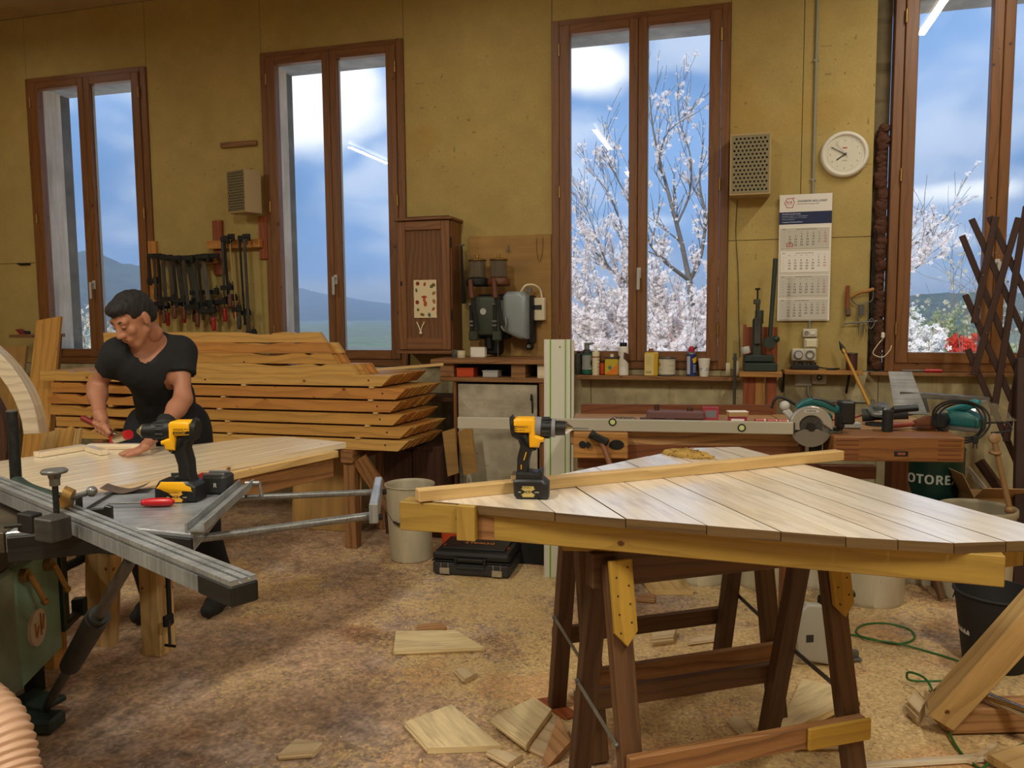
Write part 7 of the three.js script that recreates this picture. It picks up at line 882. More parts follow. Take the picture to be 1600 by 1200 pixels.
offcut('yellow plank end with slanted edge under the workbench', [[-0.448, 0.03, 1.095], [-0.367, 0.03, 1.316], [-0.166, 0.03, 1.266], [-0.258, 0.03, 0.96]], 0.024, M.pineC);
offcut('block standing between the sawhorses', [[-0.306, 0.02, 1.939], [-0.22, 0.02, 1.89], [-0.213, 0.02, 1.79], [-0.309, 0.02, 1.799]], 0.035, M.offcut);
offcut('small tan block beside the standing block', [[-0.161, 0.01, 1.891], [-0.047, 0.01, 1.821], [-0.053, 0.01, 1.774], [-0.135, 0.01, 1.823]], 0.014, M.offcut);
offcut('short grooved offcut on the wide pale board', [[-0.341, 0.045, 2.316], [-0.246, 0.045, 2.366], [-0.228, 0.045, 2.308], [-0.309, 0.045, 2.257]], 0.022, M.offcut, 0.026);
offcut('wide pale board lying between the sawhorses', [[-0.405, 0.02, 2.422], [-0.113, 0.02, 2.325], [-0.225, 0.02, 2.157], [-0.359, 0.02, 2.226]], 0.022, dusted);
offcut('thin dark edged strip between the sawhorse legs', [[-0.464, 0.02, 2.276], [-0.325, 0.02, 2.206], [-0.318, 0.02, 2.175], [-0.46, 0.02, 2.223]], 0.018, M.offcutB);
offcut('pale board end beside the left sawhorse leg', [[-0.559, 0.02, 2.451], [-0.489, 0.02, 2.483], [-0.436, 0.02, 2.378], [-0.491, 0.02, 2.338]], 0.02, M.offcut);
offcut('reddish thin board under the left sawhorse foot', [[-0.666, 0.01, 2.509], [-0.529, 0.01, 2.625], [-0.487, 0.01, 2.582], [-0.616, 0.01, 2.476]], 0.005, M.redWood);
offcut('long pale tapered board on the floor beside the right sawhorse leg', [[0.147, 0.02, 2.659], [0.25, 0.02, 2.519], [0.461, 0.02, 2.276], [0.451, 0.02, 2.239], [0.269, 0.02, 2.184]], 0.026, dusted, 0.02, [0.0, 0, -0.0]);
offcut('offcut half under the long tapered board', [[0.211, 0.01, 2.624], [0.379, 0.01, 2.58], [0.376, 0.01, 2.501], [0.261, 0.01, 2.539]], 0.018, M.offcut);
offcut('thin board under the far end of the tapered board', [[0.329, 0.01, 2.21], [0.468, 0.01, 2.224], [0.422, 0.01, 2.08], [0.36, 0.01, 2.129]], 0.018, M.offcut);
offcut('tan wedge lying on sawdust between the sawhorses', [[0.008, 0.02, 2.504], [0.062, 0.02, 2.61], [0.086, 0.02, 2.591], [0.086, 0.02, 2.519], [0.034, 0.02, 2.475]], 0.02, M.offcut);
offcut('dark end of an offcut in front of the near sawhorse', [[0.357, 0.01, 2.601], [0.402, 0.01, 2.589], [0.409, 0.01, 2.541], [0.369, 0.01, 2.551]], 0.018, M.offcutB);
offcut('long thin pale strip along the floor below the leaning beam', [[0.373, 0.01, 2.697], [0.782, 0.01, 2.543], [0.775, 0.01, 2.515], [0.405, 0.01, 2.663]], 0.012, M.pinePale);
offcut('splintered sliver at the end of the thin strip', [[0.724, 0.01, 2.572], [0.741, 0.01, 2.575], [0.846, 0.01, 2.442], [0.824, 0.01, 2.44]], 0.014, M.offcut);
offcut('pale block end behind the leaning beam foot', [[0.692, 0.05, 2.199], [0.741, 0.05, 2.206], [0.777, 0.05, 2.117], [0.721, 0.05, 2.11]], 0.05, M.offcut);
offcut('small upright block beside the leaning beam foot', [[0.609, 0.04, 2.287], [0.629, 0.04, 2.364], [0.668, 0.04, 2.272], [0.651, 0.04, 2.199]], 0.05, M.offcut);
solo('leaning_beam', bar([0.687, 0.06, 2.38], [0.978, 0.587, 2.501], 0.1, 0.085, 0.003, [0, 0, 1]), M.pineC, 'thick square pine beam leaning up towards the right', 'beam');
solo('floor_beam', bar([0.695, 0.052, 2.429 - 0.06], [1.5, 0.052, 2.12], 0.085, 0.09, 0.004), M.offcutB, 'rough barked beam lying behind the leaning beam', 'beam');
solo('steel_tube', rod([0.819, 0.12, 2.322], [1.22, 0.12, 2.72], 0.017, 18), M.chrome, 'polished steel tube resting across the floor beam', 'tube');
solo('pipe_rest', box(1.13, 0.05, 2.6, 0.1, 0.098, 0.06, 0.003), M.offcut, 'small block under the polished steel tube', 'block');
solo('corner_plank', bar([0.811, 0.03, 2.62], [1.1, 0.03, 2.42], 0.03, 0.12, 0.002), M.pineC, 'pale plank corner at the foot of the leaning beam', 'plank');
{
  const c = [0.996, 0, 1.888], t = thing('black_bucket', 'black bucket with a pale sticker beside the leaning beam', 'bucket', [c[0] + 0.03, 0, c[2] - 0.13]), h = 0.3, r0 = 0.11, r1 = 0.15; part('bucket_wall', lathe([[0, 0.004], [r0, 0], [r1, h - 0.01], [r1 + 0.007, h - 0.008], [r1 + 0.007, h], [r1 - 0.004, h], [r0 - 0.004, 0.01], [0, 0.01]], 44), M.rubber, t); part('sticker', at(new THREE.CylinderGeometry(0.1375, 0.128, 0.08, 20, 1, true, Math.PI * 1.42, 0.8), 0, 0.17, 0), M.lightGrey, t); part('bail', tube([[-r1 - 0.006, h - 0.04, 0], [-0.1, h - 0.02, -0.12], [0, h - 0.01, -0.16], [0.1, h - 0.02, -0.12], [r1 + 0.006, h - 0.04, 0]], 0.003, 30, 6), M.steel, t);
  // cord
  const g = (p) => [p[0], 0.006, p[2]]; const P = [[0.474, 0, 1.592], [0.573, 0, 1.624], [0.687, 0, 1.663], [0.771, 0, 1.587], [0.771, 0, 1.48], [0.689, 0, 1.434], [0.59, 0, 1.474], [0.544, 0, 1.574], [0.575, 0, 1.658], [0.684, 0, 1.677], [0.798, 0, 1.713], [0.895, 0, 1.781]].map((p, i) => [p[0], i === 9 || i === 8 ? 0.014 : 0.006, p[2]]);
  solo('extension_cord', tube(P, 0.0042, 160, 7), std('#2f6a2c', 0.5), 'green extension cord looped on the floor behind the right sawhorse', 'cord');
  const Q = [[0.803, 0, 2.014], [0.662, 0, 2.04], [0.652, 0, 2.069], [0.695, 0, 2.145], [0.707, 0, 2.319], [0.718, 0, 2.512], [0.748, 0, 2.602]].map((p, i) => [p[0], i < 2 ? 0.02 : i < 5 ? 0.06 : 0.008, p[2]]); Q[3][1] = 0.075; Q[4][1] = 0.03; solo('extension_cord', tube(Q, 0.0045, 120, 7), std('#2f6a2c', 0.5), 'green cord running past the foot of the leaning beam', 'cord'); solo('extension_cord', tube([[0.744, 0.008, 2.617], [0.819, 0.02, 2.536], [0.913, 0.03, 2.457], [1.065, 0.03, 2.325]], 0.0045, 60, 7), std('#2f6a2c', 0.5), 'green cord at the very edge of the floor by the plank corner', 'cord');
}
{ // plunge saw standing on the floor
  const c = [0.346, 0, 1.923], t = thing('plunge_saw', 'pale grey plunge saw standing on end behind the right sawhorse leg', 'saw', [c[0], 0, c[2]], rad(20));
  part('saw_guard', at(creased(prism([[-0.09, 0.03], [0.04, 0.0], [0.09, 0.02], [0.06, 0.2], [0.0, 0.245], [-0.06, 0.25], [-0.11, 0.2]], 0.05, 0.01, [], 2), 0.8), 0, 0.005, 0.02), std('#aaa79a', 0.5), t); part('sticker', box(-0.05, 0.12, 0.0462, 0.03, 0.03, 0.001, 0.0003), M.charcoal, t); part('motor', rod([-0.07, 0.2, 0.0], [-0.07, 0.2, -0.12], 0.035, 18), M.charcoal, t); part('saw_base', [box(0.11, 0.012, -0.03, 0.14, 0.012, 0.11, 0.003), box(0.13, 0.03, 0.0, 0.09, 0.03, 0.02, 0.004), box(0.1, 0.03, -0.06, 0.06, 0.024, 0.02, 0.004)], M.steel, t); part('depth_scale', [box(0.045, 0.14, 0.03, 0.02, 0.16, 0.04, 0.004), box(0.03, 0.25, 0.0, 0.05, 0.06, 0.05, 0.012)], M.black, t); part('main_grip', rod([0.05, 0.265, -0.02], [0.16, 0.27, -0.02], 0.014, 14), M.black, t); part('hose_stub', rod([0.06, 0.2, -0.03], [0.13, 0.19, -0.03], 0.036, 18, 0.03), M.black, t); part('green_knob', cyl(0.02, 0.28, 0.0, 0.014, 0.03, 12), std('#86a878', 0.5), t);
}
{ // timber leaning at the left wall
  let t = thing('plywood_sheet', 'broad brown board panel leaning left of the first window', 'board', [-5.11, 0, 0.62]); part('sheet', at(rot(box(0, 0.61, 0, 0.9, 1.22, 0.02, 0.001, 'y'), -0.2), -0.42 + 0.02, 0.002, 0.1), M.ply, t); part('edge_lip', at(rot(box(0, 1.0, 0.012, 0.9, 0.012, 0.006, 0.001), -0.2), -0.4, 0.002, 0.1), M.tanWood, t);
  solo('leaning_board', bar([-4.657, 1.399, 0.66], [-4.427, 0.03, 1.16], 0.02, 0.21, 0.0015, [0, 0.3, 1]), M.pineB, 'tall narrow board leaning with a slanted top end', 'board');
  solo('leaning_board', bar([-4.802, 1.287, 0.5], [-4.837, 0.04, 0.64], 0.02, 0.16, 0.0015, [0, 0.3, 1]), M.tanWood, 'shorter brown board behind the slanted one', 'board');
  for (const [l, a, b, w, m] of [['pale short board leaning in front of the rail stack', [-4.029, 0.703, 1.3], [-3.975, 0.547, 1.42], 0.11, M.pineC], ['second pale short board leaning in front of the rail stack', [-3.94, 0.723, 1.28], [-3.876, 0.548, 1.4], 0.1, M.pine], ['third short board leaning in front of the rail stack', [-3.883, 0.714, 1.26], [-3.816, 0.547, 1.38], 0.08, M.pineC]]) { const d = V(b).sub(V(a)), q = V(a).addScaledVector(d, (a[1] - 0.02) / -d.y); solo('short_board', bar(a, q.toArray(), 0.02, w, 0.001, [0, 0.3, 1]), m, l, 'board'); }
  const arch = new THREE.Shape(); arch.absarc(0, 0, 0.62, 0.02, 2.4, false); arch.absarc(0, 0, 0.54, 2.4, 0.02, true); arch.closePath(); const g = uvs(prism(arch, 0.09, 0.004, [], 1), 'x'); const m = solo('laminated_arch', g, M.pinePale, 'laminated pale wooden arch standing at the left edge', 'arch'); m.position.set(-3.402 - 0.62, 0.797, 2.137); m.rotation.y = 0.35;
  t = thing('round_former', 'dark round wooden former below the laminated arch', 'former', [-3.089, 0.0, 2.669], 0.3); part('disc', at(rot(new THREE.CylinderGeometry(0.2, 0.2, 0.05, 40), Math.PI / 2).scale(1, 1.4, 1), 0, 0.9, 0), M.darkWood, t); part('former_stand', box(0, 0.31, 0, 0.12, 0.62, 0.12, 0.003), M.darkWood, t);
  t = thing('red_jack_plane', 'red and black plane lying on the board panel edge', 'tool', [-5.275, 1.287, 0.3]); part('red_body', prism([[-0.07, 0.03], [-0.03, 0.035], [0.03, -0.005], [-0.03, -0.005]], 0.04, 0.003), std('#7a1822', 0.45), t); part('black_tote', box(0.02, 0.008, 0, 0.06, 0.024, 0.03, 0.004), M.black, t); part('ledge', box(0, -0.02, -0.12, 0.22, 0.026, 0.32, 0.002), M.tanWood, t);
}

// ------------------------------------------------------------------ the man at the assembly table
function sdfMesh(f, lo, hi, c) {       // surface nets over a signed distance
  const n = [0, 1, 2].map((k) => Math.ceil((hi[k] - lo[k]) / c) + 1), [nx, ny, nz] = n, val = new Float32Array(nx * ny * nz), id = (i, j, k) => (k * ny + j) * nx + i;
  for (let k = 0; k < nz; k++) for (let j = 0; j < ny; j++) for (let i = 0; i < nx; i++) val[id(i, j, k)] = f(lo[0] + i * c, lo[1] + j * c, lo[2] + k * c);
  const vid = new Int32Array(nx * ny * nz).fill(-1), P = [], I = [];
  for (let k = 0; k < nz - 1; k++) for (let j = 0; j < ny - 1; j++) for (let i = 0; i < nx - 1; i++) {
    let s = [0, 0, 0], m = 0; const C = []; for (let q = 0; q < 8; q++) C.push(val[id(i + (q & 1), j + ((q >> 1) & 1), k + (q >> 2))]);
    for (const [a, b] of [[0, 1], [2, 3], [4, 5], [6, 7], [0, 2], [1, 3], [4, 6], [5, 7], [0, 4], [1, 5], [2, 6], [3, 7]]) if ((C[a] < 0) !== (C[b] < 0)) { const t = C[a] / (C[a] - C[b]); for (let d = 0; d < 3; d++) { const pa = (a >> d) & 1, pb = (b >> d) & 1; s[d] += pa + (pb - pa) * t; } m++; }
    if (m) { vid[id(i, j, k)] = P.length / 3; P.push(lo[0] + (i + s[0] / m) * c, lo[1] + (j + s[1] / m) * c, lo[2] + (k + s[2] / m) * c); }
  }
  const quad = (a, b, d, e, flip) => { if (flip) I.push(a, d, b, a, e, d); else I.push(a, b, d, a, d, e); };
  for (let k = 1; k < nz - 1; k++) for (let j = 1; j < ny - 1; j++) for (let i = 1; i < nx - 1; i++) {
    const v = val[id(i, j, k)] < 0;
    if (v !== (val[id(i + 1, j, k)] < 0)) quad(vid[id(i, j - 1, k - 1)], vid[id(i, j, k - 1)], vid[id(i, j, k)], vid[id(i, j - 1, k)], !v);
    if (v !== (val[id(i, j + 1, k)] < 0)) quad(vid[id(i - 1, j, k - 1)], vid[id(i - 1, j, k)], vid[id(i, j, k)], vid[id(i, j, k - 1)], !v);
    if (v !== (val[id(i, j, k + 1)] < 0)) quad(vid[id(i - 1, j - 1, k)], vid[id(i, j - 1, k)], vid[id(i, j, k)], vid[id(i - 1, j, k)], !v);
  }
  const g = new THREE.BufferGeometry(), N = []; g.setAttribute('position', new THREE.Float32BufferAttribute(P, 3)); g.setIndex(I);
  for (let q = 0; q < P.length; q += 3) { const e = c * 0.6, x = P[q], y = P[q + 1], z = P[q + 2], d = V(f(x + e, y, z) - f(x - e, y, z), f(x, y + e, z) - f(x, y - e, z), f(x, y, z + e) - f(x, y, z - e)).normalize(); N.push(d.x, d.y, d.z); }
  g.setAttribute('normal', new THREE.Float32BufferAttribute(N, 3)); return flat(g);
}
const smin = (a, b, k) => { const h = Math.max(k - Math.abs(a - b), 0) / k; return Math.min(a, b) - h * h * k * 0.25; };
function cone(a, b, ra, rb) { const ax = a[0], ay = a[1], az = a[2], dx = b[0] - ax, dy = b[1] - ay, dz = b[2] - az, l2 = dx * dx + dy * dy + dz * dz + 1e-9; return (x, y, z) => { const px = x - ax, py = y - ay, pz = z - az, t = Math.min(1, Math.max(0, (px * dx + py * dy + pz * dz) / l2)), ex = px - dx * t, ey = py - dy * t, ez = pz - dz * t; return Math.sqrt(ex * ex + ey * ey + ez * ez) - (ra + (rb - ra) * t); }; }
function ball(c, r) { const m = Math.min(...r); return (x, y, z) => { const a = (x - c[0]) / r[0], b = (y - c[1]) / r[1], d = (z - c[2]) / r[2], k = Math.sqrt(a * a + b * b + d * d); return (k - 1) * m * (k < 1 ? 1 : 1); }; }
const blend = (L, k) => (x, y, z) => { let d = 1e3; for (const f of L) d = smin(d, f(x, y, z), k); return d; };
const away = (f, p, n, o) => { const c = p[0] * n[0] + p[1] * n[1] + p[2] * n[2] + o; return (x, y, z) => Math.max(f(x, y, z), x * n[0] + y * n[1] + z * n[2] - c); };   // cut off beyond a plane
{
  const mid = (a, b, t = 0.5) => a.map((v, k) => v + (b[k] - v) * t), add = (a, b, s = 1) => a.map((v, k) => v + b[k] * s), sub = (a, b) => a.map((v, k) => v - b[k]), nrm = (a) => { const l = Math.hypot(...a); return a.map((v) => v / l); }, cross = (a, b) => [a[1] * b[2] - a[2] * b[1], a[2] * b[0] - a[0] * b[2], a[0] * b[1] - a[1] * b[0]];
  const B = [-2.53, 0, 2.096], J = (p) => [p[0] - B[0], p[1], p[2] - B[2]];
  const pelvis = J([-2.53, 0.888, 2.095]), spine = J([-2.495, 1.033, 2.155]), chest = J([-2.449, 1.171, 2.276]), neck = J([-2.429, 1.271, 2.293]), head = J([-2.401, 1.397, 2.44]), shR = J([-2.52, 1.25, 2.403]), shL = J([-2.35, 1.254, 2.22]), elR = J([-2.674, 1.102, 2.366]), wrR = J([-2.551, 0.996, 2.487]), elL = J([-2.282, 1.047, 2.303]), wrL = J([-2.246, 0.944, 2.49]);
  const hipR = add(pelvis, [-0.085, -0.06, 0.05]), hipL = add(pelvis, [0.085, -0.06, -0.03]), knR = add(hipR, [-0.02, -0.38, 0.06]), knL = add(hipL, [0.05, -0.37, 0.02]), anR = [knR[0] - 0.01, 0.085, knR[2] - 0.1], anL = [knL[0] + 0.02, 0.085, knL[2] - 0.12];
  // bare body, one surface
  const torso = [cone(pelvis, spine, 0.118, 0.112), cone(add(pelvis, [-0.06, 0, 0.03]), add(pelvis, [0.06, 0, -0.03]), 0.1, 0.1), cone(spine, chest, 0.105, 0.11), cone(mid(chest, shR, 0.4), mid(chest, shL, 0.4), 0.096, 0.096), cone(shR, mid(shR, neck, 0.7), 0.05, 0.052), cone(shL, mid(shL, neck, 0.7), 0.05, 0.052), cone(chest, neck, 0.09, 0.06)];
  const armR = [cone(shR, elR, 0.043, 0.033), cone(elR, mid(elR, wrR, 0.3), 0.033, 0.035), cone(mid(elR, wrR, 0.3), wrR, 0.035, 0.025)], armL = [cone(shL, elL, 0.043, 0.033), cone(elL, mid(elL, wrL, 0.3), 0.033, 0.035), cone(mid(elL, wrL, 0.3), wrL, 0.035, 0.025)];
  const legs = [cone(hipR, knR, 0.092, 0.062), cone(knR, anR, 0.062, 0.042), cone(hipL, knL, 0.092, 0.062), cone(knL, anL, 0.062, 0.042)], neckF = [cone(neck, mid(neck, head, 0.75), 0.05, 0.046)];
  const span = (pts, m) => [[0, 1, 2].map((k) => Math.min(...pts.map((p) => p[k])) - m), [0, 1, 2].map((k) => Math.max(...pts.map((p) => p[k])) + m)];
  const skin = std('#a87154', 0.55), body = blend([...torso.slice(2), ...armR, ...armL, ...neckF], 0.035), [lo, hi] = span([spine, chest, neck, shR, shL, elR, elL, wrR, wrL, mid(neck, head, 0.7)], 0.15);
  const L = [sdfMesh(body, lo, hi, 0.0105)];
  // head: looks down and to the left of the picture
  const cam = [0, 1.4, 5.2], toCam = nrm(sub(add(cam, [-B[0], 0, -B[2]]), head)), left = nrm(cross([0, 1, 0], toCam)).map((v) => -v);
  const fwd = nrm(add(add(left.map((v) => v * 0.66), toCam, 0.50), [0, -1, 0], 0.55)), upH = nrm(add([0, 1, 0], fwd, -fwd[1])), rt = cross(upH, fwd);      // rt: towards his left
  const HS = 0.86, hp = (r, u, f) => [0, 1, 2].map((k) => head[k] + (rt[k] * r + upH[k] * u + fwd[k] * f) * HS), loc = (F) => (x, y, z) => { const d = [(x - head[0]) / HS, (y - head[1]) / HS, (z - head[2]) / HS]; return HS * F(d[0] * rt[0] + d[1] * rt[1] + d[2] * rt[2], d[0] * upH[0] + d[1] * upH[1] + d[2] * upH[2], d[0] * fwd[0] + d[1] * fwd[1] + d[2] * fwd[2]); };
  const skull = [ball([0, 0.035, -0.012], [0.077, 0.092, 0.098]), ball([0, -0.035, 0.03], [0.06, 0.078, 0.064]), cone([0, -0.085, 0.062], [0, -0.1, 0.05], 0.024, 0.03), cone([-0.045, -0.06, 0.0], [-0.012, -0.1, 0.055], 0.022, 0.022), cone([0.045, -0.06, 0.0], [0.012, -0.1, 0.055], 0.022, 0.022), cone([0, 0.012, 0.092], [0, -0.028, 0.112], 0.009, 0.0125), ball([0.012, -0.032, 0.1], [0.01, 0.008, 0.01]), ball([-0.012, -0.032, 0.1], [0.01, 0.008, 0.01]), cone([-0.045, 0.03, 0.076], [0.045, 0.03, 0.076], 0.012, 0.012), ball([0.043, -0.022, 0.066], [0.02, 0.018, 0.016]), ball([-0.043, -0.022, 0.066], [0.02, 0.018, 0.016]), cone([-0.018, -0.06, 0.088], [0.018, -0.06, 0.088], 0.008, 0.008), cone([-0.014, -0.07, 0.084], [0.014, -0.07, 0.084], 0.008, 0.008), cone([0, -0.04, -0.03], [0, -0.12, -0.05], 0.048, 0.046)];
  const ear = (s) => [ball([s * 0.08, -0.002, -0.012], [0.011, 0.032, 0.019]), ball([s * 0.076, -0.02, -0.006], [0.012, 0.016, 0.013])];
  const eyes = [ball([0.031, 0.008, 0.081], [0.014, 0.009, 0.012]), ball([-0.031, 0.008, 0.081], [0.014, 0.009, 0.012])];
  const hf = loc((x, y, z) => { let d = blend(skull, 0.018)(x, y, z); for (const s of [-1, 1]) d = Math.max(d, -(ball([s * 0.031, 0.009, 0.094], [0.017, 0.011, 0.013])(x, y, z))); for (const e of eyes) d = smin(d, e(x, y, z), 0.006); for (const s of [-1, 1]) for (const e of ear(s)) d = smin(d, e(x, y, z), 0.006); d = smin(Math.max(d, -cone([-0.017, -0.065, 0.098], [0.017, -0.065, 0.098], 0.0025, 0.0025)(x, y, z)), 1e3, 0.001); return d; });
  L.push(sdfMesh(hf, head.map((v) => v - 0.19), head.map((v) => v + 0.15), 0.0042));
  // hands
  const finger = (pts, r) => pts.slice(1).map((p, i) => cone(pts[i], p, r * (1 - 0.09 * i), r * (1 - 0.09 * (i + 1))));
  { // left hand flat on the boards
    const k0 = J([-2.185, 0.905, 2.66]), tip = J([-2.253, 0.885, 2.719]), d = nrm(sub(tip, k0)), side = nrm(cross([0, 1, 0], d)), base = k0, F = [];
    F.push(cone(wrL, add(base, side, -0.02), 0.027, 0.016), cone(wrL, add(base, side, 0.022), 0.026, 0.016), cone(add(base, side, -0.03), add(base, side, 0.032), 0.014, 0.014));
    const pos = (s, l, y) => { const p = add(add(base, side, s), d, l); p[1] = y; return p; };
    [[-0.031, 0.078, -0.006], [-0.011, 0.088, 0], [0.01, 0.082, 0.004], [0.031, 0.064, 0.01]].forEach(([s, l, sp]) => F.push(...finger([pos(s, -0.01, base[1] - 0.002), pos(s + sp * 0.5, l * 0.36, 0.889), pos(s + sp, l * 0.72, 0.884), pos(s + sp * 1.3, l, 0.88)], 0.0092)));
    F.push(...finger([add(mid(wrL, base, 0.35), side, -0.022), add(add(mid(wrL, base, 0.75), side, -0.052), [0, -0.008, 0]), pos(-0.066, 0.026, 0.886)], 0.0112));
    const f = blend(F, 0.009), [a, b] = span([wrL, tip, k0, add(k0, side, 0.05), add(k0, side, -0.08)], 0.035); L.push(sdfMesh(f, a, b, 0.003));
  }
  const gripC = J([-2.504, 0.95, 2.53]), hDir = nrm(sub(J([-2.372, 0.899, 2.55]), J([-2.636, 0.977, 2.502])));      // along the mallet handle towards its head
  { // right hand closed round the handle
    const down = nrm(sub(gripC, wrR)), out = nrm(cross(hDir, down)), F = [], kn = add(gripC, down, -0.018);
    F.push(cone(wrR, add(add(kn, hDir, 0.022), out, 0.02), 0.027, 0.016), cone(wrR, add(add(kn, hDir, -0.026), out, 0.02), 0.026, 0.015));
    [-0.033, -0.011, 0.011, 0.032].forEach((s, i) => { const c = add(gripC, hDir, s), r = 0.027; F.push(...finger([add(add(c, out, r * 0.75), down, -0.016), add(add(c, out, r * 0.95), down, 0.012), add(add(c, out, r * 0.1), down, r + 0.002), add(add(c, out, -r * 0.85), down, 0.012), add(add(c, out, -r * 0.75), down, -0.006)], 0.0098 - (i === 0 ? 0.0012 : 0))); });
    F.push(...finger([add(mid(wrR, kn, 0.5), hDir, 0.018), add(add(gripC, hDir, 0.036), out, -0.024), add(add(add(gripC, hDir, 0.05), out, -0.014), down, 0.02)], 0.0118));
    const f = blend(F, 0.009), [a, b] = span([wrR, gripC, add(gripC, hDir, 0.06), add(gripC, hDir, -0.06)], 0.06); L.push(sdfMesh(f, a, b, 0.003));
  }
  const man = thing('person', 'person in black t shirt and dark trousers bending over the boards with a mallet', 'person', B);
  const bodyMesh = part('body', L, skin, man);
  const slR = mid(shR, elR, 0.52), slL = mid(shL, elL, 0.5), nR = nrm(sub(elR, shR)), nL = nrm(sub(elL, shL)), nk = nrm(sub(head, neck));
  const fold = (x, y, z) => 0.006 * (fbm(x * 13 + 40, y * 9 + z * 12 + 40, 41, 3) - 0.5) * 2;
  const up = [...torso.map((f) => (x, y, z) => f(x, y, z) - 0.013), away((x, y, z) => cone(shR, elR, 0.06, 0.056)(x, y, z), slR, nR, 0), away((x, y, z) => cone(shL, elL, 0.06, 0.056)(x, y, z), slL, nL, 0)], sb = blend(up, 0.03);
  const shirtF = away((x, y, z) => { let d = sb(x, y, z) + fold(x, y, z); const q = [x - neck[0], y - neck[1], z - neck[2]]; if (Math.hypot(...q) < 0.12) d = Math.max(d, q[0] * nk[0] + q[1] * nk[1] + q[2] * nk[2] - 0.03); for (const [c, n] of [[slR, nR], [slL, nL]]) { const p = (x - c[0]) * n[0] + (y - c[1]) * n[1] + (z - c[2]) * n[2], h = Math.hypot(x - c[0] - n[0] * p, y - c[1] - n[1] * p, z - c[2] - n[2] * p); if (h < 0.068 && p > -0.03 && p < 0.09) d = Math.max(d, p); } return d; }, [0, pelvis[1] - 0.06, 0], [0, -1, 0], 0), sw = span([shR, shL, pelvis, slR, slL, neck, chest], 0.16);
  part('t_shirt', sdfMesh(shirtF, sw[0], sw[1], 0.0105), std('#101013', 0.85), man, 'black short sleeved t shirt');
  const tb = blend([cone(add(pelvis, [-0.06, 0, 0.03]), add(pelvis, [0.06, 0, -0.03]), 0.122, 0.122), cone(hipR, knR, 0.108, 0.082), cone(knR, anR, 0.08, 0.066), cone(hipL, knL, 0.108, 0.082), cone(knL, anL, 0.08, 0.066)], 0.03), tf = away((x, y, z) => tb(x, y, z) + fold(x, y, z) * 1.4, [0, 0.075, 0], [0, -1, 0], 0), tw = span([pelvis, hipR, hipL, anR, anL, knR, knL], 0.14); tw[0][1] = 0.03;
  part('trousers', sdfMesh(tf, tw[0], tw[1], 0.012), std('#15151a', 0.9), man, 'dark work trousers');
  for (const a of [anR, anL]) { const fd = [0.05, 0, 0.16], f = blend([cone([a[0], 0.05, a[2] - 0.04], [a[0] + 0.03, 0.045, a[2] + 0.1], 0.046, 0.044), cone([a[0] + 0.03, 0.045, a[2] + 0.1], [a[0] + 0.045, 0.04, a[2] + 0.17], 0.044, 0.034), cone([a[0], 0.05, a[2]], [a[0], 0.12, a[2]], 0.05, 0.052)], 0.02), s = span([[a[0], 0.06, a[2]], [a[0] + 0.045, 0.04, a[2] + 0.17]], 0.08); part('boot', sdfMesh(away(f, [0, 0.001, 0], [0, -1, 0], 0), [s[0][0], -0.03, s[0][2]], s[1], 0.009), M.rubber, man); }
  part('wrist_support', (() => { const c0 = mid(elL, wrL, 0.72), c1 = add(wrL, nrm(sub(wrL, elL)), 0.022), f = away(away((x, y, z) => cone(c0, c1, 0.041, 0.035)(x, y, z) + fold(x, y, z) * 0.4, c0, nrm(sub(elL, wrL)), 0), c1, nrm(sub(wrL, elL)), 0), s = span([c0, c1], 0.06); return sdfMesh(f, s[0], s[1], 0.005); })(), std('#1a1d18', 0.9), man, 'dark wrist support');
  const hair = loc((x, y, z) => { let d = blend([ball([0, 0.045, -0.018], [0.083, 0.089, 0.104]), ball([0, 0.09, 0.045], [0.058, 0.03, 0.05]), ball([0, 0.0, -0.062], [0.07, 0.08, 0.058])], 0.02)(x, y, z) + 0.011 * (fbm(x * 70 + 50, z * 45 + y * 45 + 50, 45, 3) - 0.5); const fringe = 0.052 + 0.012 * vnoise(x * 60 + 9, 3, 5), side = -0.02 + 0.25 * Math.max(0, z + 0.01); const cutY = z > 0.045 ? fringe : lerp(-0.055, Math.max(0.0, side + 0.03), smooth(-0.06, 0.045, z)); return Math.max(d, cutY - y); });
  part('hair', sdfMesh(hair, head.map((v) => v - 0.17), head.map((v) => v + 0.19), 0.0045), std('#17130f', 0.75), bodyMesh, 'short dark hair');
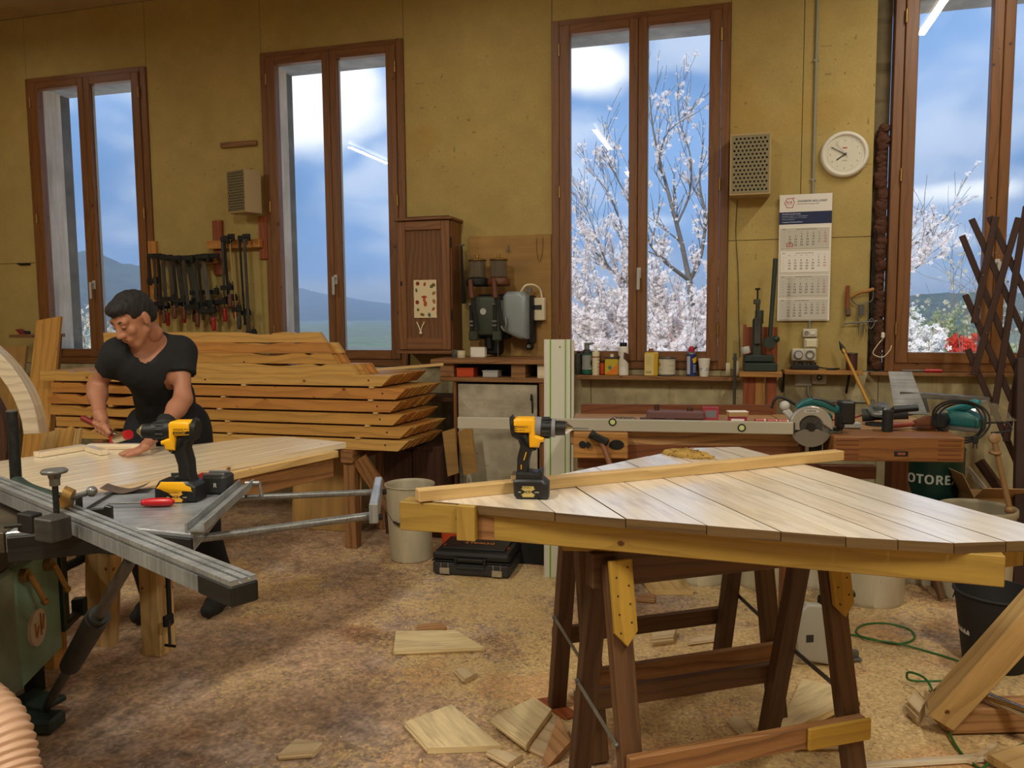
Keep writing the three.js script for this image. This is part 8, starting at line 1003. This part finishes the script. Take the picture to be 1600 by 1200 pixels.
  for (const s of [-1, 1]) { part('eyebrow', tube([hp(s * 0.016, 0.03, 0.09), hp(s * 0.034, 0.036, 0.086), hp(s * 0.052, 0.03, 0.074)], 0.0036, 12, 6), std('#1d1612', 0.9), bodyMesh); part('eyelid_line', tube([hp(s * 0.019, 0.003, 0.0895), hp(s * 0.031, 0.0, 0.0945), hp(s * 0.044, 0.003, 0.088)], 0.0016, 12, 5), std('#2a1a14', 0.8), bodyMesh); }
  part('lips', tube([hp(-0.021, -0.066, 0.09), hp(0, -0.0655, 0.0975), hp(0.021, -0.066, 0.09)], 0.003, 14, 6), std('#8d5246', 0.6), bodyMesh); part('earring', at(new THREE.SphereGeometry(0.004, 10, 8), ...hp(0.084, -0.04, -0.006)), M.chrome, bodyMesh);
  part('chin_stubble', sdfMesh(loc((x, y, z) => Math.max(blend([cone([0, -0.086, 0.063], [0, -0.1, 0.052], 0.0255, 0.0312)], 0.01)(x, y, z), y + 0.078, 0.05 - z)), head.map((v) => v - 0.19), head.map((v) => v + 0.12), 0.0042), std('#6d4a3a', 0.8), bodyMesh);
  // mallet in his right hand
  const G = J([0, 0, 0]), w = (p) => [p[0] - gripC[0], p[1] - gripC[1], p[2] - gripC[2]], t = thing('mallet', 'soft faced mallet with red handle and chrome head in the mans hand', 'mallet', [gripC[0] + B[0], gripC[1], gripC[2] + B[2]]), S = (l) => hDir.map((v) => v * l);
  part('mallet_handle', [rod(S(-0.115), S(0.05), 0.0135, 14, 0.012), rod(S(-0.125), S(-0.115), 0.01, 14, 0.0135)], std('#7a1f1c', 0.4), t); part('mallet_neck', rod(S(0.05), S(0.105), 0.008, 12), M.chrome, t);
  const ax = nrm(sub(J([-2.328, 0.922, 2.557]), J([-2.452, 0.885, 2.532]))), hc = S(0.12), e = (l) => add(hc, ax, l); part('mallet_head', rod(e(-0.035), e(0.035), 0.02, 22), M.chrome, t); part('red_face', rod(e(-0.052), e(-0.035), 0.019, 20, 0.0205), M.red, t); part('red_face', rod(e(0.035), e(0.052), 0.0205, 20, 0.019), M.red, t);
}

scene.traverse((o) => { if (o.isMesh) o.castShadow = o.receiveShadow = true; });
renderer.render(scene, camera);
